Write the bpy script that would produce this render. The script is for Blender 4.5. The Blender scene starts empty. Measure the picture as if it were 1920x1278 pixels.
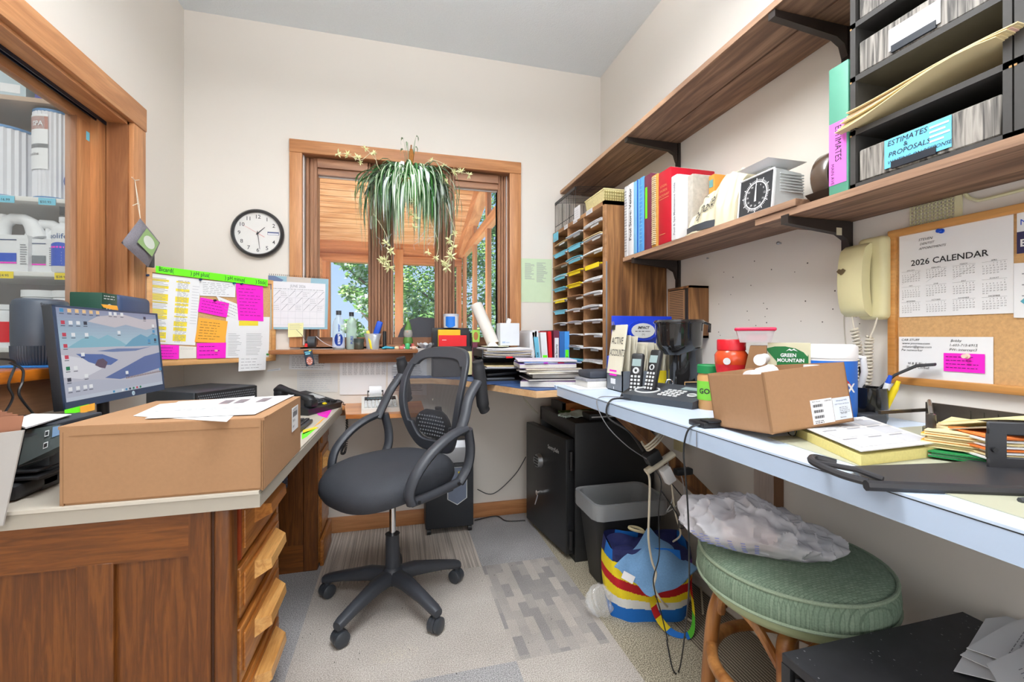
import bpy, bmesh, math, random
from mathutils import Vector, Matrix
C = bpy.context.scene
random.seed(7)
# ---------------------------------------------------------------- camera, world, lights, exposure
F, CX, HY, H = 820.0, 960.0, 629.0, 1.14          # focal length in pixels, eye height in metres
YAW = math.atan(215 / 820.0)
SA, CA = math.sin(YAW), math.cos(YAW)
XL, XR, YB, ZC, YF = -1.108, 1.333, 2.717, 2.89, -1.9
cam = bpy.data.cameras.new('camera'); cam.sensor_width = 36; cam.lens = 36 * F / 1920
cam.shift_y = -10 / 1920.0; cam.clip_start = 0.02
co = bpy.data.objects.new('camera', cam); C.collection.objects.link(co)
co.location = (0, 0, H); co.rotation_euler = (math.pi / 2, 0, -YAW); C.camera = co
C.view_settings.view_transform = 'Standard'; C.view_settings.look = 'None'
C.view_settings.gamma = 1; C.view_settings.use_curve_mapping = False
C.view_settings.exposure = -0.18
w = bpy.data.worlds.new('sky'); C.world = w; w.use_nodes = True
wn, wl = w.node_tree.nodes, w.node_tree.links; wn.clear()
_o = wn.new('ShaderNodeOutputWorld'); _b = wn.new('ShaderNodeBackground'); _r = wn.new('ShaderNodeValToRGB')
_t = wn.new('ShaderNodeTexCoord'); _s = wn.new('ShaderNodeSeparateXYZ')
wl.new(_t.outputs['Generated'], _s.inputs[0]); wl.new(_s.outputs['Z'], _r.inputs[0]); wl.new(_r.outputs[0], _b.inputs[0]); wl.new(_b.outputs[0], _o.inputs[0])
_r.color_ramp.elements[0].position = 0.0; _r.color_ramp.elements[0].color = (.58, .78, 1, 1)
_r.color_ramp.elements[1].position = .5; _r.color_ramp.elements[1].color = (.25, .50, 1, 1)
_b.inputs[1].default_value = 1.15
def light(name, kind, loc, energy, color=(1, 1, 1), size=1, size_y=None, rot=(0, 0, 0)):
    l = bpy.data.lights.new(name, kind); l.energy = energy; l.color = color
    if kind == 'AREA':
        l.size = size
        if size_y: l.shape = 'RECTANGLE'; l.size_y = size_y
    elif kind == 'SUN': l.angle = size
    else: l.shadow_soft_size = size
    o = bpy.data.objects.new(name, l); C.collection.objects.link(o); o.location = loc; o.rotation_euler = rot
    return o
light('sun', 'SUN', (0, 6, 8), 7.0, (1, .96, .9), .02, rot=(math.radians(48), 0, math.radians(-62)))
light('ceiling_lamp_light', 'AREA', (.1, .95, 2.545), 34, (.97, .985, 1), 1.1, .45)
light('ceiling_fill_uplight', 'AREA', (.1, .95, 2.605), 56, (.97, .985, 1), 1.1, .45, rot=(math.pi, 0, 0))  # added fill, thrown upward to brighten the ceiling
light('entry_lamp_light', 'AREA', (.1, -.75, 2.545), 18, (.97, .985, 1), 1.2, .6)
light('entry_fill_uplight', 'AREA', (.1, -.75, 2.605), 30, (.97, .985, 1), 1.2, .6, rot=(math.pi, 0, 0))  # second added upward fill for the ceiling, behind the camera
light('front_fill_light', 'AREA', (.1, -1.84, 1.25), 20, (.95, .985, 1), 2.0, 1.7, rot=(math.pi / 2, 0, 0))  # added front fill, stands in for daylight from behind the camera
light('shop_lamp_light', 'AREA', (-1.75, 1.2, 2.7), 26, (1, .99, .97), .8, 1.6)
light('porch_fill_light', 'AREA', (-.1, 4.3, 1.0), 38, (1, .98, .95), 1.2, 1.8, rot=(math.pi, 0, 0))  # added fill aimed up to brighten the porch, no fixture there
# ---------------------------------------------------------------- picking points on real planes
def ray(px, py):
    r = (px - CX) / F; return Vector((SA + r * CA, CA - r * SA, -(py - HY) / F))
def _o3(d, t): return Vector((t * d.x, t * d.y, H + t * d.z))
def pX(px, py, X): d = ray(px, py); return _o3(d, X / d.x)
def pY(px, py, Y): d = ray(px, py); return _o3(d, Y / d.y)
def pZ(px, py, Z): d = ray(px, py); return _o3(d, (Z - H) / d.z)
def pP(px, py, o, n):
    d = ray(px, py); c0 = Vector((0, 0, H)); return c0 + d * ((Vector(o) - c0).dot(n) / d.dot(n))
# ---------------------------------------------------------------- materials
MATS = {}
def mt(name, col, rough=.6, metal=0, var=.04, scale=30, bump=0, alpha=1, emit=0, spec=.5, coat=0, stretch=(1, 1, 1)):
    if name in MATS: return MATS[name]
    m = bpy.data.materials.new(name); m.use_nodes = True; MATS[name] = m
    n, l = m.node_tree.nodes, m.node_tree.links; b = n['Principled BSDF']
    b.inputs['Roughness'].default_value = rough; b.inputs['Metallic'].default_value = metal
    b.inputs['Specular IOR Level'].default_value = spec; b.inputs['Coat Weight'].default_value = coat
    b.inputs['Alpha'].default_value = alpha
    c = tuple(col) + (1,)
    tc = n.new('ShaderNodeTexCoord'); mp = n.new('ShaderNodeMapping'); mp.inputs['Scale'].default_value = stretch
    nz = n.new('ShaderNodeTexNoise'); nz.inputs['Scale'].default_value = scale; nz.inputs['Detail'].default_value = 3
    l.new(tc.outputs['Object'], mp.inputs[0]); l.new(mp.outputs[0], nz.inputs['Vector'])
    mx = n.new('ShaderNodeMix'); mx.data_type = 'RGBA'; mx.blend_type = 'MIX'
    col = tuple(col); bc = col if not emit else tuple(x * .1 for x in col)
    mx.inputs[6].default_value = tuple(x * (1 - var) for x in bc) + (1,)
    mx.inputs[7].default_value = tuple(min(1, x * (1 + var)) for x in bc) + (1,)
    l.new(nz.outputs['Fac'], mx.inputs[0]); l.new(mx.outputs[2], b.inputs['Base Color'])
    if emit: b.inputs['Emission Color'].default_value = c; b.inputs['Emission Strength'].default_value = emit
    if bump:
        bp = n.new('ShaderNodeBump'); bp.inputs['Strength'].default_value = bump; bp.inputs['Distance'].default_value = .002
        l.new(nz.outputs['Fac'], bp.inputs['Height']); l.new(bp.outputs[0], b.inputs['Normal'])
    m.diffuse_color = c
    return m
def wood(name, c1, c2, axis='x', scale=6, rough=.45, coat=.0, c3=None, fine=60, bump=.15):
    if name in MATS: return MATS[name]
    m = bpy.data.materials.new(name); m.use_nodes = True; MATS[name] = m
    n, l = m.node_tree.nodes, m.node_tree.links; b = n['Principled BSDF']
    b.inputs['Roughness'].default_value = rough; b.inputs['Coat Weight'].default_value = coat
    tc = n.new('ShaderNodeTexCoord'); mp = n.new('ShaderNodeMapping')
    sc = {'x': (.07, 1, 1), 'y': (1, .07, 1), 'z': (1, 1, .07)}[axis]
    mp.inputs['Scale'].default_value = sc
    l.new(tc.outputs['Object'], mp.inputs[0])
    nz = n.new('ShaderNodeTexNoise'); nz.inputs['Scale'].default_value = scale * 2.2; nz.inputs['Detail'].default_value = 5; nz.inputs['Distortion'].default_value = 1.2
    fz = n.new('ShaderNodeTexNoise'); fz.inputs['Scale'].default_value = fine * 3; fz.inputs['Detail'].default_value = 2
    l.new(mp.outputs[0], nz.inputs['Vector']); l.new(mp.outputs[0], fz.inputs['Vector'])
    rp = n.new('ShaderNodeValToRGB'); e = rp.color_ramp.elements
    e[0].position = .36; e[0].color = tuple(c1) + (1,); e[1].position = .62; e[1].color = tuple(c2) + (1,)
    if c3: q = rp.color_ramp.elements.new(.5); q.color = tuple(c3) + (1,)
    l.new(nz.outputs['Fac'], rp.inputs[0])
    mx = n.new('ShaderNodeMix'); mx.data_type = 'RGBA'; mx.blend_type = 'MULTIPLY'; mx.inputs[0].default_value = .35
    l.new(rp.outputs[0], mx.inputs[6]); l.new(fz.outputs['Fac'], mx.inputs[7])
    br = n.new('ShaderNodeMix'); br.data_type = 'RGBA'; br.blend_type = 'MULTIPLY'; br.inputs[0].default_value = 1
    br.inputs[7].default_value = (1.18, 1.18, 1.18, 1)
    l.new(mx.outputs[2], br.inputs[6]); l.new(br.outputs[2], b.inputs['Base Color'])
    bp = n.new('ShaderNodeBump'); bp.inputs['Strength'].default_value = bump; bp.inputs['Distance'].default_value = .001
    l.new(fz.outputs['Fac'], bp.inputs['Height']); l.new(bp.outputs[0], b.inputs['Normal'])
    m.diffuse_color = tuple(c2) + (1,)
    return m
def glassy(name, col=(1, 1, 1), clear=.9, rough=.03):
    """thin clear sheet: mostly straight transmission, some gloss"""
    if name in MATS: return MATS[name]
    m = bpy.data.materials.new(name); m.use_nodes = True; MATS[name] = m
    n, l = m.node_tree.nodes, m.node_tree.links; n.clear()
    o = n.new('ShaderNodeOutputMaterial'); t = n.new('ShaderNodeBsdfTransparent'); g = n.new('ShaderNodeBsdfPrincipled'); x = n.new('ShaderNodeMixShader')
    t.inputs[0].default_value = tuple(col) + (1,); g.inputs['Base Color'].default_value = tuple(col) + (1,); g.inputs['Roughness'].default_value = rough
    f0 = n.new('ShaderNodeLayerWeight'); f0.inputs[0].default_value = .5; f = n.new('ShaderNodeMath'); f.operation = 'POWER'; f.inputs[1].default_value = 5; l.new(f0.outputs['Facing'], f.inputs[0])
    a = n.new('ShaderNodeMath'); a.operation = 'ADD'; a.use_clamp = True; a.inputs[1].default_value = 1 - clear
    l.new(f.outputs[0], a.inputs[0]); l.new(a.outputs[0], x.inputs[0]); l.new(t.outputs[0], x.inputs[1]); l.new(g.outputs[0], x.inputs[2]); l.new(x.outputs[0], o.inputs[0])
    m.diffuse_color = tuple(col) + (.3,)
    return m
def srgb(r, g, b):
    f = lambda v: (v / 255 / 12.92) if v <= 10 else ((v / 255 + .055) / 1.055) ** 2.4
    return (f(r), f(g), f(b))
# ---------------------------------------------------------------- mesh builder
class M:
    def __init__(s): s.v = []; s.f = []; s.mi = []; s.sm = []; s.mats = []; s.T = Matrix(); s.fn = None; s.m = 0; s.smooth = False
    def mat(s, m):
        if m not in s.mats: s.mats.append(m)
        s.m = s.mats.index(m); return s
    def P(s, p):
        p = Vector(p)
        if s.fn: p = Vector(s.fn(p))
        return s.T @ p
    def add(s, vs, fs, smooth=None):
        b = len(s.v); s.v += [s.P(p) for p in vs]
        for f in fs: s.f.append([b + i for i in f]); s.mi.append(s.m); s.sm.append(s.smooth if smooth is None else smooth)
        return s
    def box(s, x0, x1, y0, y1, z0, z1, bev=0, seg=2):
        if bev:
            bm = bmesh.new(); bmesh.ops.create_cube(bm, size=1)
            for v in bm.verts: v.co = Vector(((x0 + x1) / 2 + v.co.x * (x1 - x0), (y0 + y1) / 2 + v.co.y * (y1 - y0), (z0 + z1) / 2 + v.co.z * (z1 - z0)))
            bmesh.ops.bevel(bm, geom=bm.edges[:], offset=min(bev, abs(x1 - x0) * .49, abs(y1 - y0) * .49, abs(z1 - z0) * .49), segments=seg, affect='EDGES', profile=.5)
            bm.verts.index_update(); s.add([v.co.copy() for v in bm.verts], [[v.index for v in f.verts] for f in bm.faces], smooth=seg > 1); bm.free(); return s
        return s.add([(x0, y0, z0), (x1, y0, z0), (x1, y1, z0), (x0, y1, z0), (x0, y0, z1), (x1, y0, z1), (x1, y1, z1), (x0, y1, z1)],
                     [(0, 3, 2, 1), (4, 5, 6, 7), (0, 1, 5, 4), (1, 2, 6, 5), (2, 3, 7, 6), (3, 0, 4, 7)])
    def hexa(s, b, t):           # bottom 4 and top 4 corners
        return s.add(list(b) + list(t), [(0, 3, 2, 1), (4, 5, 6, 7), (0, 1, 5, 4), (1, 2, 6, 5), (2, 3, 7, 6), (3, 0, 4, 7)])
    def quad(s, *p): return s.add(p, [tuple(range(len(p)))])
    def prism(s, poly, z0, z1):
        n = len(poly); return s.add([(x, y, z0) for x, y in poly] + [(x, y, z1) for x, y in poly],
                    [tuple(reversed(range(n))), tuple(range(n, 2 * n))] + [(i, (i + 1) % n, n + (i + 1) % n, n + i) for i in range(n)])
    def tube(s, pts, r, n=10, closed=False, flat=1.0, caps=True):
        pts = [Vector(p) for p in pts]; k = len(pts); rs = r if isinstance(r, (list, tuple)) else [r] * k
        vs = []; up = None
        for i, p in enumerate(pts):
            a = pts[(i - 1) % k] if (closed or i > 0) else p; b = pts[(i + 1) % k] if (closed or i < k - 1) else p
            t = (b - a).normalized() if (b - a).length > 1e-9 else Vector((0, 0, 1))
            if up is None: up = Vector((0, 0, 1)) if abs(t.z) < .9 else Vector((1, 0, 0))
            u = t.cross(up); u = u.normalized() if u.length > 1e-6 else t.orthogonal().normalized(); w_ = u.cross(t).normalized(); up = w_
            for j in range(n):
                q = 2 * math.pi * j / n; vs.append(p + u * math.cos(q) * rs[i] + w_ * math.sin(q) * rs[i] * flat)
        fs = []
        for i in range(k if closed else k - 1):
            i2 = (i + 1) % k
            for j in range(n): j2 = (j + 1) % n; fs.append((i * n + j, i * n + j2, i2 * n + j2, i2 * n + j))
        if not closed and caps: fs += [tuple(reversed(range(n))), tuple(range((k - 1) * n, k * n))]
        return s.add(vs, fs, smooth=n > 5)
    def cyl(s, p0, p1, r0, r1=None, n=20): return s.tube([p0, p1], [r0, r0 if r1 is None else r1], n)
    def lathe(s, prof, c=(0, 0, 0), n=28, sx=1, sy=1, cap=True, rib=0, ribn=0):
        vs = []
        for r, z in prof:
            for j in range(n):
                q = 2 * math.pi * j / n; rr = r * (1 + (rib if (ribn and j % 2) else 0)); vs.append((c[0] + rr * sx * math.cos(q), c[1] + rr * sy * math.sin(q), c[2] + z))
        k = len(prof); fs = [(i * n + j, i * n + (j + 1) % n, (i + 1) * n + (j + 1) % n, (i + 1) * n + j) for i in range(k - 1) for j in range(n)]
        if cap: fs += [tuple(reversed(range(n))), tuple(range((k - 1) * n, k * n))]
        return s.add(vs, fs, smooth=True)
    def ball(s, c, r, n=12, sz=(1, 1, 1)):
        return s.lathe([(max(r * sz[0] * math.sin(math.pi * i / n), 1e-5), -r * sz[2] * math.cos(math.pi * i / n)) for i in range(n + 1)], c, n * 2)
    def grid(s, fn, nu, nv, thick=0, closed_u=False):
        vs = [Vector(fn(i / nu, j / nv)) for j in range(nv + 1) for i in range(nu + 1)]; W = nu + 1
        fs = [(j * W + i, j * W + i + 1, (j + 1) * W + i + 1, (j + 1) * W + i) for j in range(nv) for i in range(nu)]
        if thick:
            k = len(vs); t = Vector((0, 0, thick)) if not isinstance(thick, Vector) else thick
            vs = vs + [v + t for v in vs]
            f2 = [tuple(reversed(f)) for f in fs] + [tuple(x + k for x in f) for f in fs]
            for i in range(nu): f2 += [(i, i + 1, k + i + 1, k + i), (nv * W + i + 1, nv * W + i, k + nv * W + i, k + nv * W + i + 1)]
            for j in range(nv): f2 += [((j + 1) * W, j * W, k + j * W, k + (j + 1) * W), (j * W + nu, (j + 1) * W + nu, k + (j + 1) * W + nu, k + j * W + nu)]
            fs = f2
        return s.add(vs, fs, smooth=True)
    def text(s, txt, x, y, size, z=.0006, shear=0, align='LEFT', wide=1, bold=0, rot=0, res=2):
        cu = bpy.data.curves.new('t', 'FONT'); cu.body = txt; cu.size = size; cu.shear = shear; cu.align_x = align; cu.resolution_u = res; cu.offset = bold
        ob = bpy.data.objects.new('t', cu); me = ob.to_mesh(); cr, sr = math.cos(rot), math.sin(rot)
        pts = [(x + (v.co.x * wide) * cr - v.co.y * sr, y + (v.co.x * wide) * sr + v.co.y * cr, z) for v in me.vertices]
        fs = [tuple(p.vertices) for p in me.polygons]; ob.to_mesh_clear(); bpy.data.objects.remove(ob); bpy.data.curves.remove(cu)
        return s.add(pts, fs)
    def rect(s, x0, y0, x1, y1, z=.0004): return s.add([(x0, y0, z), (x1, y0, z), (x1, y1, z), (x0, y1, z)], [(0, 1, 2, 3)])
    def lines(s, x0, x1, y0, y1, n, th=.3, z=.0005, rag=.3, seed=0, dash=0):
        rnd = random.Random(seed + 13); h = (y1 - y0) / n
        for i in range(n):
            yy = y0 + (i + .5) * h; x = x0; xe = x1 - (x1 - x0) * rag * rnd.random()
            if dash:
                while x < xe:
                    w_ = dash * (.5 + rnd.random()); s.rect(x, yy - h * th / 2, min(xe, x + w_), yy + h * th / 2, z); x += w_ * 1.35
            else: s.rect(x, yy - h * th / 2, xe, yy + h * th / 2, z)
        return s
    def build(s, name, parent=None, default=None):
        me = bpy.data.meshes.new(name); me.from_pydata([tuple(v) for v in s.v], [], s.f)
        for m in (s.mats or [default]): me.materials.append(m)
        me.polygons.foreach_set('material_index', s.mi); me.polygons.foreach_set('use_smooth', s.sm); me.update(); me.set_sharp_from_angle(angle=.75)
        o = bpy.data.objects.new(name, me); C.collection.objects.link(o)
        if parent: o.parent = parent
        return o
def nm(m): q = M(); q.mat(m); return q
def fix(o, edge=False):                                # consistent normals
    bm = bmesh.new(); bm.from_mesh(o.data); bmesh.ops.recalc_face_normals(bm, faces=bm.faces[:]); bm.to_mesh(o.data); bm.free(); return o
def sub(o, lv=1): md = o.modifiers.new('s', 'SUBSURF'); md.levels = lv; md.render_levels = lv; return o
def tag(o, label, cat, group=None, kind=None):
    o['label'] = label; o['category'] = cat
    if group: o['group'] = group
    if kind: o['kind'] = kind
    return o
def thing(name, label, cat, loc=(0, 0, 0), rz=0, group=None):
    o = bpy.data.objects.new(name, None); o.empty_display_size = .05; C.collection.objects.link(o); o.location = loc; o.rotation_euler = (0, 0, rz)
    return tag(o, label, cat, group)
def one(m, name, label, cat, group=None, loc=None, rz=0):
    o = m.build(name); tag(o, label, cat, group)
    if loc is not None: o.location = loc; o.rotation_euler = (0, 0, rz)
    return o
def struct(name, m, parent=None):
    o = m.build(name, parent)
    if not parent: o['kind'] = 'structure'
    return o
def dup(root, loc=None, rz=None, label=None):
    r = root.copy(); C.collection.objects.link(r)
    if loc is not None: r.location = loc
    if rz is not None: r.rotation_euler = (0, 0, rz)
    if label: r['label'] = label
    for ch in list(root.children):
        c = ch.copy(); C.collection.objects.link(c); c.parent = r
        for g in ch.children: d = g.copy(); C.collection.objects.link(d); d.parent = c
    return r
def quadfn(p00, p10, p01, p11, n=None):
    """unit square (u,v,lift) onto four corners"""
    p00, p10, p01, p11 = map(Vector, (p00, p10, p01, p11))
    nn = (p10 - p00).cross(p01 - p00).normalized() if n is None else Vector(n)
    return lambda q: p00 * (1 - q.x) * (1 - q.y) + p10 * q.x * (1 - q.y) + p01 * (1 - q.x) * q.y + p11 * q.x * q.y + nn * q.z
def frame(o, x, y):
    x = Vector(x).normalized(); y = Vector(y); z = x.cross(y).normalized(); y = z.cross(x)
    return Matrix(((x.x, y.x, z.x, o[0]), (x.y, y.y, z.y, o[1]), (x.z, y.z, z.z, o[2]), (0, 0, 0, 1)))
def sheetm(p00, p10, p01, p11, mat, th=.0006, n=None):
    """paper on a plane: M with unit-square mapping, body already added (front face at z=0)"""
    m = nm(mat); m.fn = quadfn(p00, p10, p01, p11, n); m.box(0, 1, 0, 1, -th, 0); return m
# colours
WHT = mt('white_paper', srgb(236, 236, 238), .75, var=.02, scale=12); INK = mt('black_ink', srgb(45, 45, 50), .8)
GRI = mt('grey_print', srgb(150, 150, 155), .85); LGR = mt('pale_print', srgb(196, 197, 202), .85)
BLK = mt('black_plastic', srgb(34, 35, 38), .42, var=.15, scale=60); BLK2 = mt('matte_black_plastic', srgb(44, 45, 49), .62, var=.1, scale=90, bump=.15)
DGR = mt('dark_grey_plastic', srgb(62, 66, 72), .5); GRY = mt('grey_plastic', srgb(120, 124, 130), .5)
LGP = mt('light_grey_plastic', srgb(205, 207, 208), .45); CHR = mt('chrome', (.75, .76, .78), .18, 1, var=.05); STL = mt('brushed_steel', (.5, .51, .53), .35, 1)
PNK = mt('hot_pink_paper', srgb(250, 30, 205), .8); LIME = mt('lime_paper', srgb(110, 250, 25), .8); YEL = mt('yellow_paper', srgb(246, 218, 30), .8)
PYL = mt('pale_yellow_paper', srgb(240, 236, 176), .8); ORG = mt('orange_paper', srgb(250, 176, 60), .8); CYN = mt('cyan_paper', srgb(120, 200, 225), .8)
RED = mt('red_plastic', srgb(226, 22, 34), .5); BLU = mt('blue_plastic', srgb(20, 80, 200), .45); GRN = mt('green_plastic', srgb(20, 130, 70), .5)
CARD = mt('cardboard', srgb(170, 129, 93), .85, var=.07, scale=120, bump=.05); CARDE = mt('cardboard_edge', srgb(150, 112, 78), .9)
MAN = mt('manila_folder', srgb(238, 218, 168), .8); HLY = mt('yellow_highlighter', srgb(240, 218, 60), .85)
# ================================================================ THE ROOM
WALL = mt('cream_wall_paint', srgb(229, 222, 213), .7, var=.012, scale=3, bump=.06)
CEIL = mt('textured_ceiling_paint', srgb(232, 238, 242), .9, var=.04, scale=140, bump=.9)
PINE = wood('orange_pine', srgb(176, 118, 74), srgb(204, 146, 98), 'z', 9, .5, c3=srgb(190, 131, 85))
PINEX = wood('orange_pine_level', srgb(172, 114, 70), srgb(198, 140, 92), 'x', 9, .5, c3=srgb(186, 126, 80))
PINEY = wood('orange_pine_deep', srgb(178, 120, 76), srgb(206, 148, 100), 'y', 9, .5, c3=srgb(192, 133, 87))
DPINE = wood('brown_sash_wood', srgb(132, 88, 60), srgb(176, 126, 92), 'z', 5, .5)
DPINEX = wood('brown_sash_wood_level', srgb(132, 88, 60), srgb(176, 126, 92), 'x', 5, .5)
WSTR = mt('white_weatherstrip', srgb(226, 222, 218), .5)
GLS = glassy('window_glass', clear=.97)
# back window opening and left window opening
bx0, bx1, bz0, bz1 = -.535, .715, 1.075, 2.19
ly0, ly1, lz0, lz1 = .2, 2.215, 1.035, 2.05
TH = .14
def wall_with_hole(a0, a1, z0, z1, h0, h1, k0, k1, put):
    put(a0, h0, z0, z1); put(h1, a1, z0, z1); put(h0, h1, z0, k0); put(h0, h1, k1, z1)
m = nm(WALL); wall_with_hole(XL - TH, XR + TH, 0, ZC, bx0, bx1, bz0, bz1, lambda a, b, c, d: m.box(a, b, YB, YB + TH, c, d)); struct('wall_back', m)
m = nm(WALL); wall_with_hole(YF, YB, 0, ZC, ly0, ly1, lz0, lz1, lambda a, b, c, d: m.box(XL - TH, XL, a, b, c, d)); struct('wall_left', m)
m = nm(WALL); m.box(XR, XR + TH, YF, YB, 0, ZC)
m.mat(mt('nail_hole', srgb(90, 80, 72), .9))
for i in range(46):
    y, z = .95 + random.random() ** 1.2 * .75, 1.03 + random.random() * .4; q = .0012 + random.random() * .001
    m.box(XR - .0006, XR, y - q, y + q, z - q, z + q)
struct('wall_right', m)
m = nm(WALL); m.box(XL - TH, XR + TH, YF - TH, YF, 0, ZC); struct('wall_front', m)
m = nm(CEIL); m.box(XL - TH, XR + TH, YF - TH, YB + TH, ZC, ZC + .1); struct('ceiling', m)
# carpet tiles
def carpet(name, c1, c2, kind):
    m = bpy.data.materials.new(name); m.use_nodes = True; n, l = m.node_tree.nodes, m.node_tree.links; b = n['Principled BSDF']
    b.inputs['Roughness'].default_value = .95; b.inputs['Specular IOR Level'].default_value = .15
    tc = n.new('ShaderNodeTexCoord'); mp = n.new('ShaderNodeMapping'); l.new(tc.outputs['Object'], mp.inputs[0])
    fz = n.new('ShaderNodeTexNoise'); fz.inputs['Scale'].default_value = 260; fz.inputs['Detail'].default_value = 2; l.new(tc.outputs['Object'], fz.inputs['Vector'])
    lz = n.new('ShaderNodeTexNoise'); lz.inputs['Scale'].default_value = 3.0; lz.inputs['Detail'].default_value = 4; l.new(tc.outputs['Object'], lz.inputs['Vector'])
    r = n.new('ShaderNodeValToRGB'); r.color_ramp.elements[0].color = tuple(c1) + (1,); r.color_ramp.elements[1].color = tuple(c2) + (1,)
    if kind == 'rib':
        wv = n.new('ShaderNodeTexNoise'); mp.inputs['Scale'].default_value = (120, 1.5, 1); l.new(mp.outputs[0], wv.inputs['Vector']); wv.inputs['Scale'].default_value = 1; wv.inputs['Detail'].default_value = 1; src = wv.outputs['Fac']
        r.color_ramp.elements[0].position = .4; r.color_ramp.elements[1].position = .6
    elif kind == 'stripe':
        wv = n.new('ShaderNodeTexWave'); mp.inputs['Rotation'].default_value = (0, 0, 0); wv.inputs['Scale'].default_value = 28; wv.bands_direction = 'X'; wv.inputs['Distortion'].default_value = .3; l.new(mp.outputs[0], wv.inputs['Vector']); src = wv.outputs['Fac']
    elif kind == 'block':
        wv = n.new('ShaderNodeTexBrick'); mp.inputs['Rotation'].default_value = (0, 0, math.pi / 2); l.new(mp.outputs[0], wv.inputs['Vector'])
        for k, val in (('Scale', 11), ('Mortar Size', 0), ('Brick Width', 1.1), ('Row Height', .42), ('Bias', 0)): wv.inputs[k].default_value = val
        wv.inputs['Color1'].default_value = (0, 0, 0, 1); wv.inputs['Color2'].default_value = (1, 1, 1, 1); src = wv.outputs['Color']
        r.color_ramp.elements[0].position = .1; r.color_ramp.elements[1].position = .9
    else: src = fz.outputs['Fac']; r.color_ramp.elements[0].position = .38; r.color_ramp.elements[1].position = .62
    l.new(src, r.inputs[0])
    a = n.new('ShaderNodeMix'); a.data_type = 'RGBA'; a.blend_type = 'OVERLAY'; a.inputs[0].default_value = .55; l.new(r.outputs[0], a.inputs[6]); l.new(fz.outputs['Fac'], a.inputs[7])
    a2 = n.new('ShaderNodeMix'); a2.data_type = 'RGBA'; a2.blend_type = 'OVERLAY'; a2.inputs[0].default_value = .35; l.new(a.outputs[2], a2.inputs[6]); l.new(lz.outputs['Fac'], a2.inputs[7])
    l.new(a2.outputs[2], b.inputs['Base Color'])
    bp = n.new('ShaderNodeBump'); bp.inputs['Strength'].default_value = .6; bp.inputs['Distance'].default_value = .004; l.new(fz.outputs['Fac'], bp.inputs['Height']); l.new(bp.outputs[0], b.inputs['Normal'])
    return m
CP = carpet('worn_taupe_carpet', srgb(176, 168, 160), srgb(200, 192, 184), 'plain')
CG = carpet('grey_carpet', srgb(146, 144, 145), srgb(182, 180, 180), 'plain')
CR = carpet('ribbed_carpet', srgb(166, 157, 148), srgb(202, 192, 182), 'rib')
CB = carpet('block_pattern_carpet', srgb(150, 146, 144), srgb(188, 180, 172), 'block')
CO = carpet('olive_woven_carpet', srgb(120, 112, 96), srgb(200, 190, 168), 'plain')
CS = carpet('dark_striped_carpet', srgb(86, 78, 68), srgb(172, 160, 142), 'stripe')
cs, ys = [XL, -.75, -.36, .02, .404, .79, 1.06, XR], [YF, -1.1, -.5, .15, .83, 1.48, 2.13, YB]
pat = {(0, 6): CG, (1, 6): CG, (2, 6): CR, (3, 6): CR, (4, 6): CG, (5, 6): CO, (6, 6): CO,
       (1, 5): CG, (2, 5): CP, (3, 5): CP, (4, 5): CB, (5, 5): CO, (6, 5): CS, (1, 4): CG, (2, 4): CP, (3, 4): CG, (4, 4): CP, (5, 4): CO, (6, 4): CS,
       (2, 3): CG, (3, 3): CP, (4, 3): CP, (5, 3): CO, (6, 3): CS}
m = M()
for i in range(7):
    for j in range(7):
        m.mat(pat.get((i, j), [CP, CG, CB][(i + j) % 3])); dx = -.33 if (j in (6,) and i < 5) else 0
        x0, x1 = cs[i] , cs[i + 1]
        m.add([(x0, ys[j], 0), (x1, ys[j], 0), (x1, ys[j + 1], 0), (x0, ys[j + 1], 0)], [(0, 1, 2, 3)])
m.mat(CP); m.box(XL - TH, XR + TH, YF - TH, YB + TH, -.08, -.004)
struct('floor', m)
m = nm(PINEX); m.box(XL, .99, YB - .018, YB, 0, .088, .004); m.box(.99, XR, YB - .018, YB, 0, .088); struct('baseboard_back', m)
m = nm(WALL); m.box(XR - .012, XR, YF, YB - .02, 0, .05); struct('baseboard_right', m)
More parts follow.
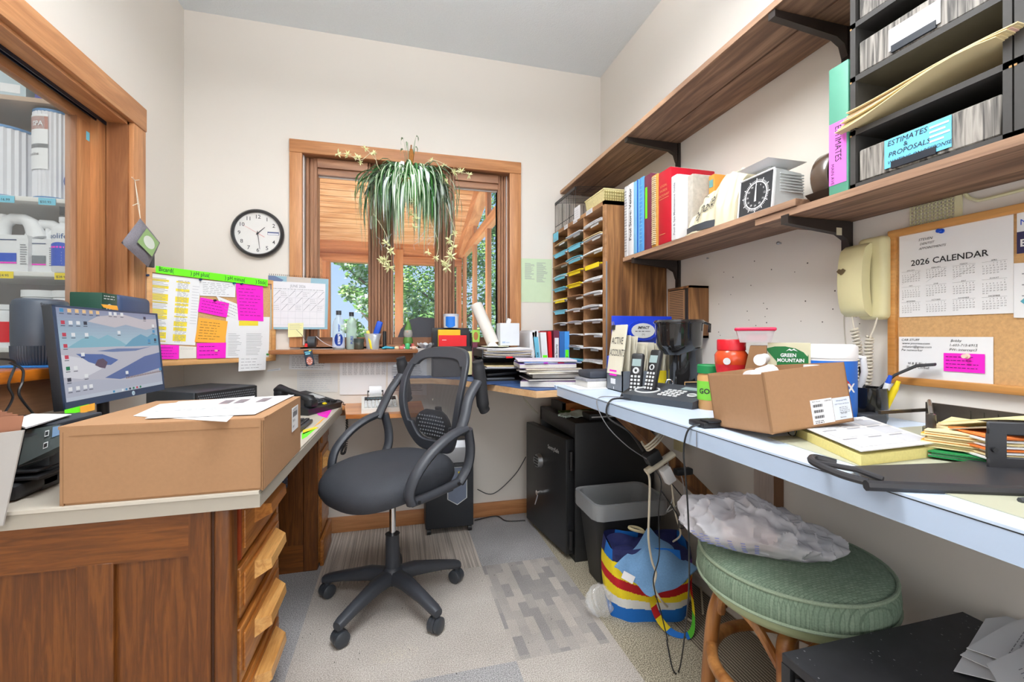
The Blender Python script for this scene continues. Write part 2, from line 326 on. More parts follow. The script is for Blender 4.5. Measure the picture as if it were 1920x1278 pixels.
# back window: casing, jamb, three sashes
m = nm(PINE)
zs = 1.075
m.box(-.588, -.522, YB - .022, YB, zs, 2.175, .003); m.box(.692, .767, YB - .022, YB, .95, 2.175, .003); 
m.mat(PINEX); m.box(-.588, .767, YB - .026, YB, 2.175, 2.248, .003)
m.mat(PINE)
m.box(bx0 - .004, bx0 + .012, YB - .01, YB + TH, bz0, bz1 - .01); m.box(bx1 - .012, bx1 + .004, YB - .01, YB + TH, bz0, bz1 - .01)
m.mat(DPINEX); m.box(bx0, bx1, YB - .01, YB + TH, bz1 - .012, bz1 + .004); m.box(bx0, bx1, YB, YB + TH, bz0 - .01, bz0 + .012)
m.mat(WSTR); m.box(bx0 + .012, bx0 + .018, YB + .01, YB + .05, bz0, bz1 - .015)
struct('trim_1', m)
pan = [(-.45, -.171), (-.026, .23), (.352, .63)]
for i, (a, b) in enumerate(pan):
    m = nm(DPINE); y0, y1 = YB + .035, YB + .115; z0, z1 = 1.13, 2.085
    le = {0: bx0 + .018, 1: -.098, 2: .291}[i]; re = {0: -.098, 1: .291, 2: bx1 - .012}[i]
    for (p, q) in ((le, a), (b, re)):
        m.box(p, q, y0 + .03, y1, bz0 + .01, bz1 - .012)
        n_ = max(2, int((q - p) / .018))
        for k in range(n_):                                   # stepped profile of the sash
            u0 = p + (q - p) * k / n_; d = .012 + .018 * abs((k + .5) / n_ - .5) * 2
            if (k + i) % 3 == 2: m.mat(WSTR if (k + i) % 2 else DPINE); m.box(u0, u0 + .004, y0 + .006, y1, bz0 + .012, bz1 - .014); m.mat(DPINE)
            m.box(u0 + .004, u0 + (q - p) / n_ - .002, y0 + .03 - d, y1 - .02, bz0 + .012, bz1 - .014, .002, 1)
    m.mat(DPINEX); m.box(a, b, y0 + .01, y1, z1, bz1 - .012); m.box(a, b, y0 - .005, y1, z1 + .035, bz1 - .02); m.box(a, b, y0 + .01, y1, bz0, z0)
    m.mat(WSTR); m.box(a, b, y0 + .04, y0 + .045, z1 - .008, z1)
    if i == 1: m.box(a - .004, a + .004, y0 + .04, y0 + .05, z0, z1)
    w_ = struct('window_%d' % (i + 1), m)
    g = nm(GLS); g.box(a - .003, b + .003, YB + .1, YB + .104, z0 - .003, z1 + .003); g.build('window_pane', w_)
    g = nm(WSTR); zz = 1.36; g.box(a - .03 if i else b + .012, a - .018 if i else b + .024, y0 - .004, y0 + .018, zz + .42, zz + .5, .003); g.build('window_latch', w_)
# left pass-through window
m = nm(PINE)
m.box(XL, XL + .022, 2.213, 2.305, .99, 2.047, .003)
m.mat(PINEY); m.box(XL, XL + .026, ly0 - .1, 2.305, 2.047, 2.148, .003)
m.mat(PINE); m.box(XL, XL + .022, ly0 - .1, ly0, .9, 2.047)
m.mat(wood('rough_pine', srgb(140, 88, 52), srgb(196, 134, 84), 'z', 4, .6)); m.box(XL - .07, XL + .004, ly1 - .014, ly1 + .002, lz0, lz1); m.box(XL - .13, XL - .075, ly1 - .05, ly1 + .002, lz0, lz1)
m.mat(PINEY); m.box(XL - .07, XL + .004, ly0, ly1, lz1 - .016, lz1 + .002); m.box(XL - .135, XL - .105, ly0, ly1 - .02, lz1 - .052, lz1)
struct('trim_2', m)
m = nm(mt('blue_black_track', srgb(42, 52, 72), .35, .6)); m.box(XL - .1, XL - .07, ly0, ly1 - .012, lz1 - .02, lz1 - .014); m.box(XL - .073, XL - .069, ly0, ly1 - .012, lz1 - .03, lz1 - .014); m.box(XL - .088, XL - .084, ly0, ly1 - .012, lz1 - .03, lz1 - .014)
w_ = struct('window_4', m)
g = nm(PINE); g.box(XL - .135, XL - .105, ly1 - .13, ly1 - .05, lz0, lz1 - .05); g.mat(DPINE); g.box(XL - .137, XL - .103, ly1 - .138, ly1 - .13, lz0, lz1 - .05); g.build('window_frame', w_)
g = nm(glassy('sliding_glass', (.95, .98, .985), .975)); g.box(XL - .122, XL - .117, ly0, ly1 - .13, lz0 + .01, lz1 - .05); g.build('window_pane', w_)
g = nm(glassy('sliding_glass_edge', (.94, .98, .985), .975)); g.box(XL - .083, XL - .078, ly0, 1.64, lz0 + .012, lz1 - .03); g.build('window_pane', w_)
g = nm(CYN); g.box(XL - .105, XL - .1045, ly1 - .075, ly1 - .055, 1.93, 1.965); g.build('blue_sticker', w_)
# orange sill counter of the left window
SILL = wood('varnished_orange_sill', srgb(172, 88, 18), srgb(226, 134, 40), 'y', 4, .3, coat=.4)
m = nm(SILL); m.box(XL - .13, XL + .06, ly0 - .1, 2.21, lz0 - .03, lz0 + .005, .006); m.mat(wood('sill_apron_pine', srgb(128, 86, 56), srgb(168, 120, 84), 'y', 3)); m.box(XL, XL + .02, ly0 - .1, 2.20, lz0 - .14, lz0 - .032, .003)
struct('trim_3', m)
# back window stool (sill ledge)
m = nm(wood('sill_ledge_pine', srgb(140, 88, 50), srgb(186, 124, 78), 'x', 4, .4)); m.box(-.66, .115, 2.56, YB + .03, 1.04, 1.062, .004); m.box(-.43, .09, 2.66, YB, .985, 1.04, .002)
struct('trim_4', m)
# ---------------------------------------------------------------- lamps and an added fill window (behind and above the view)
def lamp_fixture(x, y, sx, sy, lab):
    t = thing('ceiling_light', lab, 'light', (x, y, 2.61))
    m = nm(LGP); m.cyl((-sx * .4, 0, 0), (-sx * .4, 0, ZC - 2.61), .006, n=8); m.cyl((sx * .4, 0, 0), (sx * .4, 0, ZC - 2.61), .006, n=8); m.build('hanger', t)
    m = nm(LGP); m.box(-sx / 2 - .03, sx / 2 + .03, -sy / 2 - .03, sy / 2 + .03, -.05, -.015, .006); m.build('housing', t)
    m = nm(mt('lamp_diffuser', (1, 1, 1), .5, emit=3)); m.box(-sx / 2, sx / 2, -sy / 2, sy / 2, -.055, -.05); m.build('diffuser', t)
lamp_fixture(.1, .95, 1.1, .45, 'white fluorescent ceiling light over the middle of the room')
lamp_fixture(.1, -.75, 1.2, .6, 'white fluorescent ceiling light behind the camera')
m = nm(PINEX); m.box(-.95, 1.15, YF, YF + .03, .34, .40); m.box(-.95, 1.15, YF, YF + .03, 2.10, 2.18); m.mat(PINE); m.box(-.97, -.90, YF, YF + .03, .34, 2.18); m.box(1.10, 1.17, YF, YF + .03, .34, 2.18)  # unseen window, added behind the camera to go with the front fill
m.mat(mt('fill_glow_pane', (.9, .95, 1), .3, emit=1.0)); m.box(-.9, 1.1, YF, YF + .012, .40, 2.10); struct('window_5', m)  # pane glows as part of the added fill
# ---------------------------------------------------------------- timber porch beyond the back window
PLK = wood('knotty_plank', srgb(206, 150, 96), srgb(238, 196, 146), 'x', 9, .5, c3=srgb(224, 174, 120)); GAP = mt('plank_gap', srgb(96, 56, 28), .9)
PST = wood('porch_post_wood', srgb(186, 122, 72), srgb(226, 164, 108), 'z', 5, .5); PBY = wood('porch_beam_wood', srgb(196, 132, 80), srgb(236, 176, 120), 'y', 5, .5)
yp0, yp1, xp0, xp1 = YB + TH, 5.60, -.98, .80
m = nm(mt('porch_floor_paint', srgb(150, 140, 128), .7)); m.box(xp0 - .1, xp1 + .1, yp0, yp1 + .1, -.1, -.005); struct('floor_porch', m)
m = nm(PLK); zc0, zc1 = 3.0, 2.28; L = 26
for k in range(L):
    t0, t1 = k / L, (k + 1) / L; ya, yb = yp0 + (yp1 - yp0) * t0, yp0 + (yp1 - yp0) * t1; za, zb = zc0 + (zc1 - zc0) * t0, zc0 + (zc1 - zc0) * t1
    g_ = .018
    m.hexa([(xp0, ya + g_, za), (xp1 + .1, ya + g_, za), (xp1 + .1, yb, zb), (xp0, yb, zb)], [(xp0, ya + g_, za + .02), (xp1 + .1, ya + g_, za + .02), (xp1 + .1, yb, zb + .02), (xp0, yb, zb + .02)])
m.mat(GAP); m.hexa([(xp0, yp0, zc0 + .01), (xp1 + .1, yp0, zc0 + .01), (xp1 + .1, yp1 + .1, zc1 + .01), (xp0, yp1 + .1, zc1 + .01)], [(xp0, yp0, zc0 + .05), (xp1 + .1, yp0, zc0 + .05), (xp1 + .1, yp1 + .1, zc1 + .05), (xp0, yp1 + .1, zc1 + .05)])
struct('ceiling_porch', m)
PSX = wood('porch_header_wood', srgb(180, 114, 66), srgb(218, 152, 98), 'x', 5, .5)
m = nm(PSX); m.box(xp0, xp1, yp1, yp1 + .1, 2.03, 2.32); m.box(xp0, xp1, yp1 - .03, yp1, 2.03, 2.12, .003); m.box(xp0, xp1, yp1, yp1 + .1, 0, .75); m.mat(PST)
for a, b in ((xp0, -.78), (.465, .56), (.74, xp1)): m.box(a, b, yp1, yp1 + .1, .75, 2.03)
m.box(-.03, .07, yp1 - .036, yp1 + .1, .75, 2.2)
struct('wall_porch_end', m)
m = nm(PST)
for y in (3.25, 4.0, 4.75, 5.5): m.box(xp1 + .01, xp1 + .05, y, y + .09, .0, 2.55 if y < 5 else 2.3)
m.mat(PBY); m.box(xp1 - .0, xp1 + .06, yp0, yp1, 2.14, 2.24, .004); m.box(xp1 - .02, xp1 + .08, yp0, yp1, 0, .62); m.box(xp1 - .04, xp1 + .09, yp0, yp1, .62, .66, .004)
m.hexa([(xp1 - .05, yp0, zc0 - .17), (xp1 + .06, yp0, zc0 - .17), (xp1 + .06, yp1, zc1 - .15), (xp1 - .05, yp1, zc1 - .15)], [(xp1 - .05, yp0, zc0 + .01), (xp1 + .06, yp0, zc0 + .01), (xp1 + .06, yp1, zc1 + .01), (xp1 - .05, yp1, zc1 + .01)])
struct('wall_porch_right', m)
m = nm(PST); m.box(xp0 - .1, xp0, yp0, 4.9, 0, 3.0); m.box(xp0 - .1, xp0, 4.9, yp1 + .1, 0, 1.2); m.box(xp0 - .1, xp0, 4.9, yp1 + .1, 1.95, 2.6)
m.mat(PBY); m.hexa([(xp0, yp0, zc0 - .2), (xp0 + .09, yp0, zc0 - .2), (xp0 + .09, yp1, zc1 - .18), (xp0, yp1, zc1 - .18)], [(xp0, yp0, zc0), (xp0 + .09, yp0, zc0), (xp0 + .09, yp1, zc1), (xp0, yp1, zc1)])
m.box(xp0, xp0 + .12, yp1 - .14, yp1, .7, 2.05)
struct('wall_porch_left', m)
# outside: lawn and trees
m = nm(mt('lawn', srgb(96, 128, 66), .95, var=.2, scale=6)); m.box(-14, 16, 5.9, 34, -.3, -.12); struct('ground', m)
LEAF = [mt('leaf_light', srgb(176, 208, 120), .6, var=.2, scale=3), mt('leaf_mid', srgb(120, 172, 84), .6, var=.2, scale=3), mt('leaf_pale', srgb(212, 226, 196), .6, var=.1, scale=3), mt('leaf_dark', srgb(76, 122, 60), .7, var=.2, scale=3)]
BARK = mt('bark', srgb(110, 96, 82), .9, var=.2, scale=20)
def tree(x, y, h, r, base, n, seed, lab, pal):
    rnd = random.Random(seed); t = thing('tree', lab, 'tree', (x, y, -.12), group='trees beyond the porch')
    m = nm(BARK); m.tube([(0, 0, 0), (.1, 0, h * .4), (-.05, .1, h * .8)], [.13, .1, .04], 8)
    for k in range(7):
        a = k * 2.4; m.tube([(0, 0, h * (.3 + .07 * k)), (math.cos(a) * r * .7, math.sin(a) * r * .7, h * (.45 + .07 * k))], [.04, .012], 6)
    m.build('trunk', t)
    m = M(); cl = [(rnd.uniform(-1, 1) * r * .75, rnd.uniform(-1, 1) * r * .75, rnd.uniform(base, h), rnd.uniform(.35, .7) * r * .55) for _ in range(34)]
    for i in range(n):
        cx, cy, cz, cr = rnd.choice(cl); d = Vector((rnd.gauss(0, 1), rnd.gauss(0, 1), rnd.gauss(0, .8))).normalized() * cr * rnd.random() ** .35
        p = Vector((cx, cy, cz)) + d; s_ = rnd.uniform(.035, .075); a = Vector((rnd.gauss(0, 1), rnd.gauss(0, 1), rnd.gauss(0, .6))).normalized(); b = a.orthogonal().normalized()
        m.mat(LEAF[rnd.choice(pal)]); m.add([p - a * s_, p + b * s_ * .5, p + a * s_, p - b * s_ * .5], [(0, 1, 2, 3)])
    m.build('foliage', t)
tree(-.35, 9.4, 3.6, .95, .3, 8000, 1, 'leafy pale green tree outside, left of the porch window post', [0, 1, 2, 2, 1])
tree(1.15, 10.0, 4.8, 1.6, -.1, 11000, 2, 'bright green bushy tree outside, behind the gnome figurine', [0, 0, 1, 1, 3])
tree(3.4, 8.0, 5.0, 1.5, 0, 7000, 3, 'dark leafy tree outside, beyond the right hand porch posts', [1, 3, 3, 0])
tree(-4.6, 16, 2.6, 1.6, .1, 6000, 4, 'low rounded tree outside, far off at the left', [1, 3, 1, 0])
tree(2.2, 17, 4.0, 2.6, 0, 9000, 5, 'broad green tree outside, furthest of them, in the gap between nearer crowns', [1, 0, 3])
# ---------------------------------------------------------------- shop room seen through the left window
m = nm(mt('shop_back_wall', srgb(196, 192, 190), .8)); m.box(-2.62, -2.55, .1, 3.4, 0, 2.9); m.mat(mt('shop_side_wall', srgb(190, 184, 176), .8)); m.box(-2.6, XL - TH, 3.3, 3.38, 0, 2.9); m.box(-2.6, XL - TH, .02, .1, 0, 2.9); m.box(-2.62, XL - TH, .02, 3.38, 2.84, 2.9); m.box(-2.62, XL - TH, .02, 3.38, -.05, 0)
struct('wall_shop', m)
# ================================================================ LEFT DESK AND WHAT STANDS ON IT
OAKX = wood('amber_oak_level', srgb(106, 58, 14), srgb(136, 78, 24), 'x', 34, .42, coat=.1, c3=srgb(122, 68, 18), fine=200)
OAKZ = wood('amber_oak_upright', srgb(98, 53, 14), srgb(128, 74, 24), 'z', 34, .42, coat=.1, c3=srgb(112, 62, 18), fine=200)
OAKY = wood('amber_oak_deep', srgb(156, 92, 36), srgb(192, 124, 56), 'y', 26, .36, coat=.2, c3=srgb(174, 108, 46), fine=180)
OAKH = wood('honey_oak_pull', srgb(204, 144, 76), srgb(228, 174, 104), 'y', 26, .36, coat=.2, fine=180)
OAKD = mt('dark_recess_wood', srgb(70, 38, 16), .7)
LAM = mt('greige_laminate', srgb(204, 196, 182), .42, var=.02); LAME = mt('greige_laminate_edge', srgb(178, 170, 156), .4, var=.02)
DZ = .75
t = thing('desk', 'amber oak desk with greige laminate top and four wooden drawer pulls', 'desk', (0, 0, 0))
m = nm(LAM); m.prism([(-.337, 1.224), (-.300, 2.62), (XL + .002, 2.62), (XL + .002, 1.215)], DZ - .008, DZ)
m.mat(LAME); m.prism([(-.335, 1.227), (-.299, 2.618), (XL + .002, 2.618), (XL + .002, 1.218)], DZ - .042, DZ - .008); m.build('desktop', t)
# end panel towards the camera
yE = 1.25
m = nm(OAKX); m.box(XL + .01, -.50, yE, yE + .03, .595, DZ - .042)
m.mat(OAKZ); m.box(XL + .01, -.50, yE + .012, yE + .03, .05, .6)
m.box(-.73, -.655, yE - .001, yE + .012, .05, .6, .002, 1); m.box(-.50, -.452, yE, yE + .03, .05, DZ - .042); m.box(XL + .01, XL + .08, yE, yE + .012, .05, .6)
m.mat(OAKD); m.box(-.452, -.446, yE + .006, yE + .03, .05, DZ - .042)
m.mat(OAKX); m.box(XL + .01, -.5, yE, yE + .012, .05, .13); m.build('end_panel', t)
m = nm(OAKZ); m.box(-.446, -.405, yE - .004, yE + .05, 0.02, DZ - .042, .012, 3); m.build('corner_post', t)
m = nm(OAKY); m.box(XL + .02, -.418, yE + .03, 1.70, .03, DZ - .045); m.box(XL + .02, -.43, 1.70, 1.72, .03, DZ - .042); m.box(-.436, -.412, 1.70, 1.725, .02, DZ - .042); m.build('near_pedestal', t)
zd = [(.545, .69), (.39, .522), (.215, .36), (.06, .19)]
for k, (za, zb) in enumerate(zd):
    m = nm(OAKY); m.box(-.418, -.402, yE + .055, 1.69, za, zb, .003, 1); m.box(-.403, -.396, yE + .075, 1.67, za + .02, zb - .02, .006, 2)
    if k == 0: m.mat(mt('reddish_veneer', srgb(150, 60, 24), .4)); m.box(-.4165, -.4015, yE + .054, yE + .064, za, zb)
    d = m.build('drawer', t)
    zc = (za + zb) / 2 + .012; h = nm(OAKH if k else OAKY)
    h.hexa([(-.397, 1.40, zc - .026), (-.357, 1.43, zc - .012), (-.357, 1.60, zc - .012), (-.397, 1.63, zc - .026)], [(-.397, 1.40, zc + .026), (-.36, 1.43, zc + .016), (-.36, 1.60, zc + .016), (-.397, 1.63, zc + .026)])
    h.build('drawer_pull', d)
# far pedestal and kneehole
y1, y2 = 2.30, 2.60
m = nm(OAKZ); m.box(-1.05, -.43, y1 + .004, y1 + .02, .12, DZ - .042); m.mat(OAKX); m.box(-1.05, -.43, y1, y1 + .02, 0, .13); m.mat(OAKZ); m.box(-.44, -.375, y1 - .004, y1 + .03, 0, DZ - .042, .004, 1)
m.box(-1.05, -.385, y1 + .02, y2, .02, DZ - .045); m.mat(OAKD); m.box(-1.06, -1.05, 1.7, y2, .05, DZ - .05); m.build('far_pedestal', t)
m = nm(OAKY); m.box(-.385, -.372, y1 + .03, y2, 0.02, DZ - .042); m.box(-.372, -.352, y1 + .03, y2, 0, .13, .006, 2); m.box(-.372, -.362, y1 + .06, y2 - .03, .60, .68, .003, 1); m.build('pedestal_front', t)
for z0_, z1_ in ((.42, .56), (.16, .40)):
    m = nm(OAKY); m.box(-.374, -.364, y1 + .05, y2 - .02, z0_, z1_, .003, 1); d = m.build('drawer', t)
    h = nm(OAKH); zc = z1_ - .06; h.hexa([(-.364, y1 + .08, zc - .03), (-.33, y1 + .1, zc - .012), (-.33, y1 + .2, zc - .012), (-.364, y1 + .22, zc - .03)], [(-.364, y1 + .08, zc + .03), (-.335, y1 + .1, zc + .016), (-.335, y1 + .2, zc + .016), (-.364, y1 + .22, zc + .03)]); h.build('drawer_pull', d)
# patterned pouch hanging in the kneehole
m = nm(mt('navy_patterned_cloth', srgb(34, 42, 66), .8, var=.5, scale=70)); a = pX(524, 900, -.42); 
m.T = frame(pX(524, 930, -.415), (0, 1, 0), (0, 0, 1)); m.box(0, .10, 0, .072, -.006, .006, .004)
m.mat(mt('pale_dots', srgb(150, 170, 200), .8))
for i in range(24): x, y = .006 + random.random() * .085, .005 + random.random() * .06; m.rect(x, y, x + .005, y + .003, .0065); 
o = one(m, 'patterned_pouch', 'small navy speckled pouch stuck to the drawer pedestal beside the kneehole', 'pouch')
# ---- big cardboard box
def carton(name, lab, A, B, Cc, z0, z1, flaps=True):
    A, B, Cc = Vector(A).to_2d(), Vector(B).to_2d(), Vector(Cc).to_2d(); Dd = A + (Cc - B)
    t = thing(name, lab, 'box', (A.x, A.y, z0)); m = nm(CARD); r = lambda p: (p.x - A.x, p.y - A.y)
    m.prism([r(A), r(B), r(Cc), r(Dd)], 0, z1 - z0 - .004); m.build('body', t)
    return t, r, Dd
A_, B_, C_ = (-.748, 1.231), (-.327, 1.234), (-.322, 1.638)
t, r, D_ = carton('shipping_box', 'large closed brown cardboard box on the front corner of the desk', A_, B_, C_, DZ, .931)
m = nm(CARD); A2 = Vector(A_); hh = .181
pp = [r(Vector(p)) for p in (A_, B_, C_)] + [r(D_)]
m.prism([(pp[0][0] - .001, pp[0][1] - .003), (pp[1][0] + .001, pp[1][1] - .003), pp[2], pp[3]], hh - .006, hh + .001)
m.prism([(pp[0][0] + .004, -.0045), (pp[1][0] - .006, -.0015), (pp[1][0] - .006, 0), (pp[0][0] + .004, 0)], .006, hh - .001)
m.build('lid', t)
m = nm(CARDE); m.box(pp[1][0] - .004, pp[1][0] - .001, -.0048, .002, 0, hh - .004); m.box(pp[0][0] + .008, pp[0][0] + .010, -.0048, .001, 0, hh - .012); m.box(.02, pp[1][0] - .01, -.005, -.004, hh - .022, hh - .0205)
m.box(pp[1][0] - .002, pp[1][0] + .0016, .0, .03, hh - .002, hh + .0022); m.build('seam', t)
m = nm(WHT); x0 = pp[1][0] + .006; m.T = frame((x0, .28, .085), (0, 1, 0), (0, 0, 1)); m.box(0, .085, 0, .075, -.001, .0); m.mat(INK)
for i in range(16): m.rect(.008 + i * .004, .045, .008 + i * .004 + (.0022 if i % 3 else .001), .062, .0004)
m.text('PA 06', .008, .03, .012); m.text('8047', .008, .012, .010); m.lines(.01, .07, .064, .072, 2, dash=.01); m.build('shipping_label', t)
# papers on the box
for k, (pts, lab) in enumerate([([(250, 779), (425, 790), (478, 742), (300, 757)], 'white printed sheet lying under another on the big cardboard box'),
                                ([(272, 784), (478, 776), (552, 740), (335, 752)], 'upper white printed sheet with faded pictures on the big cardboard box')]):
    z = .9335 + k * .0022; P = [pZ(x, y, z) for x, y in pts]
    m = sheetm(P[0], P[1], P[3], P[2], WHT, .0008)
    m.mat(GRI); m.lines(.12, .8, .3, .42, 2, seed=k, dash=.06); m.mat(LGR); m.lines(.1, .9, .08, .28, 3, seed=k + 4, dash=.1)
    if k:
        m.mat(mt('faded_pink_print', srgb(240, 205, 205), .8)); m.rect(.3, .5, .5, .85); m.mat(mt('photo_print_grey', srgb(130, 120, 125), .8))
        for u in (.42, .55, .75): m.rect(u, .62, u + .09, .86, .001)
    one(m, 'printed_sheet', lab, 'paper')
# ---- monitor
t = thing('monitor', 'black computer monitor showing a desert dune wallpaper', 'monitor', (0, 0, 0))
mo = t
TL, BL, TR, BR = Vector((-1.003, 1.62, 1.233)), Vector((-.973, 1.62, .913)), Vector((-.972, 2.14, 1.2315)), Vector((-.945, 2.14, .915))
nn = (TR - TL).cross(BL - TL).normalized(); nn = nn if nn.x > 0 else -nn
m = nm(BLK2); m.fn = quadfn(BL, BR, TL, TR, nn); m.box(0, 1, 0, 1, -.028, -.0005, .003); m.box(.25, .75, .1, .8, -.06, -.028, .01); m.build('housing', t)
m = nm(mt('navy_bezel', srgb(52, 66, 92), .4)); m.fn = quadfn(BL, BR, TL, TR, nn)
m.box(0, 1, 0, .072, -.001, .004); m.box(0, .012, 0, 1, -.001, .004); m.box(.988, 1, 0, 1, -.001, .004); m.box(0, 1, .985, 1, -.001, .004)
m.mat(mt('round_logo_badge', srgb(190, 215, 230), .4)); m.fn = None; m.T = frame(quadfn(BL, BR, TL, TR, nn)(Vector((.61, .036, .0045))), BR - BL, TL - BL)
m.prism([(.008 * math.cos(a * .4), .008 * math.sin(a * .4)) for a in range(16)], -.0005, .0006); m.mat(mt('logo_ink', srgb(50, 66, 92), .4)); m.text('hp', -.0045, -.002, .008, z=.0009, shear=.4); m.build('bezel', t)
def em(name, c, e=.75): return mt(name, c, .4, emit=e, var=0)
s = M(); s.fn = quadfn(BL, BR, TL, TR, nn)
def sc(u0, u1, v0, v1): return u0, u1, v0, v1
SX = lambda u: .014 + u * .972
SY = lambda v: .075 + v * .908
def spoly(mat, pts, z): s.mat(mat); s.add([(SX(x), SY(y), z) for x, y in pts], [tuple(range(len(pts)))])
def sband(mat, y0, y1, z, x0=0, x1=1): spoly(mat, [(x0, y0), (x1, y0), (x1, y1), (x0, y1)], z)
for k in range(12):                                       # wallpaper picture, sky from teal horizon to grey top
    f = k / 11; c = [a * (1 - f) + b * f for a, b in zip(srgb(176, 208, 222), srgb(150, 156, 184))]
    sband(em('screen_sky_%d' % k, c), .56 + .44 * k / 12, .56 + .44 * (k + 1) / 12, .0005)
spoly(em('screen_mountain_far', srgb(140, 190, 208)), [(.05, .56), (.18, .66), (.27, .70), (.33, .66), (.42, .71), (.55, .63), (.63, .56)], .0008)
spoly(em('screen_mountain', srgb(112, 168, 198)), [(.58, .56), (.68, .66), (.78, .72), (.86, .68), (.93, .73), (1, .70), (1, .56)], .001)
spoly(em('screen_cloud', srgb(206, 200, 206)), [(.25, .86), (.5, .80), (.62, .84), (.85, .78), (1, .82), (1, .94), (.8, .92), (.6, .97), (.35, .93)], .0007)
sband(em('screen_sand', srgb(196, 196, 208)), 0, .565, .0009)
spoly(em('screen_ridge_shade', srgb(112, 132, 178)), [(.3, .52), (.5, .54), (.75, .53), (.9, .55), (.7, .50), (.45, .50)], .0012)
spoly(em('screen_dune_shadow', srgb(92, 116, 176)), [(.12, .50), (.35, .48), (.5, .40), (.42, .345), (.3, .36), (.22, .40)], .0013)
spoly(em('screen_dune_blue', srgb(98, 118, 170)), [(.35, .20), (.6, .32), (.8, .42), (1, .46), (1, .24), (.75, .19), (.5, .16)], .0013)
spoly(em('screen_dune_light', srgb(222, 222, 230)), [(0, .50), (.2, .44), (.33, .31), (.15, .22), (0, .26)], .0012)
spoly(em('screen_dune_front', srgb(186, 190, 206)), [(0, .2), (.25, .2), (.6, .13), (1, .16), (1, 0), (0, 0)], .0014)
spoly(em('screen_bush', srgb(104, 88, 106)), [(.27, .36), (.30, .42), (.35, .43), (.39, .38), (.36, .31), (.31, .33)], .0016)
for k in range(26): x = .56 + k * .017; spoly(em('screen_shrub', srgb(128, 98, 90)), [(x, .155 + .001 * k), (x + .008, .185 + .0012 * k), (x + .014, .155 + .001 * k)], .0016)
sband(em('screen_taskbar', srgb(196, 204, 218)), 0, .042, .0017)
ic = [em('icon_white', srgb(240, 242, 245)), em('icon_amber', srgb(246, 206, 150)), em('icon_red', srgb(206, 70, 90)), em('icon_green', srgb(40, 130, 90)), em('icon_blue', srgb(70, 150, 200)), em('icon_dark', srgb(60, 64, 80))]
for x, y, c in [(.03, .95, 4), (.09, .95, 1), (.15, .95, 1), (.21, .95, 1), (.27, .95, 1), (.33, .95, 1), (.45, .95, 0), (.5, .95, 0), (.57, .95, 0), (.03, .82, 2), (.09, .82, 0), (.15, .82, 0), (.21, .82, 5), (.03, .69, 2), (.1, .69, 0), (.21, .69, 0), (.03, .57, 2), (.03, .45, 2), (.16, .47, 0), (.03, .33, 3), (.09, .33, 0), (.03, .21, 5), (.17, .23, 0), (.03, .11, 0), (.09, .11, 0), (.15, .11, 0), (.2, .11, 0), (.56, .21, 0), (.52, .72, 0), (.83, .92, 5), (.93, .82, 0), (.93, .74, 4), (.94, .62, 5), (.86, .61, 4), (.97, .2, 4), (.41, .008, 4), (.5, .008, 0), (.54, .008, 4), (.58, .008, 5), (.62, .008, 3), (.66, .008, 2), (.7, .008, 3)]:
    z_ = .03 if y > .05 else .02; sband(ic[c], y, y + z_ * 1.3, .002, x, x + z_); 
    if y > .05: sband(ic[5], y - .02, y - .013, .002, x - .004, x + .03)
s.build('screen', t)
m = nm(BLK); c_ = (BL + BR) / 2; m.tube([(c_.x - .06, c_.y, c_.z + .1), (c_.x - .055, c_.y, .80), (c_.x - .03, c_.y, DZ + .012)], .017, 10); m.box(c_.x - .13, c_.x + .06, c_.y - .12, c_.y + .12, DZ + .001, DZ + .012, .006); m.build('stand', t)
for (pa, mat_, lab) in [([(121, 768), (167, 757), (166, 768), (122, 779)], LIME, 'green sticky note on the lower left edge of the monitor'), ([(150, 762), (178, 755), (178, 768), (151, 775)], ORG, 'orange sticky note on the lower edge of the monitor')]:
    P = [pP(x, y, BL + nn * (.006 if mat_ is LIME else .0075), nn) for x, y in pa]; m = sheetm(P[3], P[2], P[0], P[1], mat_, .0005, nn); one(m, 'sticky_note', lab, 'sticky note')
m = nm(ORG); P = [pX(x, y, -.985) for x, y in [(194, 576), (222, 583), (219, 573), (190, 570)]]; m.fn = quadfn(*[P[i] for i in (0, 1, 3, 2)]); m.box(0, 1, 0, 1, -.001, .001); one(m, 'sticky_note', 'orange sticky flag standing on the top edge of the monitor', 'sticky note')
# ---- desktop computer
a, b, c_ = pZ(363, 736, .89), pZ(480, 721, .89), pZ(300, 727, .89); u = (b - a).to_2d().normalized()
t = thing('desktop_computer', 'black desktop computer lying flat behind the cardboard box', 'computer', (a.x, a.y, DZ), math.atan2(u.y, u.x)); L_ = (b - a).length
m = nm(DGR); m.box(0, L_, 0, .30, .012, .14, .004); m.build('case', t)
m = nm(BLK); m.box(.004, L_ - .004, -.012, 0, .014, .138, .003)
m.mat(GRY)
for i in range(30):
    for j in range(7): x, z = .012 + (L_ - .03) * (i + .5 * (j % 2)) / 30, .05 + j * .0115; m.box(x, x + .0045, -.0128, -.011, z, z + .006)
m.mat(BLK2); m.box(L_ * .5, L_ - .01, -.0135, -.011, .02, .05); m.build('front_grille', t)
m = nm(mt('sticker_silver', srgb(190, 192, 196), .6, var=.4, scale=300)); m.box(-.0006, 0, .05, .13, .05, .1); m.build('sticker', t)
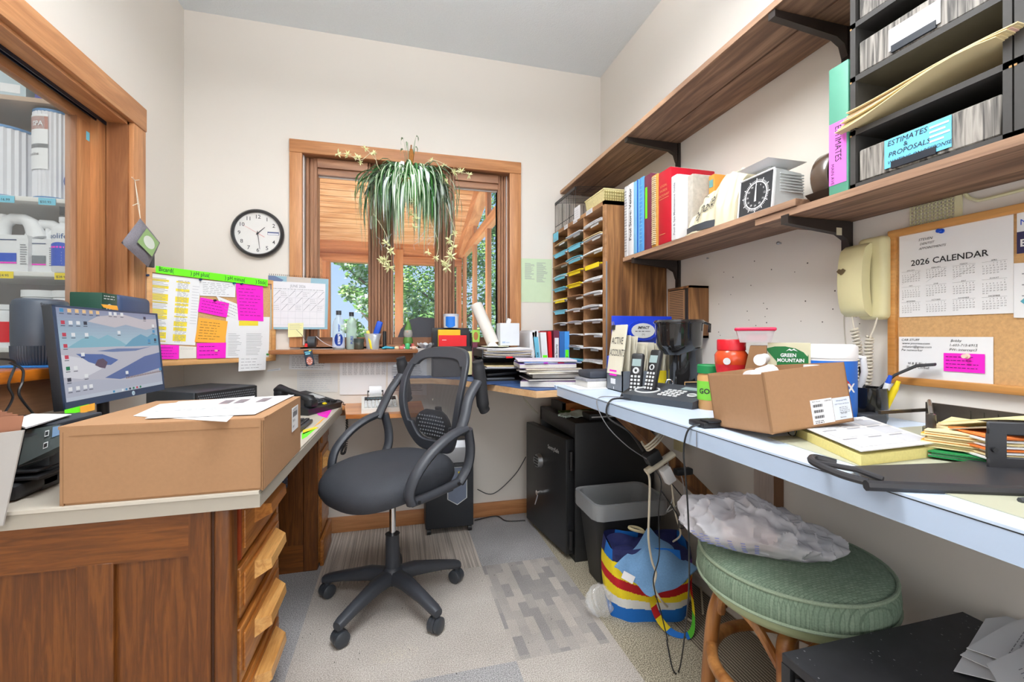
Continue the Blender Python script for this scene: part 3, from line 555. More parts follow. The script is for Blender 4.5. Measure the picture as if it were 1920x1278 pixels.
# ---- desk phone
t = thing('desk_telephone', 'black corded desk telephone at the far corner of the desk', 'telephone', (-.455, 2.475, DZ), math.radians(62))
m = nm(BLK); m.hexa([(-.13, -.11, .0), (.13, -.11, .0), (.13, .11, 0), (-.13, .11, 0)], [(-.135, -.115, .03), (.135, -.115, .03), (.135, .115, .085), (-.135, .115, .085)]); m.build('base', t)
m = nm(BLK); m.tube([(-.085, -.10, .058), (-.085, -.085, .075), (-.085, -.04, .09), (-.085, .05, .115), (-.085, .09, .122), (-.085, .11, .11)], [.022, .028, .018, .018, .028, .022], 12, flat=.8); m.box(-.112, -.058, -.115, -.065, .035, .075, .012); m.box(-.112, -.058, .06, .112, .08, .115, .012); m.build('handset', t)
m = M(); T0 = frame((0, -.10, .034), (1, 0, 0), (0, .22, .053)); m.T = T0
m.mat(DGR)
for i in range(3):
    for j in range(5): m.box(-.02 + i * .026, -.002 + i * .026, .02 + j * .024, .035 + j * .024, 0, .008, .002, 1)
m.mat(YEL); m.box(.005, .024, .0, .014, 0, .006); m.mat(LGP); m.box(-.025, .055, .15, .2, 0, .004); m.mat(BLK); m.box(.065, .11, .02, .05, 0, .008, .003); m.mat(LGP); m.box(.065, .115, .08, .16, 0, .003); m.build('keypad', t)
def coil(path, r, turns, n=7, wr=.002, mat_=BLK, per=9):
    """helical cord along a polyline"""
    pts = [Vector(p) for p in path]; Ls = [0]
    for i in range(len(pts) - 1): Ls.append(Ls[-1] + (pts[i + 1] - pts[i]).length)
    def at(s_):
        for i in range(len(pts) - 1):
            if s_ <= Ls[i + 1] or i == len(pts) - 2: f = (s_ - Ls[i]) / max(1e-9, Ls[i + 1] - Ls[i]); return pts[i].lerp(pts[i + 1], f), (pts[i + 1] - pts[i]).normalized()
    out = []; N_ = turns * per
    for k in range(N_ + 1):
        p, d = at(Ls[-1] * k / N_); u_ = d.orthogonal().normalized(); u_ = d.cross(Vector((.3, .5, .8))).normalized(); v_ = d.cross(u_); q = 2 * math.pi * k / per
        out.append(p + u_ * r * math.cos(q) + v_ * r * math.sin(q))
    m = nm(mat_); m.tube(out, wr, 5); return m
def smooth_path(pts, n=8):
    pts = [Vector(p) for p in pts]; out = []
    for i in range(len(pts) - 1):
        p0, p1, p2, p3 = pts[max(i - 1, 0)], pts[i], pts[i + 1], pts[min(i + 2, len(pts) - 1)]
        for k in range(n):
            f = k / n; out.append(.5 * ((2 * p1) + (p2 - p0) * f + (2 * p0 - 5 * p1 + 4 * p2 - p3) * f * f + (3 * p1 - p0 - 3 * p2 + p3) * f ** 3))
    out.append(pts[-1]); return out
w2l = Matrix.Rotation(-math.radians(62), 4, 'Z') @ Matrix.Translation((.455, -2.475, -DZ))
pp = [w2l @ p for p in smooth_path([pZ(620, 752, .80), pZ(638, 752, .77), pX(648, 765, -.285), pX(650, 800, -.28), pX(646, 830, -.28), pX(640, 848, -.28), pX(647, 846, -.275), pX(651, 815, -.275), pX(650, 775, -.28)])]
coil(pp, .0052, 74, mat_=BLK, per=7).build('coiled_cord', t)
# ---- keyboard, mouse cord bundle, notes on desk
a, b = Vector((-.385, 1.70, DZ)), Vector((-.365, 2.12, DZ))
t = thing('keyboard', 'black computer keyboard half hidden behind the cardboard box', 'keyboard', (a.x, a.y, DZ), math.atan2((b - a).y, (b - a).x))
m = nm(DGR); m.box(0, .42, 0, .14, .004, .018, .004); m.build('case', t)
m = nm(BLK)
for j in range(6):
    for i in range(20): m.box(.008 + i * .0203, .025 + i * .0203, .012 + j * .0205, .029 + j * .0205, .018, .025, .002, 1)
m.build('keys', t).data
for pts, mat_, lab in [([(567, 760), (612, 757), (618, 761), (568, 764)], PYL, 'pale yellow note taped to the desk by the keyboard'), ([(590, 769), (622, 768), (613, 783), (597, 778)], PNK, 'hot pink note taped to the desk edge by the keyboard'),
                       ([(603, 786), (610, 782), (600, 792), (588, 800)], ORG, 'orange note strip taped along the desk edge'), ([(568, 806), (590, 800), (597, 801), (568, 814)], YEL, 'yellow note taped to the desk near the cardboard box'),
                       ([(566, 812), (592, 803), (575, 818), (566, 823)], LIME, 'lime green note taped to the desk beside the cardboard box')]:
    P = [pZ(x, y, DZ + .0012) for x, y in pts]; m = nm(mat_); m.fn = quadfn(P[0], P[1], P[3], P[2], (0, 0, 1)); m.box(0, 1, 0, 1, -.001, 0); m.mat(GRI); m.lines(.15, .85, .2, .8, 3, .12); one(m, 'paper_note', lab, 'note')
m = nm(BLK)
for k in range(5): q = pZ(575 + k * 3, 757 + k, DZ + .02); m.tube([(q.x + .03 * math.cos(a_), q.y + .04 * math.sin(a_), q.z + .012 * math.sin(a_ * 2 + k)) for a_ in [i * math.pi / 8 for i in range(16)]], .0022, 5, closed=True)
one(m, 'cable_bundle', 'coiled thin black cable bundle behind the keyboard', 'cable')
# ---- printer behind the box, at the left edge of the picture
t = thing('printer', 'dark grey printer with small screen between the folder and the big box', 'printer', (0, 0, 0))
x0, x1, y0_, y1_ = -1.09, -.86, 1.30, 1.60
a, b = pY(50, 862, 1.38), pY(106, 826, 1.38)
m = nm(mt('printer_body', srgb(62, 66, 70), .5)); m.box(x0, x1 + .02, y0_ + .05, y1_, .80, .90, .01)
m.mat(mt('printer_lid', srgb(48, 52, 60), .45)); m.box(x0, x1 + .005, y0_ + .10, y1_ - .02, .90, .912, .004); m.build('body', t)
m = nm(mt('printer_panel', srgb(66, 74, 74), .45)); P = [pY(34, 873, 1.315), pY(112, 836, 1.315), pY(50, 806, 1.36), pY(112, 795, 1.36)]; m.fn = quadfn(P[0], P[1], P[2], P[3]); m.box(0, 1, 0, 1, -.02, 0); m.mat(LGP)
for y_ in (.18, .62): m.rect(.58, y_, .70, y_ + .22, .0006); m.mat(BLK); m.rect(.595, y_ + .03, .685, y_ + .18, .001); m.mat(LGP)
m.mat(em('printer_display', srgb(150, 190, 235), .5)); m.rect(.80, .5, 1.0, .93, .001); m.build('control_panel', t)
m = nm(BLK); m.box(x0, x1 + .0, y0_ + .06, y1_ - .03, DZ + .002, .80, .004); m.box(x0, x1 + .03, y0_ + .0, y0_ + .1, DZ + .045, DZ + .052, .002); m.box(x0, x1 + .02, y0_ + .01, y0_ + .09, DZ + .06, DZ + .066, .002)
m.tube([pY(30, 877, 1.30), pY(105, 851, 1.30)], .0014, 6); m.box(x0, -.86, y0_ - .02, y0_ + .12, DZ + .002, DZ + .04, .012); m.build('output_tray', t)
P = [pZ(10, 800, .918), pZ(52, 800, .918), pZ(110, 779, .918), pZ(20, 779, .918)]
for k in range(2):
    q = .0012 * k; m = nm(WHT); P = [pZ(48, 803 - k * 2, .917 + q * 2), pZ(134, 777 - k, .917 + q * 2), pZ(18, 790, .917 + q * 2), pZ(60, 775, .917 + q * 2)]; m.fn = quadfn(*P, (0, 0, 1)); m.box(0, 1, 0, 1, -.001, 0); one(m, 'blank_sheet', ['blank white sheet lying on the printer, lower of two', 'blank white sheet lying on the printer, upper of two'][k], 'paper')
# ---- accordion folder and big pale board at the near left edge
t = thing('accordion_folder', 'brown accordion folder with pale front standing at the left edge', 'folder', (0, 0, 0))
BRN = mt('brown_kraft_folder', srgb(172, 118, 92), .8)
m = nm(mt('pale_grey_board', srgb(186, 182, 178), .7)); P = [pY(0, 1000, 1.20), pY(5, 985, 1.20), pY(0, 818, 1.20), pY(44, 806, 1.20)]
P[0] = pY(-170, 1010, 1.20); P[2] = pY(-120, 826, 1.20); m.fn = quadfn(*P); m.box(0, 1, 0, 1, -.004, 0); m.build('front_cover', t)
m = nm(BRN)
P2 = [pY(-170, 1000, 1.205), pY(8, 975, 1.205), pY(-120, 790, 1.205), pY(48, 780, 1.205)]
for k in range(5):
    dy = Vector((0, .012 + .018 * k, .001 * k)); sh = Vector((-.022 * k - .012, 0, 0)); m.fn = quadfn(P2[0] + dy + sh, P2[1] + dy + sh, P2[2] + dy + sh, P2[3] + dy + sh); m.box(0, 1, 0, 1, -.002, 0)
m.fn = None
m.build('pleats', t)
# ---- orange side shelf under the window with calculator
SIDE = wood('orange_side_shelf', srgb(176, 100, 44), srgb(216, 146, 84), 'x', 5, .35, coat=.2)
t = thing('side_shelf', 'orange wood side shelf between the desk and the back wall', 'shelf', (0, 0, 0))
m = nm(SIDE); m.prism([(-.33, 2.66), (-.33, 2.625), (-.288, 2.625), (-.25, 2.335), (-.03, 2.30), (.14, 2.29), (.14, YB - .001), (-.33, YB - .001)], .722, .744); m.build('board', t)
m = nm(PINEX); m.box(-.32, .13, YB - .03, YB - .0005, .68, .722); m.build('cleat', t)
a, b = pZ(678, 777, .748), pZ(728, 771, .748); ang = math.atan2((b - a).y, (b - a).x)
t = thing('printing_calculator', 'white desktop printing calculator with dark display on the orange shelf', 'calculator', (a.x - .005, a.y + .055, .744), math.radians(4))
m = nm(mt('ivory_plastic', srgb(226, 224, 218), .45)); m.hexa([(0, 0, 0), (.19, 0, 0), (.19, .2, 0), (0, .2, 0)], [(.0, 0, .022), (.19, 0, .022), (.19, .2, .06), (0, .2, .06)]); m.build('body', t)
m = nm(BLK); m.T = frame((.0, .0, .0235), (1, 0, 0), (0, .2, .038)); m.box(.015, .178, .125, .175, 0, .004); m.mat(mt('display_reflection', srgb(96, 130, 140), .2)); 
for i in range(9): m.rect(.03 + i * .015, .138, .039 + i * .015, .152, .0044)
m.build('display', t)
m = nm(LGP); m.T = frame((.0, .0, .0235), (1, 0, 0), (0, .2, .038))
for i in range(9):
    for j in range(5): m.box(.014 + i * .0185, .028 + i * .0185, .012 + j * .021, .028 + j * .021, 0, .007, .002, 1)
m.build('keys', t)
m = nm(WHT); m.cyl((.04, .215, .085), (.105, .215, .085), .03, n=20); m.mat(BLK); m.cyl((.03, .215, .085), (.115, .215, .085), .005, n=8); m.box(.03, .034, .19, .22, .05, .09); m.box(.111, .115, .19, .22, .05, .09); m.build('paper_roll', t)
# ================================================================ LEFT SILL, BACK WALL PAPERS, CLOCK, BOARD
def lathe_thing(name, lab, cat, loc, parts, group=None, rz=0):
    t = thing(name, lab, cat, loc, rz, group)
    for pn, mat_, prof, kw in parts: m = nm(mat_); m.lathe(prof, **kw); m.build(pn, t)
    return t
SZ = lz0 + .005
# router
t = thing('wifi_router', 'charcoal cylindrical wifi router with ribbed base on the window sill', 'router', (-1.125, 1.77, SZ + .006))
sx, sy = .95, 1.0; t.scale = (.66, .66, 1)
m = nm(mt('charcoal_satin_plastic', srgb(70, 78, 90), .35)); m.lathe([(.104, .062), (.106, .08), (.106, .19), (.100, .205), (.085, .212), (.03, .214), (.0, .214)], sx=sx, n=48); 
m.build('body', t)
m = nm(mt('ribbed_charcoal', srgb(60, 68, 80), .4)); m.lathe([(.088, 0), (.098, .012), (.104, .03), (.105, .062)], sx=sx, n=120, rib=.03, ribn=1); m.build('ribbed_base', t)
m = nm(BLK); m.T = Matrix.Rotation(math.radians(-58), 4, 'Z'); m.fn = lambda q: ((.0905 + 0) * math.cos(q.x / .098), .1065 * math.sin(q.x / .1065), q.y)
m.fn = lambda q: (sx * .1068 * math.cos(q.x / .1 - 1.0), .1068 * math.sin(q.x / .1 - 1.0), q.y); m.T = Matrix(); m.text('Spectrum', 0, .186, .018, z=0, res=3, bold=.0002); m.build('lettering', t)
m = nm(mt('bright_blue_foam', srgb(40, 120, 200), .6)); m.box(-1.20, -1.05, 1.69, 1.86, SZ, SZ + .006, .002); one(m, 'blue_mat', 'thin blue mat under the charcoal router', 'mat')
# tin and blue box
t = thing('storage_box', 'dark blue rounded storage box on the sill behind the monitor', 'box', (-1.13, 2.20, SZ))
m = nm(mt('slate_blue_vinyl', srgb(58, 76, 112), .5)); m.box(-.06, .06, -.115, .115, 0, .265, .02, 3); m.build('body', t)
m = nm(mt('slate_blue_vinyl_dark', srgb(48, 62, 94), .5)); m.box(-.063, .063, -.118, .118, .19, .196, .002); m.build('seam', t)
t = thing('card_box', 'small dark green printed card box beside the blue storage box', 'box', (-1.12, 2.018, SZ))
m = nm(mt('dark_green_card', srgb(20, 68, 52), .5)); m.box(-.05, .05, -.045, .05, 0, .262, .004); m.build('body', t)
m = nm(WHT); m.T = frame((.0505, 0, .2), (0, 1, 0), (0, 0, 1)); m.tube([(.018 * math.cos(a * .524), .02 * math.sin(a * .524), 0) for a in range(12)], .0015, 5, closed=True); m.text('b', -.006, -.008, .022, z=.001); m.lines(-.035, .035, .035, .055, 2, dash=.012); m.build('emblem', t)
# cables at the left sill
m = nm(BLK)
for k, pts in enumerate([[(-5, 672, -1.03), (28, 680, -1.035), (16, 720, -1.03), (24, 745, -1.04), (8, 775, -1.05)], [(18, 680, -1.03), (42, 692, -1.02), (42, 715, -1.02), (36, 740, -1.02), (62, 775, -1.04)]]):
    m.tube(smooth_path([pX(*p) for p in pts]), .0032, 6)
one(m, 'black_cables', 'two black cables looping down from the left window sill', 'cable')
# hanging pouch
t = thing('charcoal_pouch', 'grey woven air freshener pouch hanging by a string from the window trim', 'pouch', (0, 0, 0))
c0, u0, u1, u2, u3 = pX(264, 455, -1.04), pX(263, 409, -1.05), pX(227, 455, -1.03), pX(278, 501, -1.03), pX(300, 455, -1.05)
m = nm(mt('grey_burlap', srgb(128, 124, 132), .9, var=.35, scale=260, bump=.5)); cx_ = (u0 + u1 + u2 + u3) / 4
def pil(u, v):
    p = u0 * (1 - u) * (1 - v) + u1 * u * (1 - v) + u3 * (1 - u) * v + u2 * u * v; return p
for sgn in (1, -1): m.grid(lambda u, v: pil(u, v) + Vector((sgn * .022 * (math.sin(math.pi * u) * math.sin(math.pi * v)) ** .5, 0, 0)), 12, 12)
m.build('bag', t)
m = nm(mt('sage_label', srgb(150, 182, 120), .8)); m.grid(lambda u, v: pil(.22 + u * .56, .17 + v * .6) + Vector((.0235 + .0 * u, -.0, 0)), 6, 6); m.mat(mt('oval_label', srgb(220, 226, 214), .8))
m.grid(lambda u, v: pil(.5 + .17 * v * math.cos(6.283 * u) - .10 * 0, .47 + .22 * v * math.sin(6.283 * u)) + Vector((.0245, 0, 0)), 18, 2); m.build('label', t)
m = nm(mt('cotton_string', srgb(224, 216, 200), .9)); n0 = pX(253, 338, -1.082); m.tube([n0, pX(258, 380, -1.07), u0], .0012, 5); m.tube([n0, pX(261, 385, -1.07), u0], .0012, 5); m.tube([pX(247, 332, -1.082), n0, pX(261, 337, -1.082)], .0016, 5); m.tube([pX(249, 385, -1.07), pX(258, 381, -1.07), pX(262, 384, -1.07)], .0016, 5); m.build('string', t)
m = nm(mt('dark_navy_plastic', srgb(48, 54, 62), .5)); P = pX(280, 484, XL + .012); m.box(XL, XL + .02, P.y - .035, P.y + .035, P.z - .04, P.z + .055, .008); one(m, 'wall_thermostat', 'small black plastic box on the wall behind the hanging pouch', 'thermostat')
# ---- diagonal cork board across the corner
q0, q1 = Vector((-1.09, 2.312, 1.0)), Vector((-.660, 2.70, 1.0)); bw, bh = (q1 - q0).length, .447
T_ = frame(q0, q1 - q0, (0, 0, 1)); CORK = mt('cork', srgb(206, 162, 110), .9, var=.25, scale=160)
FRM = wood('beech_frame', srgb(196, 140, 82), srgb(226, 176, 116), 'x', 4, .5)
t = thing('cork_board', 'wood framed cork board covered in notes across the left corner', 'notice board', q0, math.atan2((q1 - q0).y, (q1 - q0).x))
m = nm(CORK); m.box(.012, bw - .012, .002, .012, .012, bh - .012); m.build('cork_panel', t)
m = nm(FRM); m.box(0, bw, -.008, .014, 0, .022, .003); m.box(0, bw, -.008, .014, bh - .022, bh, .003); m.box(0, .022, -.008, .014, .02, bh - .02, .003); m.box(bw - .022, bw, -.008, .014, .02, bh - .02, .003); m.build('frame', t)
on = Vector((0, -1, 0)); nL = (T_ @ Vector((0, 0, 1)) - T_ @ Vector((0, 0, 0)))   # board normal
if nL.y > 0: nL = -nL
def onboard(px, py, lift): return pP(px, py, q0 + nL * lift, nL)
def bnote(name, lab, pts, mat_, lift, fill, cat='paper'):
    P = [onboard(x, y, lift) for x, y in pts]      # TL, TR, BR, BL
    m = sheetm(P[3], P[2], P[0], P[1], mat_, .0005, nL); fill(m); return one(m, name, lab, cat)
def hdr(m):
    m.mat(HLY)
    for y0, y1 in ((.90, .93), (.80, .84), (.62, .72), (.585, .60), (.42, .50), (.36, .41), (.2, .25), (.08, .17), (.03, .05)): m.rect(.10 + .04 * ((y0 * 50) % 2), y0, .42, y1, .0004); 
    for y0, y1 in ((.91, .93), (.78, .82), (.62, .70), (.57, .6), (.46, .54), (.4, .42), (.27, .34), (.20, .25), (.05, .15)): m.rect(.55, y0, .80, y1, .0004)
    m.mat(GRI); m.lines(.12, .42, .03, .95, 44, .3, .0009, .35, 1); m.lines(.58, .8, .03, .95, 44, .3, .0009, .3, 2, .06); m.mat(LGR); m.lines(.85, .99, .3, .9, 14, .15, .0009, .2, 3)
def scr(n, mat_=INK, sd=1, th=.16, d=.07, x0=.08, x1=.92, y0=.1, y1=.9): return lambda m: (m.mat(mat_), m.lines(x0, x1, y0, y1, n, th, .0007, .35, sd, d))
PNKI = mt('ink_on_pink', srgb(110, 20, 110), .8)
bnote('printed_list', 'long white printed list with yellow highlighting on the corner board', [(269, 510), (376, 522), (368, 646), (300, 646)][:0] or [(270, 510), (377, 523), (366, 647), (266, 643)], WHT, .001, hdr)
bnote('lime_strip', 'lime green strip with handwriting along the top of the corner board', [(292, 498), (502, 524), (502, 537), (292, 511)], LIME, .010, lambda m: None)
bnote('printed_sheet', 'small white table sheet pinned under the lime strip on the corner board', [(374, 524), (442, 530), (441, 557), (375, 554)], WHT, .0025, scr(7, GRI, 3, .2, .1))
bnote('pink_note', 'hot pink note at the middle of the corner board, held by a black pin', [(376, 557), (430, 568), (425, 595), (371, 584)], PNK, .0035, scr(4, PNKI, 5))
bnote('white_card', 'tilted white card between the two upper pink notes on the corner board', [(405, 554), (456, 574), (446, 600), (425, 590)], WHT, .003, scr(4, GRI, 6))
bnote('pink_sheet', 'largest hot pink sheet at the upper right of the corner board', [(442, 530), (493, 534), (494, 602), (447, 600)], PNK, .004, scr(9, PNKI, 8, .14, .12))
bnote('orange_note', 'orange handwritten note at the centre of the corner board', [(373, 595), (427, 602), (422, 643), (365, 641)], ORG, .0038, scr(7, INK, 9, .14, .1))
bnote('printed_list', 'white typed list with one yellow heading at the lower right of the corner board', [(424, 593), (506, 594), (504, 669), (423, 671)], WHT, .0016, lambda m: (m.mat(HLY), m.rect(.28, .78, .72, .9, .0004), m.mat(GRI), m.lines(.05, .35, .05, .6, 15, .2, .0007, .5, 4), m.lines(.45, .85, .05, .6, 15, .2, .0007, .4, 6)))
bnote('pink_note', 'hot pink note at the lower left of the corner board by the monitor', [(298, 646), (336, 647), (335, 673), (300, 673)], PNK, .003, scr(4, PNKI, 11))
bnote('white_card', 'pale card with two small drawings at the foot of the corner board', [(336, 648), (368, 650), (368, 671), (336, 672)], mt('cream_card', srgb(236, 230, 220), .8), .0022, scr(2, GRI, 12, y0=.7))
bnote('pink_note', 'hot pink note at the bottom centre of the corner board with a white pin', [(369, 643), (424, 642), (423, 671), (369, 672)], PNK, .0045, scr(3, PNKI, 13))
bnote('white_note', 'white handwritten note hanging off the lower right edge of the corner board', [(448, 667), (499, 667), (498, 693), (447, 696)], WHT, .010, scr(4, GRI, 14, .14, .1))
for k, (x, y, c, lab) in enumerate([(276, 516, 'navy_pin', 'dark blue push pin at the top left of the corner board'), (375, 524, 'navy_pin', 'dark blue push pin at the top of the long list'), (402, 563, 'dark_pin', 'dark push pin through the middle pink note'), (438, 531, 'teal_pin', 'teal push pin at the top centre of the corner board'), (452, 532, 'navy_pin', 'dark blue push pin through the largest pink sheet'), (404, 657, 'cream_pin', 'cream push pin through the bottom pink note'), (501, 664, 'green_pin', 'green push pin at the lower right of the corner board')]):
    m = nm(mt(c, {'navy_pin': srgb(28, 58, 100), 'dark_pin': srgb(70, 30, 60), 'teal_pin': srgb(0, 110, 120), 'cream_pin': srgb(240, 200, 190), 'green_pin': srgb(40, 150, 60)}[c], .35))
    p = onboard(x, y, .004); m.cyl(p, p + nL * .004, .0055, n=10); m.cyl(p + nL * .004, p + nL * .012, .003, .0035, n=10); m.cyl(p + nL * .012, p + nL * .014, .005, n=10); one(m, 'push_pin', lab, 'pin')
# lime strip handwriting laid out in real size
P0, P1 = onboard(292, 511, .0108), onboard(502, 537, .0108)
ls = [o for o in bpy.data.objects if o.name.startswith('lime_strip')][0]
for x, s_ in ((.01, 'Bicard('), (.135, ') pH plus('), (.285, ') pH minus('), (.435, ') Stick(')): m = nm(INK); m.T = frame(P0, P1 - P0, (0, 0, 1)); m.text(s_, x, .010, .028, z=0, wide=.72, bold=.0004); m.build('handwriting', ls)
# ---- clock
t = thing('wall_clock', 'round black rimmed wall clock above the corner board', 'clock', (-.747, YB, 1.706))
m = nm(mt('charcoal_clock_rim', srgb(52, 52, 54), .35)); m.T = Matrix.Rotation(math.pi / 2, 4, 'X'); m.lathe([(.128, 0), (.133, .012), (.131, .03), (.122, .038), (.115, .030), (.114, .02)], n=56, cap=False); m.build('rim', t)
m = nm(mt('clock_face_white', srgb(232, 230, 226), .5)); m.T = Matrix.Rotation(math.pi / 2, 4, 'X'); m.lathe([(.116, 0), (.116, .018)], n=56); m.build('face', t)
m = nm(INK); m.T = Matrix.Rotation(math.pi / 2, 4, 'X')
for h_ in range(1, 13):
    if h_ == 3: continue
    a = math.radians(90 - 30 * h_); m.text(str(h_), .092 * math.cos(a), .092 * math.sin(a) - .010, .030, z=.0188, align='CENTER', bold=.0002)
m.mat(mt('clock_sticker', srgb(96, 108, 150), .7)); m.rect(.048, -.006, .106, .012, .0187); m.mat(WHT); m.rect(.050, -.004, .104, .004, .019); m.build('numerals', t)
m = nm(INK); m.T = Matrix.Rotation(math.pi / 2, 4, 'X')
def hand(ang, l, w_, z, back=.0): a = math.radians(90 - ang); d = Vector((math.cos(a), math.sin(a))); n_ = Vector((-d.y, d.x)) * w_; m.add([tuple(-d * back + n_) + (z,), tuple(-d * back - n_) + (z,), tuple(d * l - n_ * .5) + (z,), tuple(d * l + n_ * .5) + (z,)], [(0, 1, 2, 3)])
hand(46, .05, .003, .0215, .01); hand(173, .088, .002, .0225, .012); m.mat(RED); hand(300, .08, .0008, .0235, .04); m.mat(INK); m.lathe([(.005, .02), (.005, .024)], n=12); m.build('hands', t)
m = nm(glassy('clock_glass', clear=.97)); m.T = Matrix.Rotation(math.pi / 2, 4, 'X'); m.lathe([(.114, .0285), (.114, .029)], n=40); m.build('glass', t)
# ---- papers pinned to the back wall
def wallpaper(name, lab, tl, tr, br, bl, mat_, fill, y=YB - .002, cat='paper', th=.0006):
    P = [pY(*q, y) for q in (tl, tr, br, bl)]; m = sheetm(P[3], P[2], P[0], P[1], mat_, th, (0, -1, 0)); fill(m); return one(m, name, lab, cat)
def cal(m):
    m.mat(mt('calendar_blue_photo', srgb(150, 186, 200), .7)); 
    m.rect(0, 0, 1, 1, .0004); m.mat(mt('calendar_dune_photo', srgb(206, 196, 186), .7)); m.rect(.3, .9, .7, 1, .0006); m.mat(mt('calendar_slate', srgb(100, 116, 150), .7)); m.add([(0, .7, .0006), (.25, .93, .0006), (.1, 1, .0006), (0, 1, .0006)], [(0, 1, 2, 3)])
    m.mat(mt('calendar_page', srgb(232, 230, 234), .7)); m.rect(.06, .04, .95, .90, .001); m.mat(LGR)
    for i in range(8): m.rect(.08 + i * .122, .08, .083 + i * .122, .74, .0014)
    for j in range(6): m.rect(.08, .08 + j * .13, .934, .084 + j * .13, .0014)
    m.mat(GRI); m.text('JUNE 2026', .36, .80, .075, z=.0014, wide=.75); m.lines(.08, .93, .75, .78, 1, .3, .0014, 0, 2, .03)
    for i in range(7):
        for j in range(3): x, y = .09 + i * .122, .36 + j * .13; m.add([(x, y, .0016), (x + .008, y, .0016), (x + .11, y + .12, .0016), (x + .10, y + .12, .0016)], [(0, 1, 2, 3)]) if (i + j) % 3 else m.lines(x, x + .1, y, y + .1, 3, .2, .0016, .4, i, .02)
t = wallpaper('wall_calendar', 'june wall calendar page with blue border hung on the window trim', (503, 516), (616, 523), (614, 617), (503, 617), WHT, cal, YB - .032, 'calendar', .004)
m = nm(BLK); a, b = pY(505, 514, YB - .036), pY(615, 521, YB - .036)
for k in range(30): p = a.lerp(b, k / 29); m.tube([(p.x, p.y + .003 * math.cos(q * 1.05), p.z + .005 * math.sin(q * 1.05)) for q in range(6)], .0007, 4, closed=True)
m.build('spiral_binding', t)
SCR = lambda n, sd=0, mm=GRI, th=.2, d=.06: (lambda m: (m.mat(mm), m.lines(.06, .94, .08, .92, n, th, .0006, .3, sd, d)))
wallpaper('sticky_note', 'pale yellow sticky note hanging below the june calendar', (540, 606), (569, 605), (568, 631), (540, 632), PYL, lambda m: (m.mat(GRI), m.lines(.1, .9, .5, .95, 5, .15, .0006, .2, 2)), YB - .036, 'sticky note')
wallpaper('printed_notice', 'white printed notice under the window ledge behind the small tag', (543, 665), (620, 664), (619, 694), (542, 692), WHT, SCR(6, 3), YB - .004)
wallpaper('printed_notice', 'pale printed sheet low on the wall just above the desk telephone', (557, 695), (633, 694), (633, 735), (557, 735), mt('off_white_paper', srgb(222, 220, 218), .8), SCR(9, 4, LGR), YB - .002)
wallpaper('paper_strip', 'narrow white printed strip on the wall right of the corner board', (503, 693), (526, 689), (526, 694), (500, 696), WHT, SCR(1, 5))
wallpaper('schedule_sheet', 'large white table schedule pinned under the ledge above the calculator', (637, 669), (725, 668), (723, 739), (637, 740), WHT, lambda m: (m.mat(GRI), [m.lines(.06 + i * .12, .15 + i * .12, .52, .88, 14, .3, .0006, .2, i, .03) for i in range(8)], m.lines(.2, .7, .92, .96, 1, .4, .0006, .1, 3, .03)), YB - .006)
wallpaper('schedule_strip', 'white header strip with three black dots above the table schedule', (639, 664), (726, 663), (725, 669), (638, 670), WHT, lambda m: (m.mat(INK), [m.rect(x, .35, x + .02, .7, .0008) for x in (.07, .5, .93)]), YB - .009)
t = wallpaper('clipboard', 'clipboard with steel clip and highlighted list behind the office chair', (727, 672), (800, 668), (800, 740), (727, 740), WHT, lambda m: (m.mat(GRI), m.lines(.1, .3, .1, .8, 16, .3, .0006, .2, 3), m.lines(.5, .9, .1, .8, 16, .3, .0006, .2, 5), m.mat(HLY), m.rect(.33, .3, .45, .85)), YB - .005, 'clipboard', .003)
m = nm(STL); p = pY(762, 678, YB - .008); m.T = frame(p, (1, 0, 0), (0, 0, 1)); m.prism([(-.075, -.03), (.06, -.03), (.06, -.018), (.03, 0), (.02, .018), (.012, .028), (-.012, .028), (-.02, .018), (-.03, 0), (-.075, -.02)], 0, .006); m.build('clip', t)
wallpaper('green_list', 'pale green paper list on the wall right of the window', (977, 484), (1035, 486), (1034, 567), (977, 566), mt('pale_green_paper', srgb(206, 224, 190), .8), lambda m: (m.mat(GRI), m.lines(.12, .45, .52, .9, 15, .35, .0006, .5, 1), m.lines(.5, .86, .46, .92, 17, .35, .0006, .5, 4)), YB - .002)
# dangling tag
t = thing('hanging_tag', 'small dark hanging tag with a round mosaic picture below the window ledge', 'tag', (0, 0, 0))
P = [pY(*q, 2.53) for q in ((569, 657), (585, 655), (590, 683), (574, 687))]; m = sheetm(P[3], P[2], P[0], P[1], mt('navy_tag', srgb(30, 44, 62), .5), .0012, (0, -1, 0)); m.mat(CYN); m.rect(.15, .72, .7, .8); m.rect(.1, .84, .8, .9); m.mat(YEL); m.rect(.6, .92, .9, .98)
m.mat(mt('mosaic_red', srgb(196, 120, 100), .7)); m.add([(.5 + .38 * math.cos(a * .524), .3 + .27 * math.sin(a * .524), .0008) for a in range(12)], [tuple(range(12))]); m.mat(WHT)
for a in range(8): m.rect(.45 + .25 * math.cos(a * .785), .28 + .17 * math.sin(a * .785), .55 + .25 * math.cos(a * .785), .32 + .17 * math.sin(a * .785), .001)
m.build('card', t); m = nm(RED); p = pY(574, 650, 2.53); m.cyl(p, p + Vector((0, 0, .018)), .008, .006, 10); m.mat(BLK); m.cyl(p + Vector((0, 0, .018)), p + Vector((0, 0, .03)), .005, n=8); m.tube([p + Vector((0, 0, .03)), pY(566, 628, 2.55), pY(556, 618, 2.67)], .001, 5); m.build('lanyard', t)
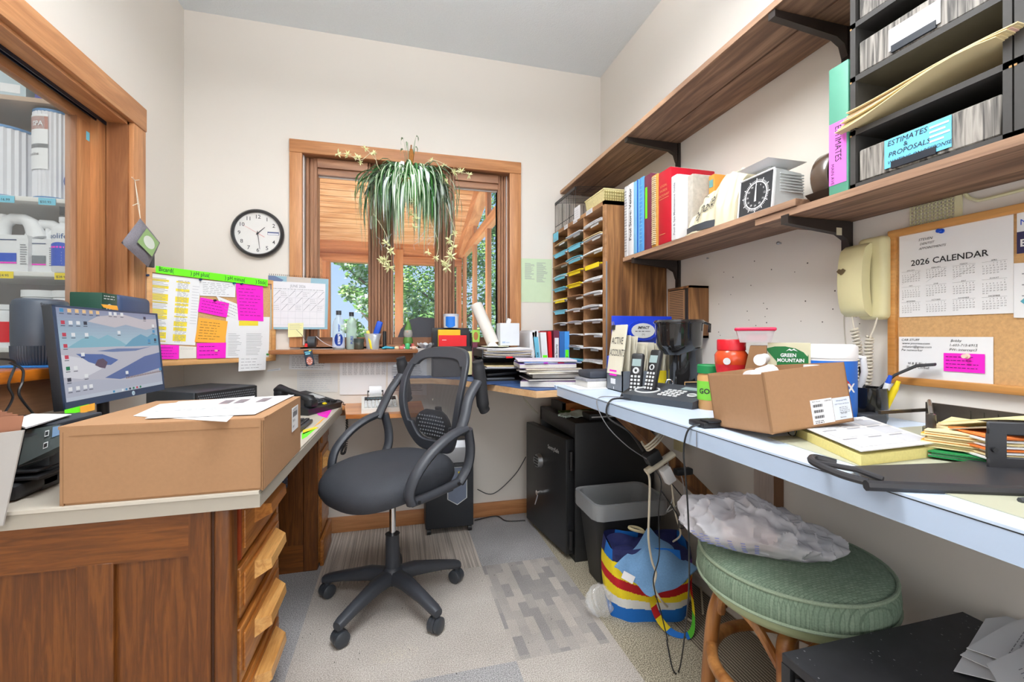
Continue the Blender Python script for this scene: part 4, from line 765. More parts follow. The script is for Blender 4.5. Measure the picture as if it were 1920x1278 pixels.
# ---- shop shelves through the left window
SHW = mt('white_shelf', srgb(226, 224, 220), .5); SHB = mt('beige_shelf', srgb(186, 160, 138), .6)
t = thing('shop_shelving', 'white shop shelving seen through the left window', 'shelf', (0, 0, 0)); YS = 2.55
m = nm(mt('pegboard_grey', srgb(176, 168, 164), .7, var=.06, scale=8)); m.box(-2.5, -1.27, 2.97, 2.99, .2, 2.75); m.build('back_panel', t)
for z in (2.255, 1.79, 1.44, 1.085): m = nm(SHB if z > 2 else SHW); m.box(-2.5, -1.27, YS, 2.97, z - .022, z, .002); m.build('shelf_board', t)
m = nm(mt('wood_grain_bin', srgb(120, 90, 74), .5)); m.box(-2.3, -1.72, 2.86, 2.96, 1.90, 2.13, .03); m.mat(BLK); m.box(-1.52, -1.50, 2.50, 2.9, 1.70, 1.74); m.build('bracket', t)
for k, (px, z, mat_, tx) in enumerate([(10, 1.79, CYN, '$16.99'), (88, 1.79, CYN, '$50.95'), (148, 1.79, CYN, '$2.'), (8, 1.44, YEL, '$24.95'), (118, 1.44, YEL, '$28.95')]):
    p = pY(px, 370, YS - .003); m = nm(mat_); m.T = frame((p.x - .032, YS - .004, z - .035), (1, 0, 0), (0, 0, 1)); m.box(0, .066, 0, .032, -.001, 0); m.mat(INK); m.text(tx, .006, .008, .016, z=.0006); one(m, 'price_tag', [ 'blue price tag under the wide pleated filter', 'blue price tag under the tall orange banded filter', 'blue price tag under the blue scrubber', 'yellow price tag under the white jugs', 'yellow price tag under the blue labelled bottle'][k], 'price tag')
def filt(px, z, r, h, lab, bands):
    p = pY(px, 300, YS + r + .02); t = thing('filter_cartridge', lab, 'filter', (p.x, YS + r + .02, z)); m = nm(mt('pleated_white', srgb(226, 226, 232), .6)); m.lathe([(r * .96, .012), (r * .96, h - .012)], n=64, rib=.05, ribn=1); m.build('pleats', t)
    m = nm(mt('filter_end_blue', srgb(90, 140, 190), .5)); m.lathe([(r, 0), (r, .012)], n=32); m.build('end_cap', t); m = nm(MATS['filter_end_blue']); m.lathe([(r, h - .012), (r, h)], n=32); m.build('end_cap', t)
    m = M(); m.fn = lambda q: ((r * 1.03) * math.sin(q.x / r), -(r * 1.03) * math.cos(q.x / r), q.y)
    for (x0, x1, y0, y1, mat_) in bands:
        m.mat(mat_); m.grid(lambda u, v: (x0 + (x1 - x0) * u, y0 + (y1 - y0) * v, 0), 8, 1)
    m.build('label', t); return t, r
ORB = mt('orange_label', srgb(236, 130, 90), .6)
t, r = filt(14, 1.79, .125, .34, 'wide white pleated filter cartridge behind the left window', [(-.16, .0, .1, .33, WHT), (-.16, .0, .12, .17, mt('plum_label', srgb(120, 80, 110), .6)), (-.06, -.02, .19, .205, YEL)])
m = nm(INK); m.fn = lambda q: (.13 * math.sin(q.x / .125), -.131 * math.cos(q.x / .125), q.y); m.text('C-4665', -.08, .27, .028, z=0); m.build('lettering', t)
t, r = filt(108, 1.79, .085, .43, 'tall white filter cartridge with an orange banded label behind the left window', [(-.09, .015, .14, .40, WHT), (-.09, .015, .33, .39, ORB), (-.09, .015, .24, .26, GRY)])
m = nm(WHT); m.fn = lambda q: (.09 * math.sin(q.x / .085), -.0905 * math.cos(q.x / .085), q.y); m.text('SPA', -.05, .345, .03, z=0, bold=.0006); m.mat(INK); m.text('proline', -.075, .205, .02, z=0); m.build('lettering', t)
t = thing('scrubber', 'round blue scrubbing pad at the window edge beside the tall filter', 'scrubber', (pY(152, 300, YS + .05).x, YS + .05, 1.88)); m = nm(mt('blue_scrub_net', srgb(60, 90, 160), .7, var=.5, scale=120)); m.ball((0, 0, 0), .06, 12, (1, 1, 1)); m.build('pad', t)
def jug(px, lab, scale=1, blue=True):
    p = pY(px, 450, YS + .06); t = thing('chemical_jug', lab, 'jug', (p.x, YS + .07, 1.44), math.radians(-8)); m = nm(mt('white_hdpe', srgb(232, 232, 234), .45)); w_ = .092
    m.fn = lambda q: (q.x, q.z, q.y); m.T = Matrix.Scale(scale, 4)
    m.prism([(-w_, 0), (w_, 0), (w_, .15), (w_ * .95, .2), (w_ * .55, .262), (w_ * .35, .27), (-w_ * .4, .27), (-w_ * .75, .25), (-w_, .2)][:3] + [(w_ * .95, .17), (-w_ * .95, .17)], -.055, .055); m.build('body', t)
    m = nm(MATS['white_hdpe']); m.T = Matrix.Scale(scale, 4); m.tube([(-.07, 0, .165), (-.055, 0, .235), (-.02, 0, .258), (.03, 0, .255), (.06, 0, .235), (.085, 0, .165)], [.028, .024, .02, .02, .026, .03], 10, flat=1.3); m.build('handle', t)
    m = nm(MATS['white_hdpe']); m.T = Matrix.Scale(scale, 4); m.cyl((-.06, 0, .235), (-.06, 0, .275), .022, n=16); m.build('cap', t)
    m = nm(BLU if blue else GRY); m.T = Matrix.Scale(scale, 4) @ frame((0, -.056, 0), (1, 0, 0), (0, 0, 1)); m.rect(-.09, .045, .045, .085, 0.001); m.mat(mt('navy_rule', srgb(40, 60, 110), .6)); m.rect(-.09, .145, .045, .149, .001); m.mat(GRI); m.lines(.06, .09, .03, .13, 9, .4, .001); m.mat(PNK); m.rect(-.09, .036, .045, .043, .001); m.build('label', t)
jug(30, 'white chemical jug with a blue label behind the left window, nearest of three'); jug(84, 'middle white chemical jug behind the left window', .92, False); t2 = jug(112, 'rearmost small white chemical jug beside the tall bottle', .8, False)
t = thing('chemical_bottle', 'tall white bottle with a blue label behind the left window', 'bottle', (pY(129, 450, YS + .06).x, YS + .045, 1.44)); m = nm(MATS['white_hdpe']); m.lathe([(.048, 0), (.052, .01), (.052, .2), (.046, .222), (.03, .232), (.024, .238), (.024, .245)], n=28); m.build('body', t)
m = nm(MATS['white_hdpe']); m.lathe([(.026, .245), (.026, .268)], n=24); m.build('cap', t)
m = nm(BLU); r = .053; m.fn = lambda q: (r * math.sin(q.x / r), -r * math.cos(q.x / r), q.y); m.grid(lambda u, v: (-.055 + .11 * u, .03 + .10 * v + .012 * math.sin(3.14 * u) * v, 0), 8, 1); m.mat(PNK); m.grid(lambda u, v: (-.05 + .07 * u, .115 + .008 * v, -.0), 6, 1); m.mat(WHT); m.fn = lambda q: (.0535 * math.sin(q.x / r), -.0535 * math.cos(q.x / r), q.y); m.lines(-.045, .02, .035, .1, 5, .25, 0, .3, 3); m.mat(mt('blue_lettering', srgb(50, 90, 150), .6)); m.text('oolife', -.048, .16, .036, z=0); m.build('label', t)
def tub(px, z, r, h, lab, col, tx=None, tc=None):
    p = pY(px, 600, YS + r); t = thing('chemical_tub', lab, 'tub', (p.x, YS + r, z)); m = nm(MATS['white_hdpe']); m.lathe([(r * .97, 0), (r * .97, h * .86), (r * .9, h * .88)], n=32); m.build('body', t); m = nm(MATS['white_hdpe']); m.lathe([(r, h * .88), (r, h)], n=32); m.build('lid', t)
    if col:
        m = nm(col); m.lathe([(r * .985, h * .12), (r * .985, h * .6)], n=32, cap=False)
        if tx: m.mat(tc); m.fn = lambda q: (r * math.sin(q.x / r), -r * math.cos(q.x / r), q.y); m.text(tx, 0, h * .45, h * .26, z=0, align='CENTER', bold=.0008)
        m.build('label', t)
tub(8, 1.085, .065, .20, 'white tub with a red band behind the left window', RED); tub(82, 1.085, .075, .27, 'white lidded tub behind the charcoal router', None); tub(132, 1.085, .062, .27, 'white tub lettered NOW behind the card box', WHT, 'NOW', mt('navy_lettering', srgb(30, 50, 110), .6))
t = thing('product_carton', 'purple and white carton on the top shop shelf', 'carton', (pY(95, 180, YS + .02).x, YS + .02, 2.255), math.radians(0)); m = nm(WHT); m.box(-.06, .22, 0, .1, 0, .2); m.build('carton', t); m = nm(mt('violet_label', srgb(92, 92, 160), .6)); m.T = frame((-.06, -.001, 0), (1, 0, 0), (0, 0, 1)); m.rect(-.0, 0, .28, .065, 0); m.mat(WHT); m.text('Cla', .03, .014, .055, z=.001, bold=.001); m.build('label', t)
t = thing('product_carton', 'pale blue photo carton at the left of the top shop shelf', 'carton', (pY(22, 180, YS + .02).x, YS + .02, 2.255), .1); m = nm(mt('pale_blue_print', srgb(190, 206, 214), .7, var=.15, scale=20)); m.box(-.05, .05, 0, .08, 0, .2); m.build('carton', t); m = nm(WHT); m.box(-.04, .03, -.001, 0, .02, .06); m.build('label', t)
# ================================================================ RIGHT COUNTER, SHELVES AND THEIR THINGS
WAL = wood('walnut_shelf_board', srgb(104, 76, 58), srgb(152, 118, 94), 'y', 12, .6, c3=srgb(130, 98, 76), fine=110)
WALE = wood('pale_shelf_edge', srgb(140, 108, 86), srgb(188, 150, 120), 'y', 8, .7, fine=100)
WPAN = wood('walnut_veneer', srgb(90, 56, 30), srgb(160, 112, 66), 'z', 9, .5, c3=srgb(126, 84, 46), fine=90)
BRK = mt('dark_bronze_metal', srgb(52, 44, 40), .5, .3)
def shelf(name, lab, x0, y0, y1, z0, th, split=None):
    t = thing(name, lab, 'shelf', (0, 0, 0))
    for a, b in ([(x0, split - .002), (split + .002, XR - .002)] if split else [(x0, XR - .002)]):
        m = nm(WAL); m.box(a + .002, b, y0, y1, z0, z0 + th, .001, 1)
        m.build('shelf_board', t)
    m = nm(WALE); m.box(x0, x0 + .003, y0, y1, z0 + .001, z0 + th - .001); m.build('front_edge', t); return t
shelf('wall_shelf', 'long upper walnut shelf of two boards high on the right wall', 1.04, -.35, 2.714, 2.075, .022, 1.187)
shelf('wall_shelf', 'lower walnut shelf carrying the books and the postal scale', 1.08, .985, 1.955, 1.505, .021)
shelf('wall_shelf', 'lower walnut shelf carrying the black drawer units', 1.085, -.35, 1.133, 1.483, .021)
def bracket(y, z, depth, lab):
    t = thing('shelf_bracket', lab, 'bracket', (XR, y, z), group=None)
    m = nm(BRK)
    m.fn = lambda q: (-q.x, q.z, q.y)
    m.prism([(0.018, -.085), (.03, -.05), (.06, -.034), (depth, -.016), (depth, .004), (.018, .004)], -.010, .010); m.fn = None
    m.box(-depth - .004, -depth, -.012, .012, -.016, .01)
    m.build('arm', t); return t
bracket(1.86, 2.070, .285, 'dark metal bracket under the upper shelf above the books'); bracket(1.03, 2.070, .285, 'dark metal bracket under the upper shelf beside the drawer units')
bracket(1.86, 1.500, .25, 'dark metal bracket under the book shelf beside the pigeonhole cabinet'); b4 = bracket(1.02, 1.478, .25, 'dark metal bracket under the lower shelf above the wall telephone')
m = nm(mt('beige_switch_sticker', srgb(200, 190, 165), .6)); m.box(-.075, -.055, -.0115, -.0105, -.04, -.018); m.build('small_label', b4)
for y, z0, z1, lab in ((1.86, 1.36, 2.15, 'dark metal shelf standard screwed to the wall behind the red book'), (1.03, 1.40, 2.15, 'dark metal shelf standard screwed to the wall above the wall telephone')):
    m = nm(BRK); m.box(XR - .014, XR - .001, y - .013, y + .013, z0, z1); m.mat(BLK)
    for k in range(int((z1 - z0) / .03)): m.box(XR - .0145, XR - .0135, y - .006, y - .003, z0 + .01 + k * .03, z0 + .022 + k * .03); m.box(XR - .0145, XR - .0135, y + .003, y + .006, z0 + .01 + k * .03, z0 + .022 + k * .03)
    one(m, 'shelf_standard', lab, 'bracket')
# ---- counter
CZ = .912
BLAM = mt('pale_blue_laminate', srgb(204, 220, 240), .35, var=.015); BLAE = mt('pale_blue_laminate_edge', srgb(184, 202, 226), .38, var=.02)
t = thing('counter', 'long pale blue laminate counter along the right wall', 'counter', (0, 0, 0))
m = nm(BLAM); m.prism([(.712, -.6), (XR - .001, -.6), (XR - .001, 1.873), (.703, 1.873)], CZ - .004, CZ); m.mat(BLK); m.prism([(.7115, -.6), (XR - .001, -.6), (XR - .001, 1.8735), (.7025, 1.8735)], CZ - .0055, CZ - .004)
m.mat(BLAE); m.prism([(.712, -.6), (XR - .001, -.6), (XR - .001, 1.873), (.703, 1.873)], CZ - .044, CZ - .0055); m.build('countertop', t)
m = nm(mt('joint_seam', srgb(120, 124, 132), .7)); m.box(.7035, .7045, .914, .916, CZ - .043, CZ - .006); m.box(.709, .7105, .50, .502, CZ - .043, CZ - .006); m.build('joint', t)
m = nm(WPAN); T0 = frame((.80, 1.455, .868), (.53, 0, -.50), (0, 1, 0)); m.T = T0; m.box(-.03, .715, 0, .09, -.02, .02, .002, 1); m.build('diagonal_brace', t)
m = nm(wood('primed_stud', srgb(176, 160, 150), srgb(206, 192, 182), 'z', 4, .7)); m.box(XR - .036, XR - .001, 1.27, 1.36, .10, .866); m.mat(mt('raw_brown_edge', srgb(120, 84, 58), .8)); m.box(XR - .037, XR - .001, 1.262, 1.27, .10, .866); m.mat(BLK); m.box(XR - .0375, XR - .036, 1.31, 1.316, .72, .73); struct('trim_5', m)
m = nm(mt('sage_desk_pad', srgb(178, 178, 156), .6, var=.04, scale=6)); m.prism([(.745, .28), (1.25, .28), (1.27, .80), (.80, .80)], CZ, CZ + .0016); one(m, 'desk_pad', 'sage green desk pad under the planner and black tray', 'desk pad')
# ---- corner counter under the window
t = thing('corner_counter', 'light pine corner counter between the window and the blue counter', 'counter', (0, 0, 0))
LP = wood('light_pine_board', srgb(196, 150, 104), srgb(226, 186, 140), 'x', 4, .6)
poly = [(-.02, YB - .001), (-.02, 2.60), (.20, 2.575), (.33, 2.44), (.42, 2.25), (.60, 1.86), (.702, 1.875), (XR - .001, 1.875), (XR - .001, YB - .001)]
m = nm(mt('blue_swirl_top', srgb(60, 90, 140), .5, var=.4, scale=25)); m.prism(poly, .893, .897); m.mat(LP); m.prism(poly, .862, .893); m.build('countertop', t)
m = nm(BLAM); m.prism([(.70, 1.875), (XR - .002, 1.875), (XR - .002, 2.2), (.75, 2.2)], .897, .9115); m.build('blue_end_piece', t)
KZ = .897
# ---- pigeonhole cabinet
px0, py0, py1, pz0, pz1 = .985, 1.962, 2.70, CZ, 1.806
t = thing('pigeonhole_cabinet', 'walnut pigeonhole cabinet with three columns of paper slots', 'cabinet', (0, 0, 0))
CAR = wood('brown_hardboard', srgb(140, 98, 62), srgb(176, 130, 88), 'y', 4, .7); CARK = mt('slot_back', srgb(120, 84, 54), .8)
m = nm(WPAN); m.box(px0 + .012, XR - .002, py0, py0 + .02, pz0, pz1); m.build('near_side', t)
m = nm(mt('aluminium_strip', srgb(160, 166, 176), .35, .6)); m.box(px0 + .006, px0 + .013, py0 - .002, py0 + .004, pz0, pz1 - .3); m.build('metal_strip', t)
m = nm(CAR); m.box(px0, px0 + .012, py0, py0 + .022, pz0, pz1); m.box(px0, px0 + .012, py1 - .018, py1, pz0, pz1); m.box(px0 + .01, XR - .002, py1 - .015, py1, pz0, pz1); m.box(px0, XR - .002, py0, py1, pz1 - .02, pz1); m.box(px0, XR - .002, py0 + .02, py1 - .015, pz0, pz0 + .012)
m.mat(CARK); m.box(XR - .02, XR - .002, py0 + .02, py1 - .015, pz0, pz1 - .02); m.build('carcase', t)
ROWS = 12; cw = (py1 - py0 - .04) / 3; rh = (pz1 - pz0 - .035) / ROWS
m = nm(CAR)
for k in (1, 2): m.box(px0 + .001, XR - .02, py0 + .022 + cw * k - .002, py0 + .022 + cw * k + .002, pz0 + .01, pz1 - .02)
m.build('divider', t)
m = nm(CAR)
for r_ in range(1, ROWS): z = pz0 + .013 + rh * r_; m.box(px0 + .001, XR - .02, py0 + .02, py1 - .018, z - .0015, z + .0015)
m.build('slot_shelves', t)
m = nm(LGP)
for r_ in range(1, ROWS):
    for k in range(3):
        if (r_ * 3 + k) % 7 != 3: z = pz0 + .013 + rh * r_; y = py0 + .03 + cw * k + .02 * (r_ % 3); m.box(px0 - .001, px0 + .001, y, y + .09, z - .008, z + .002)
m.build('slot_labels', t)
rnd = random.Random(5); cols = ['right', 'middle', 'left']; ordn = ['lowest', 'second', 'third', 'fourth', 'fifth', 'sixth', 'seventh', 'eighth', 'ninth', 'tenth', 'eleventh', 'topmost']
cmap = {'white': WHT, 'light blue': CYN, 'yellow': YEL, 'manila': MAN, 'grey': mt('grey_paper', srgb(196, 194, 198), .8), 'brown kraft': CARD}
special = {(9, 2): 'brown kraft', (8, 2): 'light blue', (7, 2): 'light blue', (6, 2): 'yellow', (5, 2): 'light blue', (8, 1): 'yellow', (7, 1): 'yellow', (6, 1): 'brown kraft', (9, 1): 'light blue', (11, 1): 'white', (10, 2): 'light blue', (8, 0): 'yellow', (6, 0): 'white', (10, 1): 'light blue', (1, 1): 'light blue', (11, 2): 'manila', (10, 0): 'manila'}
for r_ in range(ROWS):
    for k in range(3):
        if (r_, k) in ((0, 0),): continue
        cn = special.get((r_, k), rnd.choice(['white', 'white', 'white', 'grey', 'white'])); z = pz0 + .0148 + rh * r_; y0 = py0 + .028 + cw * k
        n_ = rnd.choice([2, 3, 4]) if r_ > 0 else 2; m = M()
        for q in range(n_):
            m.mat(cmap[cn] if q >= n_ - 2 or cn in ('brown kraft',) else WHT); dx, dy, dz = rnd.uniform(-.012, .012), rnd.uniform(0, .006), .0035
            x0 = px0 - .006 + dx; zz = z + q * .0042; sag = rnd.uniform(0, .006)
            m.grid(lambda u, v: (x0 + .24 * u, y0 + dy + (cw - .022) * v, zz + sag * math.sin(3.14 * v) * (1 - u)), 3, 5, Vector((0, 0, .003)))
        if cn in ('yellow', 'light blue') and r_ < 11: m.mat(cmap[cn]); m.box(px0 - .009, px0 - .007, y0 + .02, y0 + cw - .05, z - .012, z + .012)
        one(m, 'paper_stack', '%s papers in the %s slot of the %s pigeonhole column' % (cn, ordn[r_], cols[k]), 'paper', group='papers in the pigeonhole cabinet')
for k, (ya, yb, mat_, lab) in enumerate([(2.60, 2.69, CYN, 'light blue card taped to the top left of the pigeonhole cabinet'), (2.44, 2.50, WHT, 'white label left of centre on the pigeonhole cabinet top rail'), (2.30, 2.36, WHT, 'white label at the middle of the pigeonhole cabinet top rail'), (2.10, 2.18, WHT, 'white label on the pigeonhole cabinet top rail under the wicker basket')]):
    m = nm(mat_); m.T = frame((px0 - .0012, yb, pz1 - (.06 if k == 0 else .022)), (0, -1, 0), (0, 0, 1)); m.box(0, yb - ya, 0, .055 if k == 0 else .024, -.0008, 0); m.mat(GRI); m.lines(.006, yb - ya - .006, .004, .02, 3, .3, .0005); one(m, 'label_card', lab, 'label')
# on the cabinet: wire rack, basket, card
t = thing('wire_rack', 'black wire basket rack on the far end of the pigeonhole cabinet', 'rack', (0, 0, 0))
m = nm(BLK); xa, xb, ya, yb, za, zb = 1.0, 1.25, 2.36, 2.695, pz1 + .002, pz1 + .20
for i in range(13): y = ya + (yb - ya) * i / 12; m.tube([(xa, y, za), (xa, y, zb - .02), (xa + .01, y, zb), (xb, y, zb + .02)], .0016, 5)
for i in range(6): x = xa + (xb - xa) * i / 5; m.tube([(x, yb, za), (x, yb, zb)], .0016, 5)
m.build('wires', t); m = nm(BLK); m.box(xa - .004, xa + .002, ya, yb, zb - .016, zb); m.tube([(xa, ya, za + .04), (xa, yb, za + .04)], .002, 5); m.tube([(xa, ya, za + .002), (xa, yb, za + .002)], .002, 5); m.build('rim', t)
t = thing('wicker_basket', 'cream woven basket on top of the pigeonhole cabinet', 'basket', (1.01, 2.02, pz1 + .001))
STR = mt('woven_straw', srgb(226, 214, 158), .8, var=.3, scale=90, bump=.5)
m = nm(STR); m.hexa([(.01, .01, 0), (.28, .01, 0), (.28, .22, 0), (.01, .22, 0)], [(0, 0, .075), (.29, 0, .075), (.29, .23, .075), (0, .23, .075)]); m.build('body', t)
m = nm(mt('straw_gap', srgb(150, 136, 80), .9))
for i in range(22):
    x = .004 + i * .013; m.box(x, x + .004, -.0015, .0, .008, .068) if i % 1 == 0 else None
for j in range(4): m.box(.0, .29, -.002, -.0005, .012 + j * .016, .015 + j * .016)
m.build('weave', t); m = nm(STR); m.tube([(0, 0, .076), (.29, 0, .076), (.29, .23, .076), (0, .23, .076)], .004, 6, closed=True); m.build('rim', t)
m = nm(WHT); m.T = frame((px0 - .003, 2.34, pz1 - .012), (0, -1, 0), (0, 0, 1)); m.box(0, .085, 0, .075, -.001, 0); m.mat(GRI); m.lines(.008, .07, .01, .06, 4, .12, .0006, dash=.01); one(m, 'note_card', 'white handwritten card propped beside the wicker basket', 'card')
# ---- shelf books
def book(y0, y1, zt, mat_, lab, name='binder', cat='binder', x0=1.085, x1=1.30, side=None, deco=None, zb=1.527):
    t = thing(name, lab, cat, (x0, (y0 + y1) / 2, zb)); w_ = y1 - y0; h = zt - zb
    m = nm(mat_); m.box(0, x1 - x0, -w_ / 2, w_ / 2, 0, h, min(.004, w_ / 4)); m.build('cover', t)
    m = nm(WHT); m.box(.012, x1 - x0 + .001, -w_ / 2 + .004, w_ / 2 - .004, h - .004, h + .0006); m.build('pages', t)
    if deco:
        m = M(); m.T = frame((-.0008, w_ / 2, 0), (0, -1, 0), (0, 0, 1)); deco(m, w_, h); m.build('spine_label', t)
    return t
def vt(m, s, x, y, size, mat_, bold=.0003): m.mat(mat_); m.text(s, x, y, size, z=.0006, rot=math.pi / 2, bold=bold)
GOLD = mt('gold_foil', srgb(226, 180, 120), .4, .3)
LBL = mt('light_blue_binder', srgb(130, 196, 236), .45); MBL = mt('mid_blue_binder', srgb(88, 160, 226), .5); DBL = mt('royal_blue_binder', srgb(10, 92, 196), .45)
MAR = mt('maroon_binder', srgb(112, 46, 68), .5); CRM = mt('crimson_cover', srgb(190, 16, 40), .45)
book(1.917, 1.952, 1.872, mt('pale_grey_binder', srgb(222, 222, 224), .5), 'pale grey binder at the far end of the book shelf', x0=1.085, deco=lambda m, w_, h: (m.mat(GRI), m.lines(.004, w_ - .004, .02, h - .02, 22, .3)))
book(1.868, 1.915, 1.872, WHT, 'white binder lettered Pool Store on the book shelf', x0=1.085, deco=lambda m, w_, h: (vt(m, 'Pool Store: Vendor', w_ * .72, .07, .032, INK)))
book(1.818, 1.864, 1.868, LBL, 'light blue binder on the book shelf beside the white ones', deco=lambda m, w_, h: (m.mat(DBL), m.rect(w_ - .012, 0, w_, h)))
book(1.775, 1.814, 1.868, MBL, 'mid blue thin binder left of the maroon one', deco=lambda m, w_, h: (m.mat(LBL), m.lines(.008, w_ - .008, .03, h - .03, 16, .25)))
book(1.715, 1.771, 1.862, MAR, 'maroon binder with a lime label on its spine', deco=lambda m, w_, h: (m.mat(LIME), m.rect(.012, .14, .028, .28), m.mat(INK)))
t = book(1.665, 1.711, 1.842, mt('ochre_cover', srgb(206, 150, 70), .6), 'ochre spiral bound manual left of the red dictionary', 'spiral_manual', 'manual')
m = nm(mt('cream_comb', srgb(222, 204, 168), .5)); 
for k in range(34): m.cyl((-.004, -.014, .012 + k * .0088), (-.004, .012, .012 + k * .0088), .0034, n=6)
m.build('comb_binding', t)
book(1.572, 1.658, 1.836, CRM, 'thick crimson dictionary on the book shelf', 'dictionary', 'book', deco=lambda m, w_, h: (m.mat(GOLD), m.text('LEGAL', .016, h - .07, .014, z=.0008, wide=1.2), m.text('WORDS', .013, h - .09, .014, z=.0008), m.text('DICTIONARY', .006, h - .11, .0135, z=.0008, wide=.9), m.rect(.01, h - .12, w_ - .01, h - .118, .0008), m.rect(.01, .04, w_ * .6, .042, .0008)))
book(1.528, 1.568, 1.79, WHT, 'white paperback between the dictionary and the covered machine', 'paperback', 'book', deco=lambda m, w_, h: vt(m, 'Pool & Spa Maintenance Guide', w_ * .7, .02, .017, GRI))
book(1.492, 1.524, 1.782, mt('stone_grey_cover', srgb(180, 172, 160), .7, var=.3, scale=60), 'mottled grey book behind the covered machine', 'paperback', 'book', x0=1.13)
book(1.455, 1.488, 1.775, mt('orange_cover', srgb(220, 150, 60), .6), 'orange book with a teal panel behind the covered machine', 'paperback', 'book', x0=1.20, deco=lambda m, w_, h: (m.mat(mt('teal_panel', srgb(110, 160, 160), .6)), m.rect(.005, h - .05, w_ - .005, h - .02)))
# covered cheque writer
t = thing('covered_machine', 'cheque writing machine under a cream fabric dust cover on the book shelf', 'machine', (0, 0, 1.527))
CVR = mt('cream_vinyl_cover', srgb(218, 208, 178), .6, var=.06, scale=14, bump=.4)
def cov(u, v):                    # u around from front bottom over the top to the back, v along Y (far to near)
    y = 1.488 - .248 * v; hp = .055 + .14 * min(1, max(0, v / .6)) ** .45; 
    if v > .86: hp -= .012 * (v - .86) / .14
    pr_ = [(1.100, .0), (1.108, hp * .35), (1.125 + .015 * v, hp * .8), (1.165, hp), (1.215, hp * .98 - .01), (1.25, hp * .5), (1.26, 0)]
    s_ = u * 6; i = min(5, int(s_)); f = s_ - i; a, b = pr_[i], pr_[i + 1]; x, z = a[0] + (b[0] - a[0]) * f, a[1] + (b[1] - a[1]) * f
    wv = .006 * math.sin(v * 19 + u * 7) * math.sin(u * 3.14) + .004 * math.sin(v * 41 + u * 3) * math.sin(u * 3.14)
    ridge = .022 * math.exp(-((v - .70 - .1 * (u - .5)) / .035) ** 2) * math.sin(u * 3.14)
    return (x - wv - ridge * .6, y, max(z + wv * .5 + ridge * .5 + (.012 if u < .12 else 0) * (v < .55) * (1 - u / .12) * 3 * math.sin(v * 5.7) ** 2, .0))
m = nm(CVR); m.grid(cov, 36, 48); m.add([cov(u / 12, 1) for u in range(13)], [tuple(range(13))]); m.add([cov(u / 12, 0) for u in range(13)], [tuple(range(13))]); m.build('dust_cover', t)
m = nm(mt('machine_grey', srgb(66, 70, 76), .4)); m.prism([(1.098, 1.485), (1.084, 1.43), (1.086, 1.36), (1.108, 1.32), (1.2, 1.32), (1.2, 1.485)], .004, .03); m.mat(CVR); m.prism([(1.094, 1.488), (1.08, 1.43), (1.11, 1.29), (1.2, 1.29), (1.2, 1.488)], 0, .006); m.build('base', t)
m = nm(INK); m.fn = lambda q: Vector(cov(min(.5, .20 + q.y * 3.0 + q.x * .5), .20 + q.x * 2.9)) + Vector((-.004, 0, .002)); m.text('Paymaster', -.02, -.012, .048, z=.016, shear=.35, wide=.72, res=3); m.text('The', .035, .032, .016, z=.024, shear=.35); m.text('Co.', .10, -.022, .014, z=.024, shear=.35); m.build('lettering', t)
# postal scale
t = thing('postal_scale', 'white kitchen scale with a black dial on the book shelf', 'scale', (1.115, 1.165, 1.527))
m = nm(LGP); m.hexa([(0, -.07, 0), (.13, -.065, 0), (.13, .065, 0), (0, .07, 0)], [(.012, -.068, .13), (.12, -.06, .125), (.12, .06, .125), (.012, .068, .13)]); 
for k in range(7): m.box(.03, .122, -.0685, -.0635, .06 + k * .009, .064 + k * .009)
m.build('housing', t)
m = nm(WHT); m.T = frame((-.003, .072, .003), (0, -1, 0), (.012, 0, .13)); 
for a in ((0, .144, 0, .006), (0, .144, .124, .13), (0, .006, 0, .13), (.138, .144, 0, .13)): m.box(a[0], a[1], a[2], a[3], -.006, .004, .002, 1)
m.build('dial_frame', t)
m = nm(mt('black_dial', srgb(48, 50, 54), .4)); m.T = frame((-.003, .072, .003), (0, -1, 0), (.012, 0, .13)); m.box(.005, .139, .005, .125, -.004, .001); m.mat(WHT)
cx_, cy_ = .074, .062
for i in range(60):
    a = i * math.pi / 30; r0, r1 = (.044, .056) if i % 5 == 0 else (.046, .0505); d = Vector((math.cos(a), math.sin(a))); n_ = Vector((-d.y, d.x)) * (.0009 if i % 5 else .0014)
    m.add([tuple(Vector((cx_, cy_)) + d * r0 + n_) + (.0016,), tuple(Vector((cx_, cy_)) + d * r0 - n_) + (.0016,), tuple(Vector((cx_, cy_)) + d * r1 - n_) + (.0016,), tuple(Vector((cx_, cy_)) + d * r1 + n_) + (.0016,)], [(0, 1, 2, 3)])
m.tube([(cx_ + .043 * math.cos(a * .2094), cy_ + .043 * math.sin(a * .2094), .0014) for a in range(30)], .0018, 4, closed=True, flat=.3)
for k in range(12): a = math.pi / 2 - k * math.pi / 6; m.text(str(k * 4), cx_ + .034 * math.cos(a), cy_ + .034 * math.sin(a) - .003, .009, z=.0016, align='CENTER')
m.build('dial', t)
m = nm(WHT); m.T = frame((-.003, .072, .003), (0, -1, 0), (.012, 0, .13)); m.add([(cx_ - .004, cy_ - .02, .003), (cx_ + .004, cy_ - .02, .003), (cx_ + .003, cy_ + .005, .003), (cx_ + .001, cy_ + .045, .003), (cx_ - .001, cy_ + .045, .003), (cx_ - .003, cy_ + .005, .003)], [tuple(range(6))]); m.build('pointer', t)
m = nm(LGP); m.box(.03, .10, -.03, .03, .125, .16, .004); m.build('neck', t)
m = nm(WHT); m.hexa([(.01, -.045, .152), (.12, -.045, .152), (.12, .045, .152), (.01, .045, .152)], [(-.012, -.064, .162), (.14, -.064, .162), (.14, .064, .162), (-.012, .064, .162)]); m.build('tray', t)
